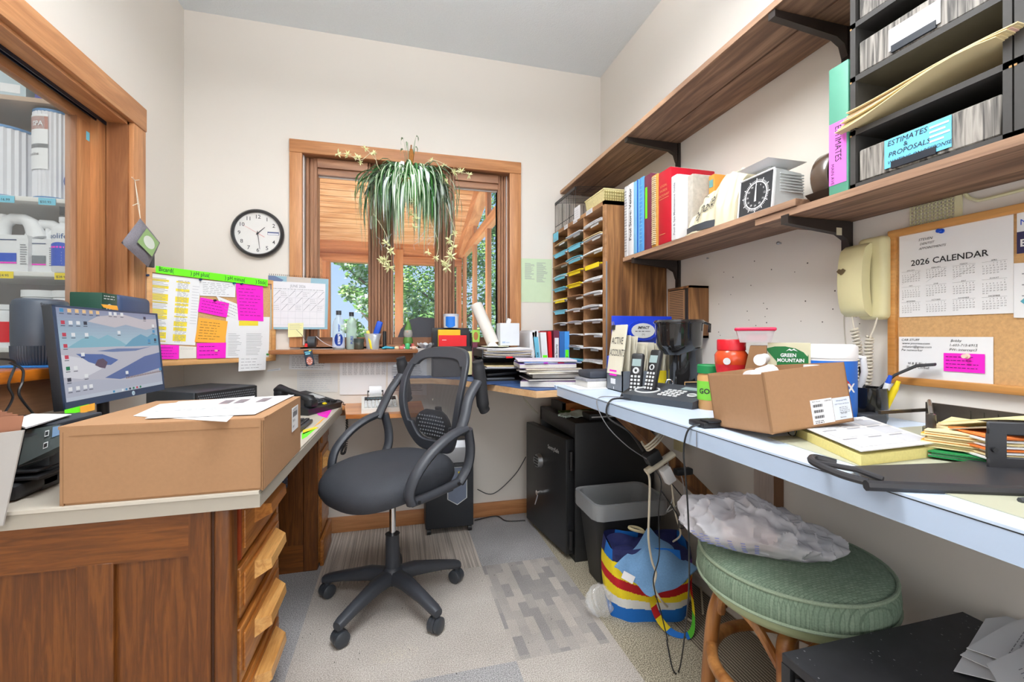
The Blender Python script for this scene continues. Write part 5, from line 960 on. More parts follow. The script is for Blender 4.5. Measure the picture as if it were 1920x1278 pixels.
# tape dispenser, green binder, drawer units on shelf B
ZB = 1.504
t = thing('tape_dispenser', 'brown smoky plastic round dispenser beside the green binder', 'dispenser', (1.19, .955, ZB)); t.scale = (.85, .85, .92)
m = nm(mt('smoky_brown_plastic', srgb(88, 72, 60), .2, coat=.5)); m.T = Matrix.Translation((0, 0, .085)) @ Matrix.Rotation(math.pi / 2, 4, 'X'); m.lathe([(.075, -.03), (.08, -.024), (.08, .024), (.075, .03)], n=36); m.build('drum', t)
m = nm(mt('dark_brown_plastic', srgb(60, 50, 44), .4)); m.hexa([(-.05, -.035, 0), (.06, -.035, 0), (.06, .035, 0), (-.05, .035, 0)], [(-.085, -.04, .035), (.08, -.04, .035), (.08, .04, .035), (-.085, .04, .035)]); m.build('base', t)
m = nm(WHT); m.box(-.05, -.02, -.0405, -.039, .1, .125); m.box(-.045, -.01, -.0405, -.039, .06, .075); m.build('label', t)
t = thing('binder', 'tall green binder with a pink ESTIMATES label beside the drawer units', 'binder', (1.10, .878, ZB))
m = nm(mt('sea_green_binder', srgb(92, 160, 136), .5)); m.box(0, .22, -.026, .026, 0, .335, .003); m.build('cover', t)
m = nm(mt('orchid_tape', srgb(232, 120, 222), .7)); m.T = frame((-.0006, .024, .028), (0, -1, 0), (0, 0, 1)); m.box(0, .046, 0, .16, -.0005, .0004); m.mat(INK); m.text('ESTIMATES', .017, .15, .024, z=.0008, rot=-math.pi / 2, wide=.8); m.text('MAIN AVE', .006, .055, .012, z=.0008, rot=-math.pi / 2); m.build('spine_label', t)
CHF = mt('charcoal_board', srgb(62, 60, 58), .6, var=.12, scale=80); GRN_ = mt('black_slot', srgb(28, 27, 26), .8)
WGR = wood('grey_woodgrain_paper', srgb(70, 67, 64), srgb(166, 160, 152), 'z', 40, .6, fine=80)
def drawer_unit(y1, y0, lab, front):
    t = thing('drawer_unit', lab, 'drawer unit', (1.10, y0, ZB)); W = y1 - y0; n_ = 4; s_ = .1335; e = .013
    m = nm(CHF); m.box(0, .225, 0, e, 0, s_ * n_ + e); m.box(0, .225, W - e, W, 0, s_ * n_ + e); m.box(.215, .225, 0, W, 0, s_ * n_ + e)
    for k in range(n_ + 1): m.box(0, .225, 0, W, k * s_, k * s_ + e)
    m.mat(mt('worn_kraft_edge', srgb(176, 140, 92), .8))
    for k in range(n_ + 1): m.box(-.0006, .002, 0, .004, k * s_ - .001, k * s_ + .003); m.box(-.0006, .002, W - .004, W, k * s_ - .001, k * s_ + .003)
    m.build('case', t)
    for k in range(n_):
        if k == 1 and front: continue
        m = nm(WGR); m.box(.006, .016, e + .004, W - e - .004, k * s_ + e + .003, k * s_ + .094, .003, 1); m.mat(GRN_); m.box(.016, .2, e + .006, W - e - .006, k * s_ + e + .004, k * s_ + .085); d = m.build('drawer', t)
        m = nm(mt('dark_label_holder', srgb(36, 42, 52), .4)); m.box(.001, .006, W * .40, W * .69, k * s_ + e + .008, k * s_ + e + .024); m.build('label_holder', d)
        if k == 0 and front:
            m = nm(mt('sky_blue_card', srgb(110, 196, 232), .6)); m.T = frame((.003, W * .74, k * s_ + e + .012), (0, -1, 0), (0, 0, 1)); m.box(0, .128, 0, .066, -.001, 0); m.mat(INK); m.text('ESTIMATES', .006, .05, .0165, z=.0006, shear=.2); m.text('&', .04, .038, .014, z=.0006); m.text('PROPOSALS', .008, .024, .0155, z=.0006, shear=.2); m.text('WAITING ON RESPONSE', .006, .008, .011, z=.0006, shear=.3); m.mat(WHT); m.lines(.09, .126, .02, .06, 4, .4, .0007, .3, 2); m.build('card_label', d)
        elif k == 2 and front:
            m = nm(WHT); m.T = frame((.003, W * .71, k * s_ + e + .014), (0, -1, 0), (0, 0, 1)); m.box(0, .10, 0, .05, -.001, 0); m.build('card_label', d)
    return t
drawer_unit(.847, .548, 'black four drawer unit with a blue ESTIMATES card, farther of two', True)
drawer_unit(.545, .246, 'nearer black drawer unit cut by the right edge of the picture', False)
t = thing('file_folders', 'bundle of manila folders sticking out of the open drawer slot', 'folder', (0, 0, 0)); z = ZB + .1335 + .015
for k in range(7):
    m = nm(MAN if k != 4 else mt('salmon_paper', srgb(236, 196, 184), .8)); dz = .0015 + k * .006
    m.grid(lambda u, v: (1.075 + .23 * u + .004 * (k % 3), .868 - .005 * k - .31 * v + .0, z + dz + (.05 - .006 * k) * (math.sin(v * 1.9) ** 2) * (1 - u * .6) * .9 - .0), 6, 10, Vector((0, 0, .0018))); m.build('folder', t)
# ---- wall things on the right
t = thing('wall_speaker', 'walnut cased wall speaker with a ribbed grille above the black coffee maker', 'speaker', (0, 0, 0))
m = nm(WPAN); m.box(1.235, XR - .001, 1.65, 1.66, 1.13, 1.36); m.box(1.235, XR - .001, 1.80, 1.81, 1.13, 1.36); m.box(1.235, XR - .001, 1.65, 1.81, 1.35, 1.36); m.box(1.235, XR - .001, 1.65, 1.81, 1.13, 1.14); m.build('case', t)
m = nm(BLK); m.box(1.24, 1.32, 1.66, 1.80, 1.14, 1.35); m.build('panel', t)
m = nm(mt('brown_grille', srgb(150, 112, 80), .5)); m.box(1.234, 1.24, 1.69, 1.80, 1.19, 1.345)
m.mat(mt('grille_groove', srgb(60, 42, 30), .7))
for k in range(18): m.box(1.2335, 1.235, 1.695, 1.795, 1.20 + k * .008, 1.203 + k * .008)
m.build('grille', t)
t = thing('wall_telephone', 'cream wall telephone with a coiled cord beside the right cork board', 'telephone', (XR, .955, 1.30))
BEI = mt('aged_cream_plastic', srgb(214, 206, 160), .35)
m = nm(BEI); m.box(-.045, -.001, -.055, .02, -.115, .118, .014, 3); m.build('body', t)
m = nm(BEI); m.grid(lambda u, v: (-.052 - .032 * math.sin(math.pi * min(1, max(0, v))) ** .35 - .004 * math.sin(math.pi * u), -.022 + .07 * u - .003, -.105 + .205 * v), 8, 16, Vector((.03, 0, 0))); m.build('handset', t)
m = nm(mt('dark_gold_badge', srgb(90, 74, 48), .4)); m.T = frame((-.0885, .03, .025), (0, -1, 0), (0, 0, 1)); m.add([(-.014, .002, 0), (-.006, .009, 0), (0, .006, 0), (.006, .009, 0), (.014, .002, 0), (.008, -.004, 0), (0, -.010, 0), (-.008, -.004, 0)], [tuple(range(8))]); m.build('badge', t)
CRD = mt('cream_cord', srgb(206, 198, 182), .5)
T_ = Matrix.Translation((-XR, -.955, -1.30))
path = smooth_path([Vector((-.06, .02, -.105)), Vector((-.055, .018, -.14)), Vector((-.05, .01, -.20)), Vector((-.05, .008, -.29)), Vector((-.05, -.006, -.31)), Vector((-.05, -.018, -.27)), Vector((-.05, -.02, -.18)), Vector((-.045, -.03, -.14)), Vector((-.04, -.035, -.11))], 6)
coil(path[6:-10], .0085, 34, wr=.0030, mat_=CRD, per=8).build('coiled_cord', t)
m = nm(CRD); m.tube(path[:8], .0022, 6); m.build('cord_end', t); m = nm(CRD); m.tube(path[-12:], .0022, 6); m.build('cord_end', t)
m = nm(CRD); m.tube(smooth_path([pX(1596, 500, XR - .003), pX(1588, 560, XR - .003), pX(1582, 600, XR - .003), pX(1586, 650, XR - .003), pX(1592, 690, XR - .003)]), .0012, 5); one(m, 'wall_wire', 'thin pale wire running down the wall left of the cream telephone', 'cable')
t = thing('fly_swatter', 'cream plastic fly swatter hung behind the right cork board', 'fly swatter', (0, 0, 0)); SWT = mt('cream_swatter', srgb(222, 218, 178), .5)
m = nm(SWT); xs = XR - .004; ya, yb, za, zb = .862, .765, 1.40, 1.515
for i in range(13): y = ya + (yb - ya) * i / 12; m.box(xs - .001, xs + .001, y - .0014, y + .0014, za, zb - .012 * (i / 12))
for j in range(13): z = za + (zb - za - .008) * j / 12; m.box(xs - .001, xs + .001, yb, ya, z - .0012, z + .0012)
m.box(xs - .0015, xs + .0015, yb - .012, ya + .004, zb - .004, zb + .003); m.box(xs - .0015, xs + .0015, yb - .014, yb, za, zb); m.build('mesh_head', t)
m = nm(SWT); m.tube(smooth_path([(xs, yb - .01, zb - .01), (xs, yb - .035, zb - .05), (xs, yb - .10, zb - .055), (xs, yb - .45, zb - .04)]), .004, 6); m.build('handle', t)
t = thing('cork_board', 'oak framed cork board holding the 2026 calendar on the right wall', 'notice board', (XR, .909, 1.009)); L_, h_ = .62, .42
CORK2 = MATS['cork']; OFR = wood('golden_oak_frame', srgb(190, 128, 62), srgb(220, 164, 98), 'y', 5, .4)
m = nm(CORK2); m.box(-.009, -.002, -L_ + .01, -.01, .01, h_ - .01); m.build('cork_panel', t)
m = nm(OFR); m.box(-.02, -.001, -L_, 0, 0, .02, .003); m.box(-.02, -.001, -L_, 0, h_ - .02, h_, .003); m.box(-.02, -.001, -.02, 0, .018, h_ - .018, .003); m.box(-.02, -.001, -L_, -L_ + .02, .018, h_ - .018, .003); m.build('frame', t)
def rwall(name, lab, y0, y1, z0, z1, mat_, fill, x=XR - .0115, cat='paper', sk=0):
    m = sheetm((x, y0, z0), (x, y1, z0 + sk), (x, y0, z1), (x, y1, z1 + sk), mat_, .0006, (-1, 0, 0)); W = y0 - y1; Hh = z1 - z0; fill(m, W, Hh); return one(m, name, lab, cat)
def T2(m, W, Hh, s_, x, y, size, **k):          # text in metres on a unit sheet
    f0 = m.fn; m.fn = lambda q: f0(Vector((q.x / W, q.y / Hh, q.z))); m.text(s_, x, y, size, **k); m.fn = f0
def ycal(m, W, Hh):
    m.mat(INK); T2(m, W, Hh, '2026 CALENDAR', .028, .135, .0212, bold=.0003, wide=1.0)
    T2(m, W, Hh, 'STEVEN', .045, .197, .009, shear=.3); T2(m, W, Hh, 'DENTIST', .048, .186, .008, shear=.3); T2(m, W, Hh, 'APPOINTMENTS', .046, .174, .008, shear=.3)
    mo_ = ['JANUARY', 'FEBRUARY', 'MARCH', 'APRIL', 'MAY', 'JUNE', 'JULY', 'AUGUST', 'SEPTEMBER', 'OCTOBER', 'NOVEMBER', 'DECEMBER']
    st = [4, 0, 0, 3, 5, 1, 3, 6, 2, 4, 0, 2]; dn = [31, 28, 31, 30, 31, 30, 31, 31, 30, 31, 30, 31]
    for k in range(12):
        cx, cy = .006 + (k % 4) * .056, .122 - (k // 4) * .041; m.mat(INK); T2(m, W, Hh, mo_[k], cx + .022, cy, .0042, align='CENTER'); m.rect(cx / W, (cy - .0013) / Hh, (cx + .044) / W, (cy - .001) / Hh, .0006)
        for d in range(dn[k]): q = st[k] + d; T2(m, W, Hh, str(d + 1), cx + .001 + (q % 7) * .0063, cy - .0065 - (q // 7) * .0056, .0042, z=.0006, res=1)
    m.mat(GRI)
    for k in (0, 1, 2): cx, cy = .006 + k * .056, .118; m.add([(cx / W, (cy - .03) / Hh, .0008), ((cx + .0006) / W, (cy - .03) / Hh, .0008), ((cx + .044) / W, cy / Hh, .0008), ((cx + .043) / W, cy / Hh, .0008)], [(0, 1, 2, 3)])
rwall('year_calendar', 'white printed 2026 year calendar on the right cork board', .884, .656, 1.190, 1.414, WHT, ycal, cat='calendar')
def card(m, W, Hh):
    m.mat(INK)
    for s_, x, y in (('CAR STUFF', .006, .100), ('www.yourme.com', .008, .091), ('sekatsri@gmai.com', .008, .082), ('Pw networker', .006, .073), ('Bobby', .115, .099), ('1-603-715-6915', .112, .088), ('PW- intercept3', .112, .077), ('H & R Block', .022, .038), ('Sharen Corbell', .018, .028)): T2(m, W, Hh, s_, x, y, .0085, shear=.25)
rwall('notes_card', 'white handwritten contacts card at the foot of the right cork board', .885, .690, 1.026, 1.137, WHT, card)
rwall('pink_note', 'hot pink note pinned on the white contacts card', .783, .704, 1.052, 1.097, PNK, lambda m, W, Hh: (m.mat(PNKI), m.lines(.06, .94, .12, .9, 4, .2, .0006, .3, 3, .08)), x=XR - .0135)
rwall('white_sheet', 'white sheet with a small blue heart pinned at the right edge of the cork board', .655, .52, 1.18, 1.30, WHT, lambda m, W, Hh: (m.mat(GRI), m.lines(.1, .9, .3, .9, 3, .1, .0006, .3, 3), m.mat(mt('teal_heart', srgb(90, 170, 190), .7)), m.add([(.08, .3, .0008), (.13, .36, .0008), (.17, .31, .0008), (.21, .36, .0008), (.26, .3, .0008), (.17, .2, .0008)], [tuple(range(6))])), x=XR - .013, sk=-.01)
rwall('poster', 'blue and white leaflet with a dark band at the top right of the cork board', .650, .50, 1.32, 1.415, WHT, lambda m, W, Hh: (m.mat(mt('indigo_band', srgb(44, 38, 84), .6)), m.rect(0, 0, 1, .5), m.mat(WHT), T2(m, W, Hh, 'BAY', .005, .015, .022, z=.001, bold=.0006), m.mat(BLU), T2(m, W, Hh, 'NEWS', .005, .062, .018, z=.001)), x=XR - .0125)
for y, z, mat_, x, lab in ((.787, 1.402, BLU, XR - .013, 'blue push pin at the top of the 2026 calendar'), (.735, 1.091, mt('cream_pin_right', srgb(240, 214, 196), .4), XR - .0145, 'cream push pin through the pink note on the contacts card')):
    m = nm(mat_); m.cyl((x, y, z), (x - .003, y, z), .006, n=12); m.cyl((x - .003, y, z), (x - .011, y, z), .003, n=12); m.cyl((x - .011, y, z), (x - .014, y, z), .005, n=12); one(m, 'push_pin', lab, 'pin')
m = nm(STL); p = pX(1464, 456, XR); m.ball(tuple(p + Vector((-.012, 0, 0))), .006, 8); m.cyl(p, p + Vector((-.01, 0, 0)), .003, n=8); one(m, 'wall_screw', 'silver screw head on the bare wall under the lower shelf', 'screw')
m = nm(STL); p = pX(1329, 484, XR); m.ball(tuple(p + Vector((-.008, 0, 0))), .004, 8); m.cyl(p, p + Vector((-.01, 0, 0)), .002, n=8); one(m, 'wall_screw', 'tiny silver screw on the wall just above the wooden speaker', 'screw')
# ================================================================ THINGS ON THE RIGHT COUNTER
# open carton tilted on the planner
t = thing('shipping_box', 'small open brown carton propped on the planner, full of jars and cartons behind', 'box', (.763, .752, .932))
Tb = Matrix.Rotation(math.radians(-5), 4, 'Y') @ Matrix.Rotation(math.radians(-6), 4, 'X') @ Matrix.Rotation(math.radians(-3), 4, 'Z')
w_, dp, h_ = .212, .185, .131
m = nm(CARD); m.T = Tb; e = .003
m.box(0, w_, 0, e, 0, h_); m.box(0, w_, dp - e, dp, 0, h_); m.box(0, e, 0, dp, 0, h_ - .004); m.box(w_ - e, w_, 0, dp, 0, h_); m.box(0, w_, 0, dp, 0, e); m.build('body', t)
m = nm(CARDE); m.T = Tb; m.box(-.001, .003, -.0015, .003, 0, h_ - .002); m.build('corner_seam', t)
m = nm(WHT); m.T = Tb @ frame((.106, -.0008, .006), (1, 0, 0), (0, 0, 1)); m.box(0, .056, 0, .052, -.0005, 0); m.mat(INK)
for j in range(3):
    for i in range(14): m.rect(.005 + i * .0018, .012 + j * .012, .005 + i * .0018 + (.0012 if i % 3 else .0006), .018 + j * .012, .0005)
m.text('CAE79738', .035, .046, .004); m.text('Wi-Fi 7 Router', .004, .047, .0035); m.lines(.005, .03, .001, .008, 2, .4, .0005, dash=.004); m.build('barcode_label', t)
m = nm(mt('pale_blue_label', srgb(226, 234, 244), .7)); m.T = Tb @ frame((.163, -.0008, .008), (1, 0, 0), (0, 0, 1)); m.box(0, .046, 0, .048, -.0005, 0); m.mat(mt('steel_blue_print', srgb(70, 96, 140), .7)); m.text('Advanced WiFi', .009, .040, .0046); m.text('WiFi 7 Router with Backup', .004, .033, .0034); m.mat(INK); m.lines(.015, .044, .014, .028, 4, .2, .0005, dash=.004); m.text('TRM 4000', .016, .012, .004); m.text('Spectrum', .014, .004, .004); m.build('model_label', t)
# green lid jar
def jar(name, lab, x, y, z, body, lid, extra=(), cat='jar', n=32):
    t = thing(name, lab, cat, (x, y, z)); m = nm(body[0]); m.lathe(body[1], n=n); m.build('body', t); m = nm(lid[0]); m.lathe(lid[1], n=40, rib=.015 if len(lid) > 2 else 0, ribn=1 if len(lid) > 2 else 0); m.build('lid', t)
    for nme, mat_, prof in extra: m = nm(mat_); m.lathe(prof, n=n, cap=False); m.build(nme, t)
    return t
def wrap(t, r, z, txt, size, mat_, ang, name='lettering', bold=.0006, align='CENTER', wide=1):
    m = nm(mat_); m.fn = lambda q: (r * math.cos(ang + q.x / r), r * math.sin(ang + q.x / r), z + q.y); m.text(txt, 0, 0, size, z=0, bold=bold, align=align, wide=wide, res=2); return m.build(name, t)
def camang(x, y): return math.atan2(-y, -x)
x, y = .945, 1.165
t = jar('peanut_butter_jar', 'jar of tan spread with a green lid left of the open carton', x, y, CZ, (mt('tan_spread', srgb(196, 150, 96), .35), [(.034, 0), (.037, .01), (.037, .10), (.032, .112)]), (GRN, [(.037, .112), (.037, .135), (.034, .138)], 1), [('label', mt('lime_label', srgb(120, 200, 60), .6), [(.0375, .03), (.0375, .088)])])
wrap(t, .038, .05, 'GOOD', .022, INK, camang(x, y))
x, y = .945, 1.075
t = jar('vitamin_jar', 'red and orange vitamin jar with a red lid behind the open carton', x, y, CZ, (mt('amber_red_plastic', srgb(206, 74, 34), .2, coat=.3), [(.040, 0), (.045, .012), (.045, .05), (.037, .09), (.037, .11), (.044, .15), (.045, .172), (.036, .186)]), (mt('red_lid', srgb(200, 20, 36), .35), [(.038, .186), (.038, .214), (.036, .217)], 1), [('label', mt('scarlet_label', srgb(204, 28, 40), .45), [(.0455, .014), (.0455, .05), (.0375, .09), (.0375, .11), (.0435, .145)])])
wrap(t, .0462, .062, 'vitafusion', .012, WHT, camang(x, y)); wrap(t, .0462, .03, 'Gummy', .02, WHT, camang(x, y) , 'lettering')
m = nm(LGP); a = camang(x, y) - .25; m.T = frame((.0448 * math.cos(a), .0448 * math.sin(a), .155), (-math.sin(a), math.cos(a), 0), (0, 0, 1)); m.prism([(.010 * math.cos(q * .5), .010 * math.sin(q * .5)) for q in range(13)], 0, .001); m.build('round_seal', t)
# tea carton with green front, lidded tub on top
t = thing('coffee_pod_carton', 'torn carton with a green GREEN MOUNTAIN panel behind the open carton', 'carton', (.985, .985, CZ), math.radians(-46))
m = nm(mt('silver_green_card', srgb(206, 200, 170), .6)); m.box(0, .098, 0, .07, 0, .208); m.build('carton', t)
m = nm(mt('forest_green_panel', srgb(16, 108, 52), .5)); m.T = frame((0, -.001, .083), (1, 0, 0), (0, 0, 1)) @ Matrix.Scale(.62, 4); m.add([(.035, 0, 0), (.15, 0, 0), (.15, .155, 0)] + [(.05 + .1 * math.cos(q) + .0, .13 + .058 * math.sin(q), 0) for q in (.25, .6, 1.0, 1.4, 1.8, 2.2)] + [(.035, .12, 0)], [tuple(range(10))])
m.mat(WHT); m.text('GREEN', .048, .142, .021, z=.0008, bold=.0006, wide=.9); m.text('MOUNTAIN', .036, .120, .021, z=.0008, bold=.0006, wide=.88); m.add([(.068, .166, .0008), (.082, .178, .0008), (.09, .172, .0008), (.098, .178, .0008), (.112, .166, .0008), (.096, .172, .0008), (.088, .168, .0008), (.08, .172, .0008)], [tuple(range(8))]); m.build('front_panel', t)
m = nm(CARDE); m.T = Matrix.Translation((-.062, -.01, .10)); m.hexa([(0, 0, 0), (.06, .0, 0), (.06, .07, 0), (0, .07, 0)], [(.02, 0, .1), (.06, .0, .10), (.06, .07, .1), (.02, .07, .1)]); m.build('torn_flap', t)
for k, (px_, py_, lab) in enumerate([(1428, 674, 'white plastic bottle lying on its side in the torn carton'), (1408, 704, 'white capped bottle lying lowest in front of the torn carton')]):
    p = pY(px_, py_, .93); m = nm(mt('white_hdpe', (1, 1, 1))); q = thing('pill_bottle', lab, 'bottle', p)
    m.cyl((0, 0, 0), (.03, .02, .002), .013, n=20); m.build('body', q); m = nm(WHT); m.cyl((-.016, -.01, 0), (0, 0, 0), .0145, n=20); m.build('cap', q)
t = thing('food_container', 'clear tub with a crimson lid balanced on top of the torn carton', 'container', (.975, 1.02, 1.121), math.radians(-40)); t.scale = (.68, .68, .95)
m = nm(glassy('frosted_plastic', (.97, .93, .95), .55, .3)); m.hexa([(-.055, -.04, 0), (.055, -.04, 0), (.055, .04, 0), (-.055, .04, 0)], [(-.068, -.05, .034), (.068, -.05, .034), (.068, .05, .034), (-.068, .05, .034)]); m.build('tub', t)
m = nm(mt('crimson_lid', srgb(216, 30, 76), .35)); m.box(-.074, .074, -.056, .056, .034, .044, .008, 3); m.build('lid', t)
m = nm(mt('pink_contents', srgb(240, 170, 180), .6)); m.box(-.03, .045, -.03, .03, .004, .026, .008); m.build('contents', t)
m = nm(mt('clear_bag_plastic', (.9, .88, .9), .15, alpha=.45)); m.grid(lambda u, v: (.94 + .05 * u + .01 * math.sin(v * 9), 1.01 - .03 * u + .014 * math.sin(u * 11 + v * 7), CZ + .14 * v + .01 * math.sin(u * 14)), 14, 14); one(m, 'plastic_bag', 'crumpled clear plastic bag beside the red vitamin jar', 'bag')
# wipes tub
x, y = 1.115, .915
t = thing('wipes_tub', 'large white tub with a blue disinfecting wipes label behind the open carton', 'tub', (x, y, CZ)); m = nm(WHT); m.lathe([(.058, 0), (.060, .006), (.060, .17)], n=40); m.build('body', t)
m = nm(WHT); m.lathe([(.062, .17), (.062, .198), (.056, .205)], n=40); m.build('lid', t); m = nm(mt('cobalt_label', srgb(20, 106, 206), .45)); m.lathe([(.0605, .02), (.0605, .163)], n=40, cap=False); m.build('label', t)
a = camang(x, y); m = nm(mt('red_swoosh', srgb(196, 30, 50), .5)); r = .0612; m.fn = lambda q: (r * math.cos(a + q.x / r), r * math.sin(a + q.x / r), q.y)
m.tube([(-.05 + .1 * k / 12, .10 + .036 * math.sin(math.pi * k / 12), 0) for k in range(13)], .003, 4); m.build('swoosh', t); wrap(t, .0615, .085, 'CLOROX', .03, WHT, a, bold=.0012); wrap(t, .0614, .12, '35% More', .008, RED, a - .75, bold=.0006)
t = jar('pill_bottle', 'small white capped bottle inside the open carton', .93, .80, .950, (WHT, [(.018, 0), (.018, .10)]), (WHT, [(.020, .10), (.020, .122)], 1), cat='bottle')
m = nm(WHT); m.tube([(.80, .89, .98), (.84, .85, 1.045), (.87, .86, 1.052)], [.022, .024, .02], 12); one(m, 'white_tube', 'white tube top rising from the left end of the open carton', 'tube')
# pen cup
t = thing('pen_cup', 'black pen cup full of scissors, pens and markers beside the open carton', 'cup', (1.245, .905, CZ)); m = nm(mt('gloss_black', srgb(30, 30, 32), .15, coat=.5)); m.lathe([(.037, 0), (.039, .006), (.040, .088), (.038, .088), (.036, .008), (.0, .008)], n=32, cap=False); m.build('cup', t)
for p0, p1, r0, mat_, tip, lab in [((1.232, .90, .93), (1.235, .925, 1.055), .005, BLK, BLK, 'black ballpoint pen standing in the pen cup'), ((1.25, .89, .93), (1.262, .865, 1.035), .007, WHT, BLU, 'white marker with a blue end leaning in the pen cup'), ((1.262, .885, .93), (1.280, .858, 1.02), .008, YEL, YEL, 'yellow highlighter leaning in the pen cup'), ((1.228, .918, .93), (1.222, .935, 1.03), .004, RED, STL, 'slim red pencil at the back of the pen cup')]:
    p0, p1 = Vector(p0), Vector(p1); q = thing('pen', lab, 'pen', p0); m = nm(mat_); m.cyl((0, 0, 0), (p1 - p0) * .8, r0, n=12); m.build('barrel', q); m = nm(tip); m.cyl((p1 - p0) * .8, p1 - p0, r0 * .9, r0 * .6, n=12); m.build('tip', q)
q = thing('scissors', 'white handled scissors with an orange inner grip in the pen cup', 'scissors', (1.225, .93, .93)); m = nm(WHT); m.T = frame((0, 0, .05), (.7, -.7, 0), (-.15, 0, 1)); m.tube([(0, 0, 0), (-.008, .03, 0), (-.014, .075, 0), (-.002, .105, 0), (.016, .1, 0), (.02, .06, 0), (.012, .02, 0)], [.009, .009, .008, .008, .008, .008, .008], 10, closed=True); m.build('handle', q); m = nm(ORG); m.T = frame((0, 0, .05), (.7, -.7, 0), (-.15, 0, 1)); m.tube([(-.006, .035, .001), (-.008, .08, .001)], .005, 8); m.build('grip', q); m = nm(STL); m.box(-.004, .004, -.006, .006, 0, .055); m.build('blade', q)
m = nm(BLK2); m.tube([(1.262, .90, .99), (1.285, .87, 1.035), (1.30, .83, 1.062), (1.302, .79, 1.068)], [.005, .006, .007, .006], 8, flat=.6); one(m, 'letter_opener', 'black handled tool sticking out of the pen cup towards the cork board', 'tool')
m = nm(DGR); m.box(1.14, 1.21, .835, .88, CZ, CZ + .028, .006); one(m, 'stapler', 'small dark stapler between the open carton and the pen cup', 'stapler')
# planner
t = thing('planner', 'thick open spiral planner with yellowed page edges', 'planner', (0, 0, 0)); A4 = [(.778, .580), (.985, .590), (1.115, .825), (.875, .800)]
m = nm(mt('yellowed_edges', srgb(226, 214, 140), .8, var=.12, scale=200)); m.prism(A4, CZ + .002, CZ + .020); m.build('page_block', t)
m = nm(mt('printed_page', srgb(226, 224, 222), .8)); qf = quadfn((.778, .580, CZ + .0205), (.985, .590, CZ + .0205), (.875, .800, CZ + .0205), (1.115, .825, CZ + .0205), (0, 0, 1)); m.fn = qf
m.grid(lambda u, v: (u, v, .006), 4, 4, Vector((0, 0, .002))); m.mat(LGR)
for a_, b_ in ((.08, .36), (.40, .64), (.68, .95)):
    for c_, d_ in ((.08, .3), (.36, .6), (.66, .85)): m.rect(a_, c_, b_, d_, .0084); m.mat(GRI); m.rect(a_, d_, a_ + .18, d_ + .02, .0088); m.mat(LGR)
m.mat(GRI); m.lines(.1, .9, .88, .97, 2, .3, .0088, .1, 3, .05); m.build('open_page', t)
m = nm(BLK); a, b = Vector((.778, .580, CZ + .016)), Vector((.870, .800, CZ + .016))
for k in range(12): p = Vector((.862, .795, CZ + .014)).lerp(Vector((1.105, .828, CZ + .014)), k / 11); m.tube([(p.x, p.y + .012 * math.cos(q * .785), p.z + .013 * math.sin(q * .785)) for q in range(8)], .0014, 5, closed=True)
m.build('spiral', t)
# letter trays
SMK = mt('smoke_plastic', srgb(58, 54, 50), .25, coat=.3)
t = thing('letter_tray', 'smoky dark letter tray holding manila and green folders', 'tray', (0, 0, 0))
m = nm(SMK); m.box(1.18, 1.187, .38, .735, CZ + .002, CZ + .075); m.box(1.03, 1.187, .725, .731, CZ + .055, CZ + .062); m.box(.985, .998, .602, .615, CZ + .002, CZ + .078, .003); m.tube([(.992, .608, CZ + .076), (1.184, .73, CZ + .078)], .004, 6); m.box(1.0, 1.187, .38, .60, CZ + .003, CZ + .006)
for k in range(12): m.box(1.178, 1.182, .41 + k * .022, .42 + k * .022, CZ + .03, CZ + .068)
m.build('frame', t)
for k, (mat_, z0, n_, lab, pts) in enumerate([(GRN, CZ + .006, 2, 'green folders at the bottom of the smoky letter tray', [(.945, .585), (1.005, .475), (1.17, .48), (1.17, .66)]), (MAN, CZ + .020, 7, 'thick bundle of manila folders in the smoky letter tray', [(.96, .60), (1.01, .49), (1.17, .49), (1.17, .68)])]):
    m = nm(mat_)
    for j in range(n_): dx = .004 * math.sin(j * 2.1); m.prism([(x + dx, y - dx) for x, y in pts], z0 + j * .0042, z0 + j * .0042 + .0024); m.mat(WHT if k == 0 else (ORG if j % 3 == 2 else mat_)); m.prism([(x + dx + .004, y - dx + .002) for x, y in pts], z0 + j * .0042 + .0024, z0 + j * .0042 + .0040); m.mat(mat_)
    m.prism(pts, z0 + n_ * .0042, z0 + n_ * .0042 + .002); one(m, 'file_folders', lab, 'folder')
m = nm(mt('pale_yellow_folder', srgb(238, 226, 168), .8)); m.grid(lambda u, v: (1.03 + .14 * u, .62 - .25 * v, CZ + .056 + .03 * math.sin(min(1, v * 1.6) * 1.57) + .0 * u), 4, 10, Vector((0, 0, .002))); m.mat(mt('taupe_folder', srgb(168, 156, 130), .8)); m.grid(lambda u, v: (1.0 + .13 * u, .585 - .22 * v, CZ + .052 + .024 * math.sin(min(1, v * 1.6) * 1.57)), 4, 10, Vector((0, 0, .002))); one(m, 'paper_folder', 'pale yellow folder curling up at the right edge behind the black tray', 'folder')
t = thing('black_tray', 'matte black metal tray with an upright slotted end on the counter edge', 'tray', (0, 0, 0)); TRY = mt('satin_black_metal', srgb(48, 48, 52), .4, var=.1, scale=40)
m = nm(TRY); m.prism([(.728, .562), (.675, .492), (.90, .40), (1.10, .40), (1.10, .53), (.90, .535)], CZ + .006, CZ + .011); m.tube([(.672, .494, CZ + .006), (.90, .402, CZ + .006), (1.1, .39, CZ + .006)], .008, 8); m.build('base', t)
m = nm(TRY); m.tube(smooth_path([(.684, .500, CZ + .008), (.668, .53, CZ + .012), (.668, .575, CZ + .018), (.690, .592, CZ + .020), (.715, .575, CZ + .014)]), .006, 8); m.tube([(.676, .585, CZ + .016), (.69, .52, CZ + .02), (.70, .49, CZ + .014)], .0045, 8); m.build('loop_handle', t)
m = nm(TRY); fn_ = lambda q: (.945 + q.x * .90 + 0, .500 - q.x * .43, CZ + .006 + q.y); m.fn = fn_
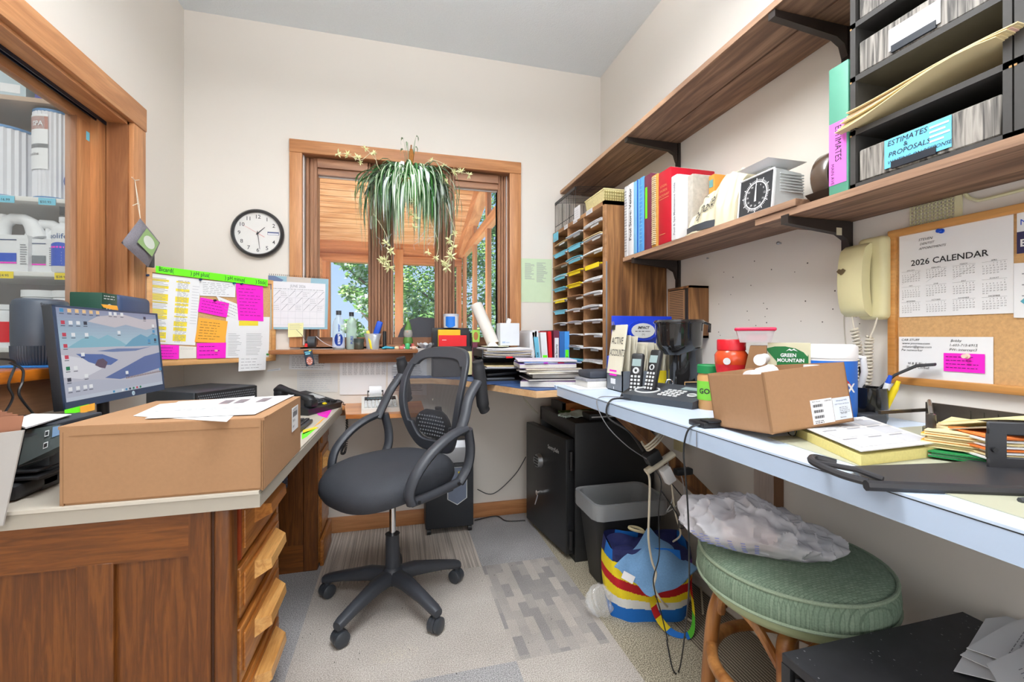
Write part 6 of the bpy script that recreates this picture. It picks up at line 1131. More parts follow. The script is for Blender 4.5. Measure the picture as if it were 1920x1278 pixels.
for a in ((0, .20, 0, .022), (0, .20, .058, .078), (0, .022, .02, .06)): m.hexa([(a[0], a[2], 0), (a[1], a[2], 0), (a[1], a[2] + 1e-4, .0), (a[0], a[2] + 1e-4, 0)], [(a[0], a[3], 0), (a[1], a[3], 0), (a[1], a[3] + 1e-4, 0), (a[0], a[3] + 1e-4, 0)])
m.fn = None; u = Vector((.90, -.43, 0)).normalized(); n_ = Vector((-u.y, u.x, 0)); m.T = frame((.945, .500, CZ + .006), u, (0, 0, 1)); m.v = []; m.f = []; m.mi = []; m.sm = []
m.box(0, .24, 0, .022, -.005, 0, .002, 1); m.box(0, .24, .058, .080, -.005, 0, .002, 1); m.box(0, .026, .02, .06, -.005, 0); m.mat(BLK); m.cyl((.008, .034, -.001), (.008, .034, .004), .004, n=10); m.build('upright_end', t)
t = thing('envelope_bundle', 'bundle of white and orange edged envelopes behind the slotted black tray end', 'envelopes', (0, 0, 0)); 
for k in range(8):
    m = nm([WHT, MAN, WHT, mt('vivid_orange_paper', srgb(240, 130, 60), .8)][k % 4]); m.T = frame((.965, .505, CZ + .018 + k * .005), u, n_); m.box(.004 * (k % 3), .23, .004, .10, 0, .003); m.build('envelope', t)
m = nm(mt('olive_tape', srgb(110, 108, 84), .5)); m.lathe([(.052, 0), (.052, .012), (.03, .0125)], (1.235, .715, CZ), 28); m.mat(LGP); m.lathe([(.028, .0125), (.028, .0135)], (1.235, .715, CZ), 24); one(m, 'tape_roll', 'flat olive round dish with a pale centre by the wall under the cork board', 'dish')
m = nm(RED); m.box(1.12, 1.30, .60, .605, CZ, CZ + .006); m.mat(LGP); m.box(1.15, 1.32, .56, .70, CZ, CZ + .004); one(m, 'leaflet', 'pale leaflet with a red edge lying by the wall behind the letter tray', 'leaflet')
m = nm(DGR); p = pZ(1912, 938, CZ + .004); m.tube([p, p + Vector((.03, -.01, .004)), p + Vector((.05, .01, .002))], .004, 6); one(m, 'cable_end', 'small dark cable clip at the right edge of the counter', 'cable')
# ---- telephones
def handset(par, T0, lcd):
    m = nm(BLK); m.T = T0; m.box(-.024, .024, 0, .155, -.022, 0, .009, 3); m.build('handset', par)
    m = nm(mt('lcd_grey', srgb(150, 170, 170), .3)); m.T = T0; m.rect(-.017, .105, .017, .132, .0006); h = m.build('screen', par)
    m = nm(LGP); m.T = T0
    for i in range(3):
        for j in range(5): m.box(-.018 + i * .0135, -.009 + i * .0135, .008 + j * .0135, .0165 + j * .0135, 0, .0018, .0008, 1)
    m.tube([(.009 * math.cos(a * .524), .088 + .009 * math.sin(a * .524), .001) for a in range(12)], .0022 if lcd else .004, 5, closed=True); m.build('keypad', par)
t = thing('cordless_telephone', 'black cordless handset standing in a small charger beside the file crate', 'telephone', (.853, 1.452, CZ), math.radians(-52))
m = nm(BLK); m.hexa([(-.042, -.045, 0), (.042, -.045, 0), (.042, .05, 0), (-.042, .05, 0)], [(-.036, -.04, .018), (.036, -.04, .018), (.034, .045, .034), (-.034, .045, .034)]); m.build('charger', t)
handset(t, frame((0, -.012, .012), (1, 0, 0), (0, .22, 1)), False)
t = thing('answering_machine', 'black answering machine base with a cordless handset and round silver ring', 'telephone', (.905, 1.325, CZ), math.radians(-68))
m = nm(DGR); m.hexa([(-.12, -.085, 0), (.14, -.085, 0), (.14, .085, 0), (-.12, .085, 0)], [(-.125, -.09, .022), (.145, -.09, .022), (.14, .085, .052), (-.12, .085, .052)]); m.build('base', t)
Tt = frame((0, -.09, .0225), (1, 0, 0), (0, .175, .03)); m = nm(LGP); m.T = Tt @ Matrix.Translation((-.07, .07, .001)); m.tube([(.044 * math.cos(a * .2094), .036 * math.sin(a * .2094), 0) for a in range(30)], .0035, 6, closed=True); m.build('silver_ring', t)
m = nm(LGP); m.T = Tt
for i in range(4):
    for j in range(4): m.box(-.002 + i * .019, .012 + i * .019, .03 + j * .020, .04 + j * .020, 0, .004, .001, 1)
m.tube([(.105 + .014 * math.cos(a * .524), .065 + .012 * math.sin(a * .524), .002) for a in range(12)], .003, 5, closed=True)
m.mat(MATS['lcd_grey']); m.box(.03, .125, .12, .15, 0, .002); m.build('keypad', t)
handset(t, frame((-.07, -.02, .03), (1, -.1, 0), (0.03, .28, 1)), True)
# ---- file crate with cards
t = thing('file_crate', 'grey file box packed with cream index cards marked ACTIVE ACCOUNTS', 'file box', (.87, 1.58, CZ))
GPL = mt('slate_grey_plastic', srgb(112, 118, 126), .4); W_, D_2 = .33, .135
m = nm(GPL); m.box(0, W_, 0, .004, 0, .085); m.box(0, W_, D_2 - .004, D_2, 0, .085); m.box(0, .004, 0, D_2, 0, .085); m.box(W_ - .004, W_, 0, D_2, 0, .085); m.box(0, W_, 0, D_2, 0, .004); m.build('box', t)
m = nm(PNK); m.T = frame((-.0008, .105, .062), (0, -1, 0), (0, 0, 1)); m.box(0, .06, 0, .024, 0, .001); m.mat(WHT); m.box(.01, .05, -.034, -.012, 0, .001); m.box(.034, .037, -.055, -.045, 0, .001); m.build('end_label', t)
CRM2 = mt('cream_card_stock', srgb(226, 220, 200), .8)
for k in range(22):
    m = nm(CRM2); x = .03 + k * .0125; hz = .20 - .004 * (k % 5) + (.03 if k < 3 else 0); tl = .02 * math.sin(k * 1.7) + .012
    m.hexa([(x, .008, .006), (x + .002, .008, .006), (x + .002, D_2 - .01, .006), (x, D_2 - .01, .006)], [(x + tl, .008, hz), (x + tl + .002, .008, hz), (x + tl + .002, D_2 - .01, hz), (x + tl, D_2 - .01, hz)]); m.build('index_card', t)
m = nm(mt('cream_index_folder', srgb(228, 222, 200), .8)); Tc = frame((-.003, .128, .07), (0, -1, 0), (.14, 0, 1)); m.T = Tc; m.box(0, .12, 0, .205, -.006, 0, .001, 1); m.mat(INK); m.text('ACTIVE', .012, .125, .040, wide=.72, z=.0008); m.text('ACCOUNTS', .008, .075, .040, wide=.56, z=.0008); m.build('front_folder', t)
m = nm(BLK); m.T = Tc; m.box(.0, .026, .185, .205, -.004, .006, .002); m.mat(STL); m.tube([(.006, .2, .004), (.006, .218, .008), (.02, .218, .008), (.02, .2, .004)], .0015, 5); m.build('binder_clip', t)
m = nm(YEL); m.box(.16, .20, -.002, -.001, .01, .085); m.build('side_label', t); m = nm(LGP); m.box(.245, .32, -.002, -.001, .01, .07); m.build('side_label', t)
# blue plastic sign
t = thing('blue_organizer', 'royal blue plastic holder with an oval badge behind the index cards', 'holder', (.905, 1.735, CZ)); RBL = mt('royal_blue_plastic', srgb(16, 56, 190), .35)
m = nm(RBL); m.box(0, .30, 0, .006, .12, .315, .006); m.box(.0, .30, .0, .05, 0, .14, .006); m.build('body', t)
m = nm(RBL); m.T = frame((.145, -.001, .25), (1, 0, 0), (0, 0, 1)); m.prism([(.075 * math.cos(a * .314), .045 * math.sin(a * .314)) for a in range(20)], -.001, .012); m.mat(LGP); m.prism([(.058 * math.cos(a * .314), .033 * math.sin(a * .314)) for a in range(20)], .012, .014); m.mat(INK); m.text('IMPACT', 0, .008, .016, z=.0145, align='CENTER', shear=.3, bold=.0006); m.lines(-.04, .04, -.006, .0, 1, .5, .0145, dash=.01); m.text('(+)', 0, -.02, .012, z=.0145, align='CENTER'); m.build('badge', t)
# black coffee maker
t = thing('coffee_maker', 'glossy black coffee maker with a wide overhanging top on the counter', 'coffee maker', (1.055, 1.475, CZ), math.radians(-35)); GB = MATS['gloss_black']
m = nm(mt('smoky_black_gloss', srgb(38, 36, 36), .1, coat=.6)); m.lathe([(.058, 0), (.062, .01), (.060, .17), (.064, .18)], (.024, 0, 0), 32); m.build('lower_body', t)
m = nm(MATS['smoky_black_gloss']); m.lathe([(.056, .155), (.075, .175), (.084, .195), (.088, .27), (.09, .275)], n=40); m.build('upper_body', t)
m = nm(MATS['smoky_black_gloss']); m.lathe([(.094, .275), (.095, .28), (.088, .288), (.0, .29)], n=40); m.tube([(.085, 0, .28), (.11, 0, .27), (.108, 0, .24)], .006, 8); m.build('lid', t)
m = nm(CHR); m.tube([(.012 * math.cos(q * .5) - .035, -.056, .05 + .012 * math.sin(q * .5)) for q in range(13)], .003, 6, closed=True); m.build('knob', t)
m = nm(INK); m.box(.02, .075, -.064, -.06, .0, .06); m.mat(GOLD); m.tube([(.02, -.066, .0), (.02, -.066, .055), (.07, -.066, .058)], .002, 5); m.build('drip_grille', t)
# adapter and cables on the counter edge
t = thing('power_adapter', 'small black adapter lying at the counter edge left of the open carton', 'adapter', (.735, .945, CZ)); m = nm(BLK); m.box(-.01, .05, -.03, .03, 0, .014, .003); m.box(0, .05, -.035, -.0, .014, .02, .003); m.build('body', t)
m = nm(BLK); m.T = Matrix.Translation((-.735, -.945, -CZ)); m.tube(smooth_path([(.728, .93, CZ + .008), (.700, .94, CZ - .005), (.697, .955, CZ - .06), pX(1286, 900, .70), pX(1290, 960, .72), pX(1292, 1040, .74), pX(1290, 1130, .78), pZ(1275, 1250, .03), pZ(1262, 1255, .012), pZ(1250, 1200, .01)]), .0024, 6); m.build('cable', t)
for k, (mat_, rr, pts, lab) in enumerate([
    (mt('grey_wire', srgb(120, 120, 124), .5), .0017, [(.86, 1.43, CZ + .006), (.80, 1.44, CZ + .004), (.715, 1.46, CZ + .004), (.700, 1.45, CZ - .03), pX(1140, 800, .72), pX(1175, 835, .76), pX(1212, 860, .85)], 'thin grey wire from the cordless charger over the counter edge'),
    (BLK, .0034, [(.85, 1.33, CZ + .008), (.79, 1.38, CZ + .006), (.712, 1.37, CZ + .006), (.699, 1.37, CZ - .05), pX(1180, 810, .76), pX(1205, 845, .84)], 'thick black cable from the answering machine over the counter edge')]):
    m = nm(mat_); m.tube(smooth_path([Vector(p) for p in pts]), rr, 6); one(m, 'cable', lab, 'cable')
# ---- stack beside the pigeonholes
for k, (mat_, z0, z1, dx, lab) in enumerate([(WHT, 0, .003, -.02, 'loose white sheets lowest in the stack before the pigeonholes'), (mt('pages_grey', srgb(214, 212, 208), .8, var=.1, scale=200), .003, .03, 0, 'thick pale catalogue in the stack before the pigeonholes'), (mt('black_white_cover', srgb(140, 140, 146), .5, var=.6, scale=30), .03, .042, -.005, 'patterned grey booklet upon the thick catalogue'), (mt('black_pouch', srgb(56, 60, 70), .5), .042, .075, .01, 'dark zipped pouch on top of the stack before the pigeonholes')]):
    m = nm(mat_); s_ = .0 if k else -.03; m.box(.79 + dx + s_, .955 + dx * .5, 1.735 + s_, 1.865, CZ + z0 + .0003, CZ + z1, .0015 if k < 3 else .01, 2); one(m, ['loose_sheets', 'catalogue', 'booklet', 'zipped_pouch'][k], lab, ['paper', 'catalogue', 'booklet', 'pouch'][k])
# ================================================================ WINDOW LEDGE, CORNER COUNTER, HANGING PLANT
LZ = 1.062
def lx(px, y): return pY(px, 640, y).x
def slathe(name, lab, cat, px, y, z, prof, mat_, part='body', extra=()):
    t = thing(name, lab, cat, (lx(px, y), y, z)); m = nm(mat_); m.lathe(prof, n=28); m.build(part, t)
    for pn, mm, pf in extra: m = nm(mm); m.lathe(pf, n=28, cap=True); m.build(pn, t)
    return t
WAT = glassy('clear_water_bottle', (.88, .93, .95), .72, .08)
t = slathe('water_bottle', 'clear water bottle with a blue oval label on the window ledge', 'bottle', 635, 2.62, LZ, [(.030, 0), (.033, .01), (.033, .13), (.028, .16), (.013, .185), (.012, .195)], WAT, 'body', [('cap', DGR, [(.014, .195), (.014, .218)])])
m = nm(mt('milky_label', srgb(196, 204, 224), .4)); m.lathe([(.0335, .01), (.0335, .07)], n=28, cap=False); m.mat(mt('navy_oval', srgb(20, 60, 150), .4)); r = .034; a0 = camang(lx(635, 2.62), 2.62)
m.fn = lambda q: (r * math.cos(a0 + q.x / r), r * math.sin(a0 + q.x / r), q.y); m.grid(lambda u, v: (.024 * v * math.cos(6.283 * u), .056 + .036 * v * math.sin(6.283 * u), 0), 20, 2); r2 = .0345; m.fn = lambda q: (r2 * math.cos(a0 + q.x / r2), r2 * math.sin(a0 + q.x / r2), q.y); m.mat(WHT); m.text('smart', .008, .03, .026, z=0, rot=math.pi / 2, bold=.0006); m.mat(mt('navy_oval', (0, 0, 0))); m.text('water', .006, .10, .018, z=0, rot=math.pi / 2, bold=.0004); m.build('label', t)
t = slathe('water_bottle', 'pale mint clear bottle behind the blue labelled one on the window ledge', 'bottle', 659, 2.67, LZ, [(.027, 0), (.029, .01), (.029, .13), (.025, .16), (.012, .18), (.011, .19)], glassy('mint_bottle', (.80, .92, .88), .6, .15), 'body', [('cap', BLK2, [(.013, .19), (.013, .213)])])
m = nm(mt('navy_oval', (0, 0, 0))); a0 = camang(lx(659, 2.67), 2.67) + .3; r = .0298; m.fn = lambda q: (r * math.cos(a0 + q.x / r), r * math.sin(a0 + q.x / r), q.y); m.text('PURE', .0, .03, .02, z=0, rot=math.pi / 2, bold=.0005); m.build('label', t)
slathe('candle_jar', 'short dark glass candle jar on the window ledge', 'jar', 673, 2.62, LZ, [(.024, 0), (.027, .004), (.027, .035), (.026, .055)], mt('dark_glass_jar', srgb(74, 76, 66), .2, coat=.4), 'jar', [('rim', mt('dark_jar_lid', srgb(56, 66, 60), .4), [(.028, .04), (.028, .062)])])
t = thing('glass_vase', 'clear glass vase holding a blue stapler and yellow tool on the window ledge', 'vase', (lx(699, 2.61), 2.61, LZ)); m = nm(glassy('cut_glass', (.82, .86, .90), .5, .1)); m.lathe([(.030, 0), (.034, .01), (.036, .05), (.046, .09)], n=20, cap=False, rib=.06, ribn=1); m.lathe([(.029, .002), (.029, .004)], n=20); m.build('vase', t)
q = thing('stapler', 'blue hand stapler standing in the glass vase', 'stapler', (lx(702, 2.61), 2.61, LZ + .06)); m = nm(BLU); m.T = Matrix.Rotation(math.radians(18), 4, 'Y'); m.box(-.017, .017, -.012, .012, .02, .105, .009, 3); m.build('body', q); m = nm(CHR); m.T = Matrix.Rotation(math.radians(18), 4, 'Y'); m.box(-.014, .014, -.008, .008, -.03, .022, .004); m.build('metal_jaw', q)
q = thing('utility_knife', 'yellow utility knife leaning in the glass vase', 'knife', (lx(697, 2.58), 2.578, LZ + .004)); m = nm(YEL); m.T = Matrix.Rotation(math.radians(-12), 4, 'Y'); m.box(-.007, .007, -.003, .003, 0, .075, .002); m.build('handle', q); m = nm(mt('pale_figure', srgb(226, 206, 90), .6)); m.T = Matrix.Rotation(math.radians(-12), 4, 'Y'); m.box(-.009, .009, -.004, .004, .075, .105, .004); m.build('end_cap', q)
m = nm(BLK); x = lx(721, 2.6); m.cyl((x, 2.6, LZ), (x, 2.6, LZ + .10), .011, n=14); m.cyl((x, 2.6, LZ + .10), (x, 2.6, LZ + .104), .008, n=14); one(m, 'black_marker', 'thick black marker standing upright on the window ledge', 'marker')
m = nm(mt('turquoise_plastic', srgb(20, 150, 180), .4)); x0, x1 = lx(716, 2.58), lx(740, 2.58); m.tube([(x0, 2.575, LZ + .006), (x0 + .02, 2.585, LZ + .012), (x1 - .01, 2.58, LZ + .008), (x1, 2.59, LZ + .006)], [.004, .008, .007, .004], 8); m.tube([(x0 + .01, 2.59, LZ + .006), (x0 + .03, 2.60, LZ + .012), (x1 - .015, 2.60, LZ + .008)], .005, 8); one(m, 'scissors', 'turquoise handled scissors lying on the window ledge', 'scissors')
for k, (px, c, lab) in enumerate([(744, srgb(232, 200, 160), 'tan wrapped sweet at the left of the sweets on the window ledge'), (753, srgb(220, 120, 110), 'reddish wrapped sweet on the window ledge'), (764, srgb(70, 180, 110), 'green and white wrapped packet in front of the gnome'), (776, srgb(226, 190, 170), 'pinkish wrapped sweet at the right end of the window ledge')]):
    x = lx(px, 2.585); m = nm(mt('wrapper_%s' % ['tan', 'red', 'green', 'pink'][k], c, .35, var=.3, scale=80)); m.box(x - .013, x + .013, 2.575, 2.60, LZ, LZ + (.034 if k == 2 else .018), .006, 2); m.mat(WHT); m.tube([(x - .02, 2.59, LZ + .008), (x - .013, 2.59, LZ + .009)], [.008, .002], 6); m.tube([(x + .02, 2.59, LZ + .008), (x + .013, 2.59, LZ + .009)], [.008, .002], 6); one(m, 'wrapped_sweet', lab, 'sweet')
# gnome
t = thing('gnome_figurine', 'small garden gnome with a tall green pointed hat on the window ledge', 'figurine', (lx(765, 2.63), 2.63, LZ + .022))
m = nm(mt('mossy_green', srgb(84, 130, 56), .6, var=.3, scale=60)); m.tube([(0, 0, .085), (0, 0, .10), (.002, 0, .125), (.0, 0, .145), (-.003, 0, .165)], [.022, .020, .012, .006, .001], 14); m.build('hat', t)
m = nm(mt('grey_beard', srgb(160, 156, 150), .8, var=.3, scale=90)); m.lathe([(.018, .04), (.026, .055), (.026, .075), (.021, .09)], n=16); m.build('beard', t)
m = nm(mt('skin_tone_clay', srgb(216, 170, 140), .6)); m.ball((-.004, -.022, .078), .005, 8); m.build('nose', t)
m = nm(mt('mossy_green', (0, 0, 0))); m.lathe([(.022, .0), (.028, .012), (.027, .035), (.020, .05)], n=16); m.build('body', t)
m = nm(mt('black_boot', srgb(40, 36, 34), .5)); m.ball((-.012, -.016, .0), .011, 8); m.ball((.012, -.016, .0), .011, 8); m.build('boots', t)
m = nm(mt('brick_red_base', srgb(170, 60, 46), .6, var=.3, scale=60)); m.hexa([(-.045, -.03, -.022), (.045, -.03, -.022), (.045, .03, -.022), (-.045, .03, -.022)], [(-.03, -.02, .004), (.03, -.02, .012), (.03, .02, .012), (-.03, .02, .004)]); m.build('base', t)
m = nm(mt('pearl_white_dish', srgb(222, 224, 228), .3)); x = lx(798, 2.62); m.grid(lambda u, v: (x + (v * .048) * math.cos(6.283 * u), 2.625 + (v * .04) * math.sin(6.283 * u), LZ + .003 + .026 * v ** 2 + .007 * v * math.sin(6.283 * u * 5)), 40, 6, Vector((0, 0, .002))); one(m, 'ruffled_dish', 'white ruffled dish at the right end of the window ledge', 'dish')
# black roll holder with curling tape
t = thing('tape_holder', 'black round holder with a curling white paper tape on the window ledge', 'tape dispenser', (lx(589, 2.60), 2.60, LZ)); m = nm(DGR); m.cyl((-.03, 0, .042), (.008, -.0, .042), .032, n=24); m.build('drum', t)
m = nm(mt('pale_tape', srgb(214, 210, 216), .4)); m.grid(lambda u, v: (.01 + .12 * u, -.015 + .03 * v, .062 * (1 - u) ** 2 + .012 + .05 * max(0, u - .75) * 4 * (u - .75)), 16, 2, Vector((0, 0, .0008))); m.build('paper_tape', t)
# things on the corner counter
KZ = .8975
t = thing('file_sorter', 'black file sorter holding a red and a yellow folder beside the ledge', 'file sorter', (.20, 2.585, KZ)); m = nm(BLK2); m.box(0, .23, 0, .004, 0, .18); m.box(0, .23, .10, .11, 0, .29, .003); m.box(0, .23, .05, .054, 0, .27); m.box(0, .004, 0, .11, 0, .26); m.box(.226, .23, 0, .11, 0, .26); m.box(0, .23, 0, .11, 0, .004); m.build('frame', t)
for k, (x0, x1, z0, z1, y, mat_, lab) in enumerate([(.235, .40, .10, .245, 2.594, RED, 'bright red folder in the black file sorter'), (.232, .365, .10, .278, 2.61, mt('amber_folder', srgb(240, 190, 40), .7), 'amber folder tab behind the red one in the file sorter'), (.375, .43, .01, .15, 2.574, mt('pale_yellow_folder', (1, 1, 1)), 'pale yellow folder in front of the file sorter beside the trays')]):
    m = nm(mat_); m.box(x0, x1, y, y + .004, KZ + z0, KZ + z1, .0015, 1); m.mat(WHT); 
    if k == 0: m.box(x0 + .02, x0 + .045, y - .0006, y, KZ + z1 - .03, KZ + z1 - .027)
    one(m, 'folder', lab, 'folder')
t = thing('formula_tub', 'small white tub with a blue label standing on the file sorter', 'tub', (.315, 2.66, KZ + .29)); m = nm(WHT); m.lathe([(.044, 0), (.046, .07)], n=32); m.build('body', t); m = nm(mt('frosted_lid', srgb(206, 210, 220), .4)); m.lathe([(.048, .07), (.048, .083)], n=32); m.build('lid', t); m = nm(mt('azure_label', srgb(30, 120, 220), .5)); r = .0465; a0 = camang(.315, 2.66); m.fn = lambda q: (r * math.cos(a0 + q.x / r), r * math.sin(a0 + q.x / r), q.y); m.grid(lambda u, v: (-.035 + .06 * u, .012 + .055 * v - .012 * math.sin(3.14 * u) * (1 - v), 0), 8, 2); m.build('label', t)
m = nm(mt('leaf_green_card', srgb(150, 200, 80), .6)); P = [pY(*q, 2.55) for q in ((886, 641), (899, 641), (886, 618), (900, 619))]; m.fn = quadfn(*P); m.box(0, 1, 0, 1, -.0012, 0); m.mat(mt('cookie_brown', srgb(170, 110, 60), .7)); m.add([(.45 + .33 * math.cos(a * .7), .5 + .36 * math.sin(a * .7), .0006) for a in range(9)], [tuple(range(9))]); m.fn = None; m.mat(MAR); m.box(P[0].x, P[0].x + .03, 2.551, 2.56, KZ + .002, P[0].z + .002); one(m, 'picture_card', 'lime green picture card standing behind the black letter trays', 'card')
t = thing('paper_roll', 'cream cardboard mailing tube leaning against the window frame', 'tube', (0, 0, 0)); m = nm(mt('cream_tube', srgb(226, 220, 212), .7)); p0, p1 = pY(922, 638, 2.50), pY(893, 572, 2.60); d = (p1 - p0).normalized(); m.tube([p0 + d * -.03, p1], .036, 28, caps=False); m.build('tube', t); m = nm(mt('tube_inside', srgb(180, 140, 100), .8)); m.tube([p0 - d * .03, p1 - d * .001], .032, 28, caps=False); m.tube([p0 - d * .028, p0 - d * .024], .032, 20); m.build('inner_core', t)
t = thing('white_carton', 'plain white carton with a folded tissue on top standing on the letter trays', 'carton', (.57, 2.44, KZ + .185)); m = nm(mt('cool_white_card', srgb(220, 224, 230), .6)); m.box(0, .115, 0, .10, 0, .13, .002, 1); m.build('carton', t); m = nm(mt('pale_blue_mark', srgb(170, 190, 220), .6)); m.box(.012, .03, -.0008, 0, .014, .024); m.box(.035, .055, -.0008, 0, .016, .02); m.build('logo', t); m = nm(WHT); m.T = Matrix.Translation((.045, .04, .13)) @ Matrix.Rotation(.3, 4, 'Y'); m.box(0, .022, 0, .003, 0, .032, .001, 1); m.box(.004, .026, .004, .007, 0, .026, .001, 1); m.build('tissue', t)
m = nm(mt('pale_sage_sheet', srgb(222, 222, 190), .8)); m.box(.47, .60, 2.36, 2.5, KZ + .181, KZ + .184); m.mat(LGP); m.hexa([(.475, 2.34, KZ + .184), (.54, 2.34, KZ + .184), (.54, 2.38, KZ + .184), (.475, 2.38, KZ + .184)], [(.49, 2.35, KZ + .205), (.52, 2.35, KZ + .205), (.52, 2.37, KZ + .205), (.49, 2.37, KZ + .205)]); one(m, 'paper_pile', 'pale sheets and a silver clip on top of the letter trays', 'paper')
t = thing('letter_trays', 'black three tier letter tray stacked with papers on the corner counter', 'letter tray', (.43, 2.24, KZ))
for k in range(3):
    m = nm(BLK2); z = .004 + k * .06; m.box(0, .27, 0, .30, z, z + .004); m.box(0, .27, .296, .30, z, z + .05); m.box(0, .005, .02, .30, z, z + .045); m.box(.265, .27, .02, .30, z, z + .045); m.build('tray', t)
m = nm(BLK2)
for x in (.004, .266):
    for y in (.03, .28): m.box(x - .004, x + .004, y - .004, y + .004, 0, .17)
m.build('posts', t)
rnd = random.Random(9)
for k, (z, n_, lab) in enumerate([(.072, 4, 'sheaf of white papers in the middle letter tray'), (.132, 11, 'tall sheaf of white papers in the top letter tray')]):
    m = M()
    for j in range(n_):
        m.mat([WHT, MATS['grey_paper'], WHT, MAN][j % 4]); dx, dy = rnd.uniform(-.006, .006), rnd.uniform(-.03, .01); s_ = .006 * rnd.random(); zz = KZ + z + j * .0042
        m.grid(lambda u, v: (.44 + dx + .245 * u, 2.225 + dy + .29 * v, zz - s_ * math.sin(3.14 * u)), 6, 2, Vector((0, 0, .0026)))
    if k: m.mat(RED); m.box(.545, .58, 2.196, 2.204, KZ + z - .006, KZ + z + .002)
    one(m, 'paper_sheaf', lab, 'paper')
t = thing('stapler', 'black desk stapler lying in the lowest letter tray', 'stapler', (.455, 2.25, KZ + .010)); m = nm(GRY); m.box(0, .15, 0, .035, 0, .010, .003); m.build('base', t); m = nm(BLK); m.T = Matrix.Rotation(math.radians(-4), 4, 'Y'); m.box(0, .165, 0, .03, .016, .034, .007, 3); m.build('arm', t)
m = nm(mt('washed_navy_folder', srgb(40, 66, 110), .7)); m.box(.40, .66, 2.13, 2.24, KZ, KZ + .004); one(m, 'blue_folder', 'dark blue folder lying under the front of the letter trays', 'folder')
bx = .735
for k, (w_, mat_, lean, lab, tp) in enumerate([(.028, WHT, 0, 'first white ledger left in the row by the pigeonholes', None), (.012, mt('dark_ledger', srgb(60, 60, 66), .6), 0, 'thin dark ledger in the row by the pigeonholes', None), (.036, WHT, .03, 'white binder with a light blue spine label by the pigeonholes', ('light', mt('aqua_label', srgb(110, 190, 220), .6))), (.036, WHT, .02, 'white binder with a lime lower label by the pigeonholes', ('lime', LIME)), (.020, RED, .012, 'slim red binder in the row by the pigeonholes', None), (.034, MAR, 0, 'maroon binder with a white spine label by the pigeonholes', ('white', WHT)), (.03, mt('denim_blue_binder', srgb(50, 110, 180), .5), 0, 'denim blue binder in the row by the pigeonholes', None), (.03, mt('azure_binder', srgb(70, 150, 225), .5), 0, 'azure binder with a lime label nearest the pigeonholes', ('lime2', LIME))]):
    h = .262 + .006 * (k % 3); yb = 2.40; t = thing('binder', lab, 'binder', (bx, yb, KZ)); m = nm(mat_); m.hexa([(0, 0, 0), (w_, 0, 0), (w_, .26, 0), (0, .26, 0)], [(-lean, 0, h), (w_ - lean, 0, h), (w_ - lean, .26, h), (-lean, .26, h)]); m.build('cover', t)
    if tp:
        L = M(); L.fn = lambda q, l=lean, hh=h: (q.x - l * q.y / hh, -.0008 - q.z, q.y); L.mat(tp[1]); z0, z1 = {'light': (.03, .235), 'lime': (.0, .13), 'white': (.07, .23), 'lime2': (.0, .16)}[tp[0]]; L.rect(.005, z0, w_ - .004, z1, 0); L.mat(INK); L.text({'light': 'Customer List', 'lime': 'MANUALS', 'white': 'Forest Security', 'lime2': 'Steel Inventory'}[tp[0]], w_ * .65, z0 + .012, .018, z=.0006, rot=math.pi / 2, bold=.0003); L.build('spine_label', t)
    bx += w_ + .0015 + (.002 if lean else 0)
zz = KZ + .0005
for k, (h, mat_, x0, x1, y0, y1, rz, nme, cat, lab) in enumerate([(.030, mt('mauve_binder', srgb(110, 84, 120), .5), .60, .87, 1.92, 2.18, -.25, 'binder', 'binder', 'mauve binder at the bottom of the magazine pile'), (.010, mt('glossy_mag_dark', srgb(60, 56, 60), .35, var=.4, scale=30), .60, .86, 1.93, 2.17, .05, 'magazine', 'magazine', 'dark magazine second from the bottom of the pile'), (.022, mt('black_case', srgb(34, 34, 38), .4), .63, .86, 1.95, 2.15, 0, 'black_case', 'case', 'black case with white lettering in the magazine pile'), (.008, mt('cream_mag', srgb(216, 206, 184), .6, var=.15, scale=60), .59, .87, 1.93, 2.17, .12, 'magazine', 'magazine', 'cream magazine above the black case in the pile'), (.010, mt('grey_mag', srgb(150, 146, 146), .5, var=.3, scale=60), .58, .86, 1.94, 2.18, -.1, 'magazine', 'magazine', 'grey newsprint magazine in the upper half of the pile'), (.008, mt('sand_mag', srgb(190, 176, 150), .6, var=.3, scale=70), .59, .86, 1.94, 2.18, .06, 'magazine', 'magazine', 'sand coloured magazine beneath the violet folder'), (.022, mt('violet_folder', srgb(130, 100, 190), .5), .57, .84, 1.95, 2.19, .0, 'folder', 'folder', 'violet folder near the top of the magazine pile'), (.008, mt('blue_mag', srgb(60, 110, 180), .5, var=.4, scale=50), .58, .86, 1.95, 2.18, .1, 'magazine', 'magazine', 'blue magazine with pink tabs near the top of the pile'), (.009, mt('pale_lilac_mag', srgb(214, 204, 222), .6, var=.2, scale=60), .57, .85, 1.95, 2.19, -.06, 'magazine', 'magazine', 'pale lilac magazine on top of the pile')]):
    cx, cy = (x0 + x1) / 2, (y0 + y1) / 2; m = nm(mat_); m.box(x0 - cx, x1 - cx, y0 - cy, y1 - cy, 0, h - .0006, .0015, 1); m.mat(mt('page_edges', srgb(206, 202, 196), .8, var=.2, scale=300)); m.box(x0 - cx - .0006, x1 - cx + .0006, y0 - cy - .0006, y1 - cy - .004, .002, h - .003)
    if nme == 'black_case': m.mat(LGP); m.T = frame((x0 - cx + .05, y0 - cy - .0008, .006), (1, 0, 0), (0, 0, 1)); m.text('REPLACEMENT', 0, 0, .011, z=.001, bold=.0003)
    if 'pink tabs' in lab: m.mat(PNK); m.box(-.05, -.03, y0 - cy - .006, y0 - cy, .002, .005); m.mat(RED); m.box(.02, .05, y0 - cy - .006, y0 - cy, .002, .005)
    one(m, nme, lab, cat, loc=(cx, cy, zz), rz=rz + math.radians(-8)); zz += h
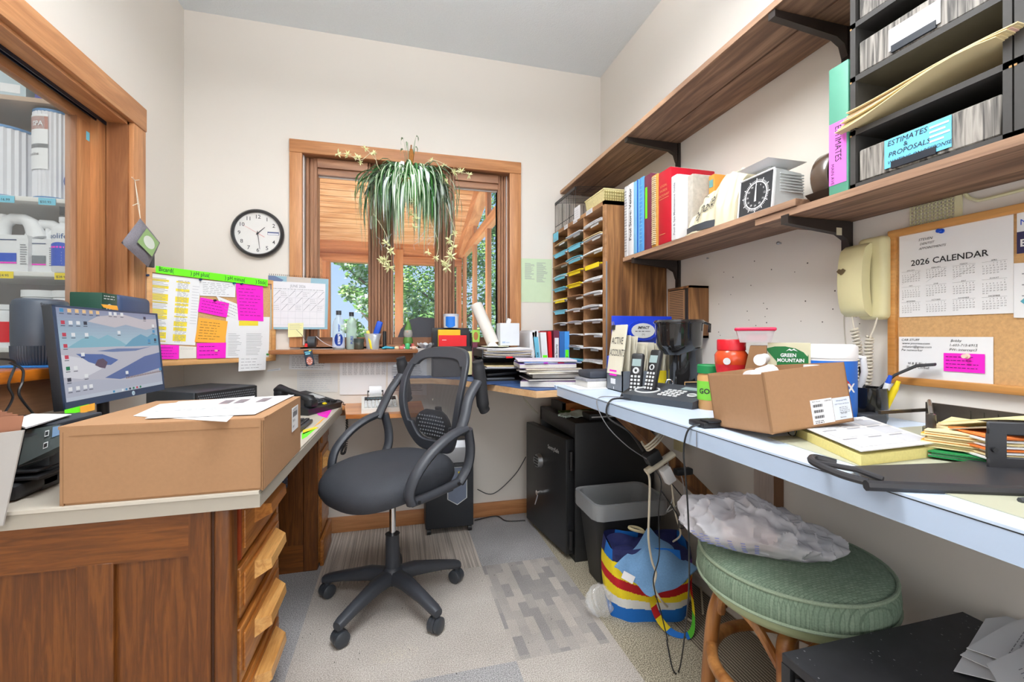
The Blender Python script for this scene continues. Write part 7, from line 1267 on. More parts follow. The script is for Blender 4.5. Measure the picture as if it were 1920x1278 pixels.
# ---- hanging spider plant
PY_ = 2.44; pc = pY(768, 345, PY_)
t = thing('spider_plant', 'bushy green and white striped spider plant hanging before the window', 'plant', (pc.x, pc.y, pc.z))
m = nm(mt('woven_pot', srgb(150, 120, 70), .8, var=.4, scale=90, bump=.6)); m.lathe([(.04, -.09), (.06, -.07), (.07, 0), (.072, .01)], n=24); m.build('pot', t)
LG = mt('spider_leaf_green', srgb(72, 128, 62), .45, var=.25, scale=10); LD = mt('spider_leaf_dark', srgb(44, 96, 52), .45, var=.2, scale=10); LW = mt('spider_leaf_cream', srgb(226, 236, 212), .5, var=.05); LB = mt('spider_root_white', srgb(206, 216, 222), .6)
m = M(); rnd = random.Random(21)
def leaf(p0, d, up, L, drop, w_, edge, mid, n_=12):
    pts = []; p = Vector(p0)
    for i in range(n_ + 1):
        s_ = i / n_; q = Vector(p0) + Vector((d.x, d.y, 0)) * (L * .42 * (1 - (1 - min(1, s_ * 1.25)) ** 2.4)) * (1 - .14 * max(0, s_ - .5)) + Vector((0, 0, up * math.sin(min(1, s_ * 2.6) * math.pi / 2) - drop * max(0, s_ - .22) ** 1.25 * 1.35)); pts.append(q)
    side = Vector((-d.y, d.x, 0)).normalized(); vs = []
    for i, q in enumerate(pts):
        s_ = i / n_; ww = w_ * (math.sin(math.pi * min(1, .12 + s_ * .9)) ** .6) * (1 - s_ ** 5) + .0004
        sd = (side * .8 + Vector((d.x, d.y, 0)) * .3 * math.sin(i + L * 50)).normalized()
        for k in (-1, -.42, .42, 1): vs.append(q + sd * ww * k + Vector((0, 0, -.002 * abs(k))))
    for j, mm in ((0, edge), (1, mid), (2, edge)):
        m.mat(mm); b = []; f = []
        for i in range(n_ + 1): b += [vs[i * 4 + j], vs[i * 4 + j + 1]]
        for i in range(n_): f.append((i * 2, i * 2 + 1, i * 2 + 3, i * 2 + 2))
        m.add(b, f, smooth=True)
for i in range(430):
    a = rnd.uniform(0, 6.283); d = Vector((math.cos(a), math.sin(a) * .6, 0)); sideL = d.x
    bias = .85 if abs(sideL) > .35 else .55
    L = rnd.uniform(.22, .58) * (.65 + .35 * abs(d.x)); drop = rnd.uniform(.20, .50) * bias * (1.0 if abs(d.x) > .25 else .62)
    c_ = rnd.random(); leaf((rnd.uniform(-.05, .05) + .02 * d.x, rnd.uniform(-.03, .03), rnd.uniform(-.01, .05)), d, rnd.uniform(.0, .10), L, drop, rnd.uniform(.0055, .0115), [LG, LG, LD, LG, LB][int(c_ * 5)], LW if rnd.random() < .85 else LG)
for k in range(5): a = [2.8, .6, 1.9, 3.6, -.4][k]; leaf((0, 0, .03), Vector((math.cos(a) * .7, .1, 0)), .17 + .02 * k, .18, .05, .008, LG, LW)
m.build('foliage', t)['kind'] = 'stuff'
m = nm(LB)
for k in range(12):
    sx_ = rnd.choice((-1, 1)); x = sx_ * rnd.uniform(.05, .20); y = rnd.uniform(-.06, .06); z = rnd.uniform(-.29, -.24); p = [Vector((x, y, z))]
    for j in range(5): p.append(p[-1] + Vector((rnd.uniform(-.02, .02) - sx_ * .006, rnd.uniform(-.01, .01), -rnd.uniform(.005, .02))))
    m.tube(p, .0007, 4)
m.build('aerial_roots', t)['kind'] = 'stuff'
# plantlets
PLT = mt('plantlet_cream_green', srgb(226, 226, 170), .5, var=.12, scale=30); RUN = mt('runner_stem', srgb(216, 206, 170), .6)
cl = [(634, 288, 1), (652, 289, 1), (670, 293, 1), (685, 278, 1), (700, 286, 1), (676, 305, .8), (832, 309, .8), (852, 322, 1), (865, 321, 1.1), (880, 327, 1), (838, 340, .9), (808, 300, .7),
      (724, 455, 1.1), (732, 470, 1.2), (722, 490, 1.5), (730, 500, 1.5), (716, 488, 1.1), (775, 378, 1), (770, 400, 1.2), (779, 410, 1.3), (777, 425, 1), (803, 472, .9), (818, 483, 1), (843, 450, 1.2), (850, 462, 1.3), (846, 480, 1.5), (838, 500, 1.5), (833, 492, 1), (852, 438, 1)]
m = M()
for (px, py, s_) in cl:
    q = pY(px, py, PY_ - .06 + rnd.uniform(-.03, .03)) - Vector((pc.x, pc.y, pc.z)); m.mat(PLT)
    for j in range(13):
        d = Vector((rnd.gauss(0, 1), rnd.gauss(0, .7), rnd.gauss(0, 1))).normalized(); n_ = d.orthogonal().normalized(); l = .026 * s_ * rnd.uniform(.7, 1.1); w_ = .0042 * s_
        m.add([q - n_ * w_ * .5, q + n_ * w_ * .5, q + d * l * .5 + n_ * w_, q + d * l, q + d * l * .5 - n_ * w_], [(0, 1, 2, 3, 4)])
m.build('plantlets', t)['kind'] = 'stuff'
m = nm(RUN)
for grp in ([(770, 330), (715, 320), (700, 286), (676, 300), (652, 289), (634, 288)], [(705, 300), (690, 282), (683, 276)], [(775, 330), (810, 300), (850, 318), (880, 327)], [(700, 400), (724, 440), (726, 470), (722, 500)], [(775, 350), (776, 400), (778, 440)], [(835, 380), (852, 430), (848, 470), (836, 505)], [(800, 400), (822, 455), (815, 490)]):
    m.tube(smooth_path([pY(x, y, PY_ - .05) - Vector((pc.x, pc.y, pc.z)) for x, y in grp]), .0013, 5)
m.build('runners', t)['kind'] = 'stuff'
m = nm(mt('brown_macrame', srgb(150, 96, 40), .9, var=.4, scale=120, bump=.6)); hk = pY(771, 280, YB - .03) - Vector((pc.x, pc.y, pc.z)); k0 = pY(771, 300, PY_) - Vector((pc.x, pc.y, pc.z))
m.tube([k0 + Vector((0, 0, -.06)), k0, k0 + Vector((.002, 0, .03)), k0 + Vector((0, 0, .06))], [.006, .012, .013, .007], 8); m.tube([k0 + Vector((0, 0, .06)), hk + Vector((0, 0, .02))], .003, 6); m.cyl(hk + Vector((0, .03, .02)), hk + Vector((0, -.01, .02)), .004, n=8); m.build('macrame_hanger', t)
# porch chair seen through the glass
t = thing('porch_chair', 'dark blue rounded chair back in the porch behind the gnome', 'chair', (0, 0, 0)); m = nm(mt('ink_blue_mesh', srgb(46, 58, 80), .6, var=.3, scale=80)); P0, P1 = pY(737, 700, 3.3), pY(826, 700, 3.3); zt = pY(780, 594, 3.3).z
m.fn = lambda q: (q.x, 3.3 + q.z, q.y); W = P1.x - P0.x; m.prism([(P0.x, .55), (P1.x + .12, .55), (P1.x + .12, zt - .02), (P0.x + W * .55, zt), (P0.x + W * .35, zt - .02), (P0.x + W * .16, zt - .09), (P0.x + W * .04, zt - .2)], 0, .03); m.build('backrest', t); m = nm(BLK)
for x in (P0.x + .03, P1.x + .08): m.tube([(x, 3.34, 0), (x, 3.33, .6)], .014, 8)
m.build('legs', t)
# ================================================================ FLOOR STANDING THINGS
FAB = mt('black_mesh_fabric', srgb(54, 57, 64), .75, var=.25, scale=420, bump=.4)
CHP = mt('chair_plastic', srgb(60, 63, 70), .45, var=.08, scale=60)
cc = Vector((-.02, 1.95)); rz = math.atan2(-.6, -.8)
t = thing('office_chair', 'black mesh office chair with flipped up arms in the middle of the floor', 'office chair', (cc.x, cc.y, 0), rz)
m = nm(CHP); m.lathe([(.042, .085), (.05, .10), (.045, .135), (.03, .15), (.028, .285), (.031, .29)], n=28); m.build('hub', t)
for k in range(5):
    a = math.radians(15.5 + 72 * k) - rz; d = Vector((math.cos(a), math.sin(a), 0)); s_ = Vector((-d.y, d.x, 0))
    m = nm(CHP)
    rings = [(.02, .034, .030, .112), (.10, .030, .028, .116), (.22, .024, .020, .098), (.29, .022, .018, .083), (.312, .018, .014, .078)]
    vs = []
    for r_, hw, hh, z in rings:
        for q in range(12): b = q * math.pi / 6; vs.append(d * r_ + s_ * hw * math.copysign(abs(math.cos(b)) ** .7, math.cos(b)) + Vector((0, 0, z + hh * math.copysign(abs(math.sin(b)) ** .7, math.sin(b)))))
    m.add(vs, [(i * 12 + q, i * 12 + (q + 1) % 12, (i + 1) * 12 + (q + 1) % 12, (i + 1) * 12 + q) for i in range(4) for q in range(12)] + [tuple(range(12)), tuple(range(48, 60))], smooth=True); m.cyl(d * .295 + Vector((0, 0, .05)), d * .295 + Vector((0, 0, .09)), .012, n=12); g = m.build('leg', t)
    m = nm(mt('caster_grey_black', srgb(58, 62, 68), .35)); ca = a + [.6, 1.8, 2.6, 1.2, .3][k]; u = Vector((math.cos(ca), math.sin(ca), 0)); c0 = d * .295 + Vector((0, 0, .029))
    for sg in (-1, 1): m.tube([c0 + u * .005 * sg, c0 + u * .008 * sg, c0 + u * .022 * sg, c0 + u * .027 * sg], [.026, .029, .029, .022], 20)
    m.box(-.0, .0, 0, 0, 0, 0) if 0 else None
    m.tube([c0 + Vector((0, 0, .0)) - u * .02, c0 + u * .02], .031, 20) if 0 else None
    m.cyl(c0 - u * .006, c0 + u * .006, .030, n=20); m.build('caster', g)
m = nm(CHR); m.cyl((0, 0, .285), (0, 0, .49), .0135, n=20); m.build('gas_lift', t)
m = nm(BLK2); m.box(-.14, .12, -.09, .09, .475, .507, .008); m.tube([(.0, -.09, .49), (.02, -.24, .485)], .006, 8); m.build('tilt_mechanism', t)
m = nm(FAB)
prof = [(.86, .500), (.95, .508), (1.0, .535), (.99, .565), (.93, .588), (.80, .602), (.55, .608), (.25, .603), (.02, .600)]; N_ = 56; vs = []
for s_, z in prof:
    for q in range(N_):
        b = 2 * math.pi * q / N_; cx_, sy_ = math.cos(b), math.sin(b); ex = 2 / 2.7; x = .265 * math.copysign(abs(cx_) ** ex, cx_) * s_; y = .25 * math.copysign(abs(sy_) ** ex, sy_) * s_ * (1 - .06 * max(0, -cx_))
        vs.append((x + .015, y, z - .045 * max(0, (x - .05) / .25) ** 1.6 + .008 * max(0, -x / .25) ** 2))
m.add(vs, [(i * N_ + q, i * N_ + (q + 1) % N_, (i + 1) * N_ + (q + 1) % N_, (i + 1) * N_ + q) for i in range(len(prof) - 1) for q in range(N_)] + [tuple(range(N_)), tuple(range((len(prof) - 1) * N_, len(prof) * N_))], smooth=True); m.build('seat', t)
# backrest: outline in (lateral y, height z) on a reclined, laterally curved surface
def bs(y, z, off=0): return Vector((-.235 - .16 * (z - .62) + 1.1 * y * y * .55 + .05 * math.sin((z - .62) / .46 * math.pi) - off, y, z))
out = [(-.10, .600), (-.155, .655), (-.195, .75), (-.215, .85), (-.215, .96), (-.19, 1.035), (-.135, 1.075), (0, 1.088), (.135, 1.075), (.19, 1.035), (.215, .96), (.215, .85), (.195, .75), (.155, .655), (.10, .600), (0, .59)]
def closed_smooth(pts, n_=5):
    P = [Vector(p) for p in pts]; k = len(P); o = []
    for i in range(k):
        p0, p1, p2, p3 = P[i - 1], P[i], P[(i + 1) % k], P[(i + 2) % k]
        for j in range(n_): f = j / n_; o.append(.5 * ((2 * p1) + (p2 - p0) * f + (2 * p0 - 5 * p1 + 4 * p2 - p3) * f * f + (3 * p1 - p0 - 3 * p2 + p3) * f ** 3))
    return o
oo = closed_smooth(out); K = len(oo); ctr = Vector((0, .84))
m = nm(CHP); vs = []
for p in oo:
    wd = .036 + (.022 if p.y < .70 else 0) + (.018 if p.y > 1.03 else 0); inn = p + (ctr - p).normalized() * wd
    for (q, o_) in ((p, -.002), (p, .018), (inn, .020), (inn, -.006), ): vs.append(bs(q.x, q.y, o_))
m.add(vs, [(i * 4 + j, i * 4 + (j + 1) % 4, ((i + 1) % K) * 4 + (j + 1) % 4, ((i + 1) % K) * 4 + j) for i in range(K) for j in range(4)], smooth=False); fr = m.build('backrest_frame', t)
md = fr.modifiers.new('b', 'BEVEL'); md.width = .005; md.segments = 2
MSH = bpy.data.materials.new('see_through_mesh'); MSH.use_nodes = True; n, l = MSH.node_tree.nodes, MSH.node_tree.links; b = n['Principled BSDF']; b.inputs['Base Color'].default_value = srgb(70, 70, 74) + (1,); b.inputs['Roughness'].default_value = .8
tc = n.new('ShaderNodeTexCoord'); wv = n.new('ShaderNodeTexWave'); wv.bands_direction = 'Z'; wv.inputs['Scale'].default_value = 130; wv.inputs['Distortion'].default_value = .5; mr = n.new('ShaderNodeMapRange'); mr.inputs[3].default_value = .35; mr.inputs[4].default_value = .85; l.new(tc.outputs['Object'], wv.inputs['Vector']); l.new(wv.outputs['Fac'], mr.inputs[0]); l.new(mr.outputs[0], b.inputs['Alpha'])
m = nm(MSH); ring = [bs((p + (ctr - p).normalized() * .02).x, (p + (ctr - p).normalized() * .02).y, .006) for p in oo]; rr = []
for s_ in (1, .75, .5, .25, .02): rr += [bs(((p - ctr) * s_ * .93 + ctr).x, ((p - ctr) * s_ * .93 + ctr).y, .006) for p in oo]
m.add(rr, [(i * K + j, i * K + (j + 1) % K, (i + 1) * K + (j + 1) % K, (i + 1) * K + j) for i in range(4) for j in range(K)], smooth=True); m.build('mesh_back', t)
m = nm(CHP); 
for (y0, y1, z0, z1) in ((-.115, .115, .665, .79),):
    m.grid(lambda u, v: bs((u - .5) * .24 * math.sqrt(max(.05, 1 - (2 * v - 1) ** 2 * .8)), .655 + .135 * v, .012 - .012 * math.sin(math.pi * u) * math.sin(math.pi * v)), 14, 8, Vector((-.01, 0, 0)))
m.build('lumbar_pad', t)
m = nm(GRY)
for i in range(11):
    for j in range(6):
        y, v = -.085 + i * .017 + (.0085 if j % 2 else 0), .15 + j * .13; 
        if abs(y) < .105 * math.sqrt(max(.05, 1 - (2 * v - 1) ** 2 * .8)): p = bs(y, .655 + .135 * v, -.002); m.box(p.x - .001, p.x + .001, y - .004, y + .004, p.z - .003, p.z + .003)
m.build('lumbar_holes', t)['kind'] = 'stuff'
m = nm(CHP); m.tube([(-.12, 0, .49), (-.22, 0, .52), (-.262, 0, .60), (-.275, 0, .70), (-.26, 0, .80)], [.03, .035, .03, .025, .02], 10, flat=.6); m.build('spine_bar', t)
for sg, lb in ((1, 0), (-1, 1)):
    m = nm(CHP); Y = .272 * sg; Yp = .252 if sg > 0 else -.29; dq = abs(Yp) - abs(Y)
    def bar(pts, w_, th): m.tube(smooth_path([Vector((x, Y + dy * sg, z)) for x, dy, z in pts], 6), w_, 10, flat=th)
    bar([(-.13, 0, .535), (.0, 0, .522), (.115, 0, .520)], .019, .9)
    bar([(.115, 0, .515), (.125, .0, .56), (.10, .01, .625), (.03, .015, .69), (-.06, .018, .735), (-.15, .018, .755)], .024, .75)
    bar([(-.13, 0, .53), (-.175, .005, .585), (-.185, .012, .66), (-.165, .018, .75)], .024, .75)
    bar([(-.12, .012, .735), (-.16, dq * .3 + .01, .80), (-.20, dq * .6, .87), (-.26, dq, .93), (-.285, dq, .955)], .024, .75)
    for x, z in ((.095, .52), (-.11, .535)): m.mat(BLK); m.cyl((x, Y + .012 * sg, z), (x, Y + .022 * sg, z), .007, n=10); m.mat(CHP)
    m.mat(CHP); arm = m.build('armrest', t)
    m = nm(BLK2); m.tube(smooth_path([Vector((-.315, Yp, .80)), Vector((-.30, Yp, .83)), Vector((-.285, Yp, .92)), Vector((-.27, Yp, 1.0)), Vector((-.262, Yp, 1.03))], 5), [.010] + [.024] * 4 + [.028] * 11 + [.024] * 4 + [.010], 14, flat=1.0); m.build('arm_pad', arm)
    m = nm(BLK2); m.box(-.10, .09, min(.21 * sg, Y), max(.21 * sg, Y), .505, .530, .004); m.build('arm_bracket', t)
# ---- shredder
t = thing('paper_shredder', 'black paper shredder on casters with silver head by the back wall', 'shredder', (.155, 2.525, 0)); W = .275
m = nm(mt('shredder_charcoal', srgb(44, 47, 52), .5)); m.box(0, W, 0, .165, .035, .405, .006); m.build('bin', t)
m = nm(mt('satin_silver', srgb(170, 172, 176), .35, .4)); m.box(-.004, W + .004, -.006, .168, .405, .50, .01); m.hexa([(-.004, -.006, .495), (W + .004, -.006, .495), (W + .004, .168, .495), (-.004, .168, .495)], [(.01, .02, .535), (W - .01, .02, .535), (W - .01, .165, .54), (.01, .165, .54)]); m.build('head', t)
m = nm(BLK); m.hexa([(.04, .015, .534), (W - .03, .015, .534), (W - .03, .14, .538), (.04, .14, .538)], [(.04, .015, .540), (W - .03, .015, .540), (W - .03, .14, .545), (.04, .14, .545)]); m.mat(LGP); m.T = frame((.06, .03, .5405), (1, 0, 0), (0, 1, .03)); m.text('ROYAL', .05, .03, .028, z=.001, bold=.0006); m.build('control_panel', t)
m = nm(mt('blue_grey_window', srgb(110, 120, 140), .2)); m.T = frame((0, -.0012, 0), (1, 0, 0), (0, 0, 1)); poly = [(.125, .20), (.18, .165), (.235, .20), (.235, .38), (.125, .38)]; m.add([(x, y, 0) for x, y in poly], [tuple(range(5))]); m.mat(LGP); m.tube([(x, y, .001) for x, y in poly], .003, 5, closed=True); m.build('window', t)
m = nm(YEL); m.box(.185, .225, -.0022, -.001, .345, .355); m.build('warning_label', t)
for x in (.02, W - .02):
    for y in (.02, .145): m = nm(BLK); m.cyl((x - .011, y, .019), (x + .011, y, .019), .0185, n=16); m.box(x - .006, x + .006, y - .008, y + .008, .02, .04); m.build('caster', t)
# ---- safe
t = thing('safe', 'black floor safe with an electronic keypad and its door ajar', 'safe', (0, 0, 0)); SF = mt('satin_black_enamel', srgb(36, 37, 39), .4, var=.08, scale=50)
m = nm(SF); m.box(.865, 1.31, 2.045, 2.06, 0.0, .70, .003); m.box(.865, 1.31, 2.58, 2.60, 0, .70, .003); m.box(.865, 1.31, 2.05, 2.60, .62, .70, .003); m.box(.865, 1.31, 2.05, 2.60, 0, .03); m.box(1.27, 1.31, 2.05, 2.60, 0, .7); m.mat(mt('safe_interior', srgb(18, 18, 20), .9)); m.box(1.2, 1.27, 2.06, 2.58, .03, .62); m.build('body', t)
p0, p1 = Vector((.855, 2.075, 0)), Vector((.79, 2.56, 0)); u = (p1 - p0).normalized(); Td = frame((p0.x, p0.y, .03), u, (0, 0, 1)); 
m = nm(SF); m.T = Td; Ld = (p1 - p0).length; m.box(0, Ld, 0, .585, -.03, .02, .005); d = m.build('door', t)
nf = Td @ Vector((0, 0, 1)) - Td @ Vector((0, 0, 0)); sg = 1 if nf.x < 0 else -1
def onf(x, z, h): return Td @ Vector((x, z, (.02 + h) if sg > 0 else (-.03 - h)))
m = nm(STL); m.cyl(onf(.30, .40, 0), onf(.30, .40, .02), .040, .036, 28); m.mat(mt('silver_keypad_face', srgb(170, 174, 176), .3, .5)); m.cyl(onf(.30, .40, .02), onf(.30, .40, .024), .034, n=28); m.mat(BLK)
for i in range(3):
    for j in range(4): m.cyl(onf(.284 + i * .016, .377 + j * .0155, .024), onf(.284 + i * .016, .377 + j * .0155, .027), .0058, n=10)
m.build('keypad', d)
m = nm(CHR); m.cyl(onf(.26, .235, 0), onf(.26, .235, .04), .014, n=16); m.cyl(onf(.26, .235, .028), onf(.30, .155, .03), .0055, .004, 10); m.cyl(onf(.26, .235, .035), onf(.22, .255, .035), .006, n=10); m.build('handle', d)
m = nm(LGP); m.fn = lambda q: onf(.16 - q.x + 0, .505 + q.y, .001) if sg > 0 else onf(.16 - q.x, .505 + q.y, .001)
m.fn = lambda q: onf(.20 - q.x, .495 + q.y, .0012); m.text('SentrySafe', 0, 0, .030, z=0, bold=.0004); m.build('lettering', d)
for z in (.46, .06): m = nm(mt('hinge_black', srgb(26, 26, 28), .35)); m.cyl((.850, 2.062, z), (.850, 2.062, z + .095), .012, n=14); m.build('hinge', t)
m = nm(mt('orange_box_card', srgb(190, 120, 60), .7)); m.box(.92, 1.16, 2.36, 2.54, .702, .75); m.mat(BLK); m.box(.915, .94, 2.36, 2.54, .702, .752); one(m, 'card_box', 'brown and black flat box lying on top of the safe', 'box')
m = nm(mt('moss_green_book', srgb(70, 120, 50), .6)); m.box(.89, 1.1, 2.30, 2.355, .702, .712); m.mat(mt('orange_cap', srgb(220, 100, 50), .5)); m.cyl((.95, 2.31, .72), (.97, 2.30, .72), .008, n=10); one(m, 'green_folder', 'green folder with an orange cap lying on top of the safe', 'folder')
m = nm(mt('pale_teal_glove', srgb(196, 214, 206), .8, var=.15, scale=60)); m.grid(lambda u, v: (.885 + .16 * u + .02 * math.sin(v * 5), 2.18 + .10 * v - .03 * u, .704 + .025 * math.sin(3.1 * u) * math.sin(3.1 * v) + .004 * math.sin(u * 19)), 14, 10, Vector((0, 0, .004)))
for k in range(4): m.tube([(.90, 2.20 + .018 * k, .71), (.868 - .006 * k, 2.185 + .02 * k, .706)], [.009, .006], 8)
one(m, 'work_glove', 'pale teal work glove draped over the corner of the safe', 'glove')
m = nm(BLK); m.box(.96, 1.16, 2.08, 2.18, .702, .735, .004); m.mat(LGP); m.lines(0, 0, 0, 0, 1) if 0 else None; m.box(.97, 1.12, 2.079, 2.08, .715, .722); one(m, 'black_case', 'small black case with pale lettering on top of the safe', 'case')
# ---- waste bin with liner
t = thing('waste_bin', 'black plastic waste bin with a clear liner beside the safe', 'waste bin', (1.02, 1.875, 0)); BN = mt('bin_black', srgb(38, 39, 41), .5)
def rr(x, y, r, n_=6):
    o = []
    for cx_, cy_, a0 in ((x - r, y - r, 0), (-x + r, y - r, 90), (-x + r, -y + r, 180), (x - r, -y + r, 270)):
        for k in range(n_ + 1): a = math.radians(a0 + 90 * k / n_); o.append((cx_ + r * math.cos(a), cy_ + r * math.sin(a)))
    return o
def loft(m, secs, cap0=True, cap1=False):
    n_ = len(secs[0][0]); vs = [(x, y, z) for s_, z in secs for x, y in s_]; fs = [(i * n_ + j, i * n_ + (j + 1) % n_, (i + 1) * n_ + (j + 1) % n_, (i + 1) * n_ + j) for i in range(len(secs) - 1) for j in range(n_)]
    if cap0: fs.append(tuple(reversed(range(n_))))
    if cap1: fs.append(tuple(range((len(secs) - 1) * n_, len(secs) * n_)))
    m.add(vs, fs, smooth=True)
m = nm(BN); loft(m, [(rr(.125, .085, .03), 0), (rr(.128, .088, .03), .004), (rr(.172, .118, .04), .365), (rr(.180, .126, .045), .375), (rr(.180, .126, .045), .39), (rr(.170, .116, .04), .388), (rr(.125, .085, .03), .02)]); m.build('bin', t)
m = nm(mt('frosted_liner', srgb(226, 230, 234), .3, alpha=.36)); rnd = random.Random(3)
def wob(sec, a): return [(x * (1 + a * math.sin(i * 1.9)), y * (1 + a * math.cos(i * 2.3))) for i, (x, y) in enumerate(sec)]
loft(m, [(wob(rr(.184, .130, .045), .012), .325), (wob(rr(.186, .132, .045), .008), .36), (rr(.186, .132, .047), .395), (rr(.168, .114, .04), .393), (wob(rr(.155, .10, .04), .02), .28), (wob(rr(.13, .085, .03), .05), .10)], cap0=False, cap1=True); m.build('liner', t)
# ---- tote bag with cloth
t = thing('tote_bag', 'rainbow striped tote bag with a bird eye pattern slumped by the bin', 'bag', (1.01, 1.635, 0), math.radians(-14))
TB = {k: mt('tote_' + k, c, .75, var=.06, scale=200) for k, c in dict(blue=srgb(20, 110, 200), white=srgb(226, 226, 224), yellow=srgb(240, 214, 30), red=srgb(190, 16, 28), purple=srgb(110, 70, 170), navy=srgb(30, 36, 90), green=srgb(90, 190, 50)).items()}
m = M(); NU, NV = 180, 96
def tote(u, v):
    a = 2 * math.pi * u; ex = 2 / 3.2; c0, s0 = math.cos(a), math.sin(a); w_ = .160 + .018 * math.sin(v * 2.6) ; dd = .098 + .014 * math.sin(v * 3)
    return Vector((w_ * math.copysign(abs(c0) ** ex, c0) + .004 * math.sin(a * 5 + v * 4), dd * math.copysign(abs(s0) ** ex, s0) + .004 * math.sin(a * 7 + v * 6), .285 * v + .010 * math.sin(a * 3) * v))
V = [tote(i / NU, j / NV) for j in range(NV + 1) for i in range(NU)]; base = len(m.v)
m.v = V[:]
for j in range(NV):
    for i in range(NU):
        p = (V[j * NU + i] + V[(j + 1) * NU + (i + 1) % NU]) / 2; x, z = p.x, p.z; y0 = .11 + .35 * max(0, -.02 - x) * 1 ; c_ = 'yellow'
        band = .125 - .10 * (x + .1) + .9 * (x + .02) ** 2
        if z < .052 + .05 * abs(x): c_ = 'blue'
        elif z < .085 + .08 * max(0, -x): c_ = 'white'
        elif band - .006 < z < band + .030: c_ = 'red'
        elif z > .232: c_ = 'navy' if (i // 15) % 3 else 'blue'
        elif z > .195 and x > -.05: c_ = 'purple'
        if (Vector((x - .105, z - .185)).length < .034) and p.y < 0: c_ = 'navy' if Vector((x - .105, z - .182)).length > .019 else 'blue'
        m.mat(TB[c_]); m.f.append([j * NU + i, j * NU + (i + 1) % NU, (j + 1) * NU + (i + 1) % NU, (j + 1) * NU + i]); m.mi.append(m.m); m.sm.append(True)
m.f.append(list(reversed(range(NU)))); m.mi.append(0); m.sm.append(False); m.mat(TB['navy']); m.grid(lambda u, v: ((u - .5) * .30, (v - .5) * .17, .262 + .02 * math.sin(u * 9) * math.sin(v * 7)), 14, 8); m.build('bag_body', t)
m = M(); hp = smooth_path([Vector((-.02, -.112, .225)), Vector((-.012, -.118, .16)), Vector((-.012, -.12, .10)), Vector((.005, -.135, .045)), Vector((.04, -.17, .012)), Vector((.09, -.19, .008)), Vector((.125, -.17, .02)), Vector((.145, -.13, .07)), Vector((.155, -.08, .14)), Vector((.155, -.07, .22))], 6); seq = ['purple', 'purple', 'yellow', 'red', 'yellow', 'blue', 'blue', 'green', 'green', 'yellow', 'red', 'red']
for i in range(len(hp) - 1):
    m.mat(TB[seq[min(11, i * 12 // (len(hp) - 1))]]); a, b = hp[i], hp[i + 1]; wv_ = Vector((.012, .004, .006)) if i < 30 else Vector((.0, .014, .004)); m.add([a - wv_, a + wv_, b + wv_, b - wv_], [(0, 1, 2, 3)])
m.build('strap', t); md = bpy.data.objects['strap.001' if 'strap.001' in bpy.data.objects else 'strap']
m = nm(mt('rope_cream', srgb(216, 202, 160), .8, var=.2, scale=150)); m.tube([(.035 * math.cos(a * .35) - .03, .02 + .02 * math.sin(a * .35), .29 + .035 * abs(math.sin(a * .175)) ** .6) for a in range(18)], .006, 7); m.build('rope_handle', t)
m = nm(WHT); m.T = frame((.105 - .004, -.117, .180), (1, 0, 0), (0, 0, 1)); m.prism([(.005 * math.cos(q), .005 * math.sin(q)) for q in range(6)], 0, .001); m.build('snap', t)
t2 = thing('denim_cloth', 'light denim cloth draped over the top of the rainbow tote', 'cloth', (1.0, 1.60, 0), math.radians(-14))
m = nm(mt('light_denim', srgb(112, 154, 196), .9, var=.2, scale=220, bump=.5))
cor = [Vector((-.165, -.10, .24)), Vector((-.04, -.155, .155)), Vector((.165, -.09, .22)), Vector((.02, .06, .32))]
def den(u, v):
    p = cor[0] * (1 - u) * (1 - v) + cor[1] * u * (1 - v) + cor[3] * (1 - u) * v + cor[2] * u * v; return p + Vector((0, -.018 * math.sin(3.14 * v), .045 * math.sin(3.14 * u) * math.sin(3.14 * v) + .006 * math.sin(u * 13 + v * 8)))
m.grid(den, 22, 22, Vector((0, 0, .005))); m.build('cloth', t2); m = nm(WHT); m.T = frame(den(.18, .0) + Vector((0, -.006, -.02)), (1, -.4, -.4), (.2, 0, 1)); m.box(0, .045, 0, .03, 0, .001); m.build('care_label', t2)
m = nm(mt('clear_crinkled_plastic', (.95, .95, .95), .1, alpha=.2)); rnd = random.Random(8)
m.grid(lambda u, v: (.80 + .05 * math.cos(6.283 * u) * math.sin(3.14 * v) * (1 + .35 * math.sin(u * 44 + v * 19)), 1.63 + .05 * math.sin(6.283 * u) * math.sin(3.14 * v) * (1 + .25 * math.cos(u * 31)), .002 + .06 * (1 - math.cos(3.14 * v)) * (1 + .06 * math.sin(u * 37))), 40, 16); one(m, 'crumpled_wrap', 'crumpled clear plastic wrap on the floor left of the rainbow tote', 'plastic wrap')
# ---- stool
t = thing('rattan_stool', 'round stool with a sage green woven cushion and bent rattan legs', 'stool', (1.02, .95, -.093)); R_ = .226
SAGE = mt('sage_woven_fabric', srgb(132, 152, 130), .9, var=.4, scale=230, bump=1.0)
sg_n = SAGE.node_tree.nodes; bk = sg_n.new('ShaderNodeTexBrick'); bk.inputs['Scale'].default_value = 38; bk.inputs['Mortar Size'].default_value = .03; bk.inputs['Color1'].default_value = srgb(150, 168, 146) + (1,); bk.inputs['Color2'].default_value = srgb(104, 130, 108) + (1,); bk.inputs['Mortar'].default_value = srgb(60, 82, 66) + (1,)
SAGE.node_tree.links.new(sg_n['Texture Coordinate'].outputs['Object'], bk.inputs['Vector']); mix_ = sg_n.new('ShaderNodeMix'); mix_.data_type = 'RGBA'; mix_.inputs[0].default_value = .4
old = [l_ for l_ in SAGE.node_tree.links if l_.to_node.name == 'Principled BSDF' and l_.to_socket.name == 'Base Color'][0].from_socket
SAGE.node_tree.links.new(old, mix_.inputs[6]); SAGE.node_tree.links.new(bk.outputs[0], mix_.inputs[7]); SAGE.node_tree.links.new(mix_.outputs[2], sg_n['Principled BSDF'].inputs['Base Color'])
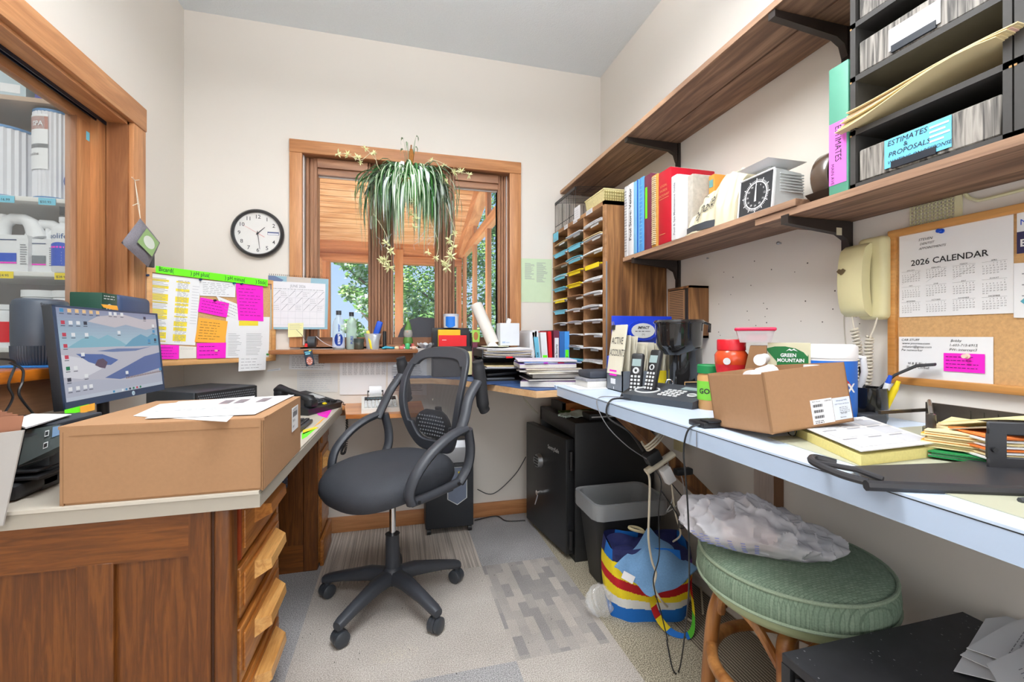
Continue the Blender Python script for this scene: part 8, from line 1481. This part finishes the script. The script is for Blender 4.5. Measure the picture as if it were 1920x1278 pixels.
m = nm(SAGE); m.lathe([(R_ - .03, .566), (R_ - .005, .57), (R_ + .002, .585), (R_ + .003, .605), (R_ + .001, .625), (R_ - .004, .638), (R_ - .02, .648), (R_ - .06, .655), (.06, .66), (0.001, .661)], n=64); m.build('cushion', t)
m = nm(mt('sage_piping', srgb(150, 166, 142), .9, var=.3, scale=300, bump=.5)); m.tube([((R_ - .004) * math.cos(a * .131), (R_ - .004) * math.sin(a * .131), .641) for a in range(48)], .0045, 8, closed=True); m.tube([((R_ + .001) * math.cos(a * .131), (R_ + .001) * math.sin(a * .131), .578) for a in range(48)], .004, 8, closed=True); m.build('piping', t)
m = nm(mt('sage_painted_rim', srgb(172, 184, 142), .5)); m.lathe([(R_ - .05, .535), (R_ - .025, .54), (R_ - .012, .555), (R_ - .012, .567)], n=48); m.build('seat_rim', t)
RAT = wood('rattan_cane', srgb(136, 82, 36), srgb(186, 128, 70), 'z', 8, .4, coat=.2)
for k in range(4):
    a = math.radians(131 + 90 * k); d = Vector((math.cos(a), math.sin(a), 0)); s_ = Vector((-d.y, d.x, 0)); m = nm(RAT)
    m.tube(smooth_path([d * .10 + s_ * .03 + Vector((0, 0, .535)), d * .155 + Vector((0, 0, .50)), d * .185 + Vector((0, 0, .42)), d * .20 + Vector((0, 0, .25)), d * .205 + Vector((0, 0, .113))]), .0195, 12)
    lg = m.build('leg', t); m = nm(mt('black_foot', srgb(30, 30, 30), .6)); m.cyl(d * .205 + Vector((0, 0, .093)), d * .205 + Vector((0, 0, .115)), .021, n=12); m.build('foot', lg)
m = nm(RAT); m.tube([(.19 * math.cos(a * .196), .19 * math.sin(a * .196), .33) for a in range(32)], .017, 10, closed=True); m.build('foot_ring', t)
m = nm(RAT)
for k in range(4):
    a = math.radians(86 + 90 * k); p = [Vector((.165 * math.cos(a + b), .165 * math.sin(a + b), z)) for b, z in ((-.7, .44), (-.4, .51), (0, .53), (.4, .51), (.7, .44))]; m.tube(smooth_path(p, 4), .012, 8)
m.build('bent_braces', t)
# plastic carrier bag on the stool
BAG = mt('translucent_white_plastic', srgb(240, 238, 244), .2, alpha=.52); rnd = random.Random(12)
from mathutils import noise
t = thing('carrier_bag', 'crumpled translucent white carrier bag lying on the green stool', 'bag', (.955, .985, .563), math.radians(-36))
def bag(u, v):
    th = 6.283 * u; ph = math.pi * v; s_ = math.sin(ph); ex = 1.0; x = .19 * math.copysign(abs(math.cos(th)) ** .8, math.cos(th)) * s_ ** .7; y = .125 * math.copysign(abs(math.sin(th)) ** .8, math.sin(th)) * s_ ** .7; hgt = (.135 - .30 * max(0, x) ** 1.0 * 1.3 - .0 * x)
    z = hgt * (1 - math.cos(ph)) / 2 if v < .999 else hgt
    p = Vector((x * 1.1, y, z)); f = 1 if z > .01 else .2
    n_ = noise.noise(p * 9) * .03 - abs(noise.noise(p * 17 + Vector((3, 1, 2)))) * .045 - abs(noise.noise(p * 38)) * .014
    r = Vector((x, y, z * .6 + .02)).normalized(); q = p + r * n_ * f; q.z = max(q.z, .014 * (1 if False else 0) + .0); return q
m = nm(BAG); m.grid(bag, 170, 100); 
m.build('bag_film', t)
m = nm(mt('pinkish_contents', srgb(206, 176, 168), .7, var=.3, scale=20)); m.box(-.09, .04, -.06, .05, .010, .07, .02, 3); m.build('contents', t)
m = nm(mt('lilac_blue_print', srgb(120, 130, 190), .7)); 
for j in range(5):
    for i in range(7): p = bag(.62 + .020 * i, .30 + .035 * j); m.box(p.x - .005, p.x + .005, p.y - .004, p.y - .003, p.z - .0008, p.z + .0008)
m.build('printed_text', t)['kind'] = 'stuff'
# ---- black cabinet at the lower right with papers
t = thing('black_cabinet', 'low dusty black cabinet at the lower right corner of the picture', 'cabinet', (0, 0, 0)); DBL_ = mt('dusty_black_top', srgb(44, 44, 47), .6, var=.5, scale=18, bump=.1)
x0, x1, y0, y1, zt = .752, 1.27, .26, .718, .50
m = nm(DBL_); m.box(x0, x1, y0, y1, zt - .02, zt, .002, 1); m.mat(mt('dust_specks', srgb(150, 150, 150), .9)); rnd = random.Random(4)
for k in range(160): x, y, q = x0 + rnd.random() ** .9 * (x1 - x0), y0 + rnd.random() * (y1 - y0), rnd.uniform(.0006, .0024); m.rect(x, y, x + q, y + q * 1.5, zt + .0004)
m.build('top', t)
m = nm(SF); m.box(x0, x1, y1 - .02, y1, 0, zt - .02); m.box(x0, x1, y0, y0 + .02, 0, zt - .02); m.box(x1 - .02, x1, y0, y1, 0, zt - .02); m.box(x0, x0 + .02, y0, y1, 0, .04); m.mat(MATS['safe_interior']); m.box(x0 + .012, x1, y0 + .02, y1 - .02, .04, zt - .022); m.build('carcase', t)
m = nm(SF); m.box(x0 + .0, x0 + .014, y0 + .01, y1 - .03, .05, zt - .03, .003); m.build('door', t)
rnd = random.Random(31); pp_ = [[(1788, 1258), (1848, 1160), (1960, 1150), (1960, 1300)], [(1800, 1228), (1880, 1180), (1990, 1170), (1960, 1310)], [(1812, 1215), (1896, 1166), (2000, 1150), (2000, 1290)], [(1850, 1245), (1990, 1180), (2040, 1290), (1900, 1330)]]
for k, (P_, lab) in enumerate(zip(pp_, ['lowest white sheet of the loose papers on the black cabinet', 'second white sheet of the loose papers on the black cabinet', 'third, curled white sheet of the loose papers on the black cabinet', 'topmost printed white sheet on the black cabinet'])):
    z = zt + .004 + k * .007; P = [pZ(x, y, z) for x, y in P_]; m = nm(WHT); m.fn = quadfn(P[0], P[1], P[3], P[2], (0, 0, 1)); m.grid(lambda u, v: (u, v, .010 * math.sin(u * 2.5 + k) ** 2 * v), 8, 8, Vector((0, 0, .0012))); m.mat(GRI); m.lines(.25, .8, .45, .7, 3, .2, .0135, .3, k, .05); one(m, 'loose_paper', lab, 'paper')
# ---- power strip and cables under the counter
CRC = mt('cream_extension_cord', srgb(222, 212, 190), .5)
t = thing('power_strip', 'cream power strip with black and white plugs hanging from the diagonal brace', 'power strip', (0, 0, 0)); b0, b1 = Vector((.80, 1.42, .770)), Vector((.91, 1.44, .800))
b0, b1 = pY(1212, 884, 1.42), pY(1262, 850, 1.42)
m = nm(CRC); m.tube([b0, b1], .017, 10, flat=.7); m.build('strip', t); m = nm(BLK); m.T = frame(b0.lerp(b1, .25) + Vector((-.02, -.01, .012)), b1 - b0, (-.3, 0, 1)); m.box(-.005, .05, 0, .042, -.02, .02, .005); m.build('black_plug', t)
m = nm(WHT); m.T = frame(b0.lerp(b1, .5) + Vector((0, -.015, -.02)), b1 - b0, (-.5, 0, 1)); m.box(-.01, .028, -.06, 0, -.015, .015, .005); m.build('white_plug', t); m = nm(BLK); p = b0.lerp(b1, .8) + Vector((.03, 0, -.05)); m.box(p.x, p.x + .07, p.y - .015, p.y + .015, p.z - .02, p.z + .005, .006); m.build('black_adapter', t)
wr = [pY(1205, 830, 1.40), pY(1222, 818, 1.38), pY(1238, 800, 1.42)]
m = nm(CRC)
for k in range(3): o_ = Vector((.006 * k, 0, -.008 * k)); m.tube(smooth_path([pY(1203, 828, 1.42) + o_, pY(1210, 836, 1.37) + o_, pY(1228, 822, 1.37) + o_, pY(1240, 806, 1.42) + o_]), .0035, 6)
m.tube(smooth_path([b0, pY(1218, 900, 1.40), pY(1217, 960, 1.40), pY(1216, 1010, 1.42), pY(1222, 1050, 1.44), pY(1230, 1075, 1.44), pY(1226, 1100, 1.44), pY(1240, 1125, 1.44), pZ(1262, 1145, .01), pZ(1300, 1165, .008)]), .0042, 7); m.build('cord', t)
for pts, mat_, rr_, lab in [([pY(1250, 870, 1.44), pY(1258, 900, 1.44), pY(1266, 960, 1.46), pY(1276, 1000, 1.5), pY(1262, 1015, 1.56)], CRC, .0036, 'short cream cord dangling behind the rainbow tote'),
                            ([pY(1228, 880, 1.44), pY(1240, 905, 1.42), pY(1235, 960, 1.42), pY(1236, 1040, 1.42), pY(1225, 1090, 1.42), pY(1240, 1150, 1.45), pZ(1252, 1200, .01)], BLK, .0022, 'thin black cord falling in front of the rainbow tote'),
                            ([pY(1245, 890, 1.44), pY(1290, 945, 1.44), pY(1300, 975, 1.44), pY(1275, 990, 1.44), pY(1270, 965, 1.44), pY(1240, 920, 1.44)], BLK, .0022, 'looped thin black cord beside the diagonal brace'),
                            ([pY(1252, 865, 1.44), pY(1262, 930, 1.45), pY(1250, 960, 1.45), pY(1282, 930, 1.45), pY(1275, 880, 1.46)], mt('pale_grey_wire', srgb(170, 170, 172), .5), .0018, 'looped thin grey wire below the power strip'),
                            ([pZ(1300, 1130, .01), pZ(1282, 1095, .01), pZ(1290, 1060, .015), pZ(1310, 1075, .01), pZ(1318, 1150, .01)], CRC, .004, 'cream cord coiled on the floor behind the stool'),
                            ([pY(895, 917, YB - .03), pY(925, 925, YB - .04), pY(965, 890, YB - .02), pY(986, 856, YB - .01)], BLK, .0028, 'black shredder cord rising along the back wall'),
                            ([pZ(890, 975, .006), pZ(930, 967, .006), pZ(950, 976, .006), pZ(985, 975, .006)], BLK, .003, 'black cord lying on the carpet between shredder and safe'),
                            ([pY(980, 735, 2.0), pY(985, 750, 2.05), pY(1008, 775, 2.15)], mt('beige_cable', srgb(170, 166, 150), .6), .004, 'beige cable hanging under the corner counter above the safe'),
                            ([pZ(640, 985, .006), pZ(665, 990, .006), pZ(700, 983, .006), pZ(655, 972, .03)], CRC, .002, 'thin pale wire on the carpet by the desk pedestal')]:
    m = nm(mat_); m.tube(smooth_path(pts), rr_, 6); one(m, 'cord', lab, 'cable')
m = nm(mt('yellowed_paper_tag', srgb(196, 184, 140), .8)); a = pX(1263, 905, 1.25); m.box(1.27, 1.29, a.y - .03, a.y + .03, .70 - .10, .70 + .02, .003); one(m, 'junction_box', 'small cream junction box under the counter behind the cords', 'junction box')
# pale stain and crumbs on the carpet
m = nm(mt('spilled_grit', srgb(214, 206, 190), .95)); rnd = random.Random(6); c0 = pZ(740, 1226, 0)
for k in range(420): a, r_ = rnd.uniform(0, 6.283), rnd.random() ** .6; x, y, q = c0.x + .085 * r_ * math.cos(a), c0.y + .045 * r_ * math.sin(a), rnd.uniform(.0008, .002); m.box(x, x + q, y, y + q, .0003, .0014)
o = m.build('spilled_grit'); tag(o, 'patch of pale grit spilled on the carpet in front of the office chair', 'spill', kind='stuff')
m = nm(mt('dark_crumb', srgb(60, 54, 48), .9)); 
for k in range(60): x, y, q = rnd.uniform(-.35, .6), rnd.uniform(1.45, 2.3), rnd.uniform(.0015, .003); m.box(x, x + q, y, y + q, .0002, .0016)
o = m.build('carpet_crumbs'); tag(o, 'tiny dark crumbs scattered over the taupe carpet tiles', 'crumbs', kind='stuff')
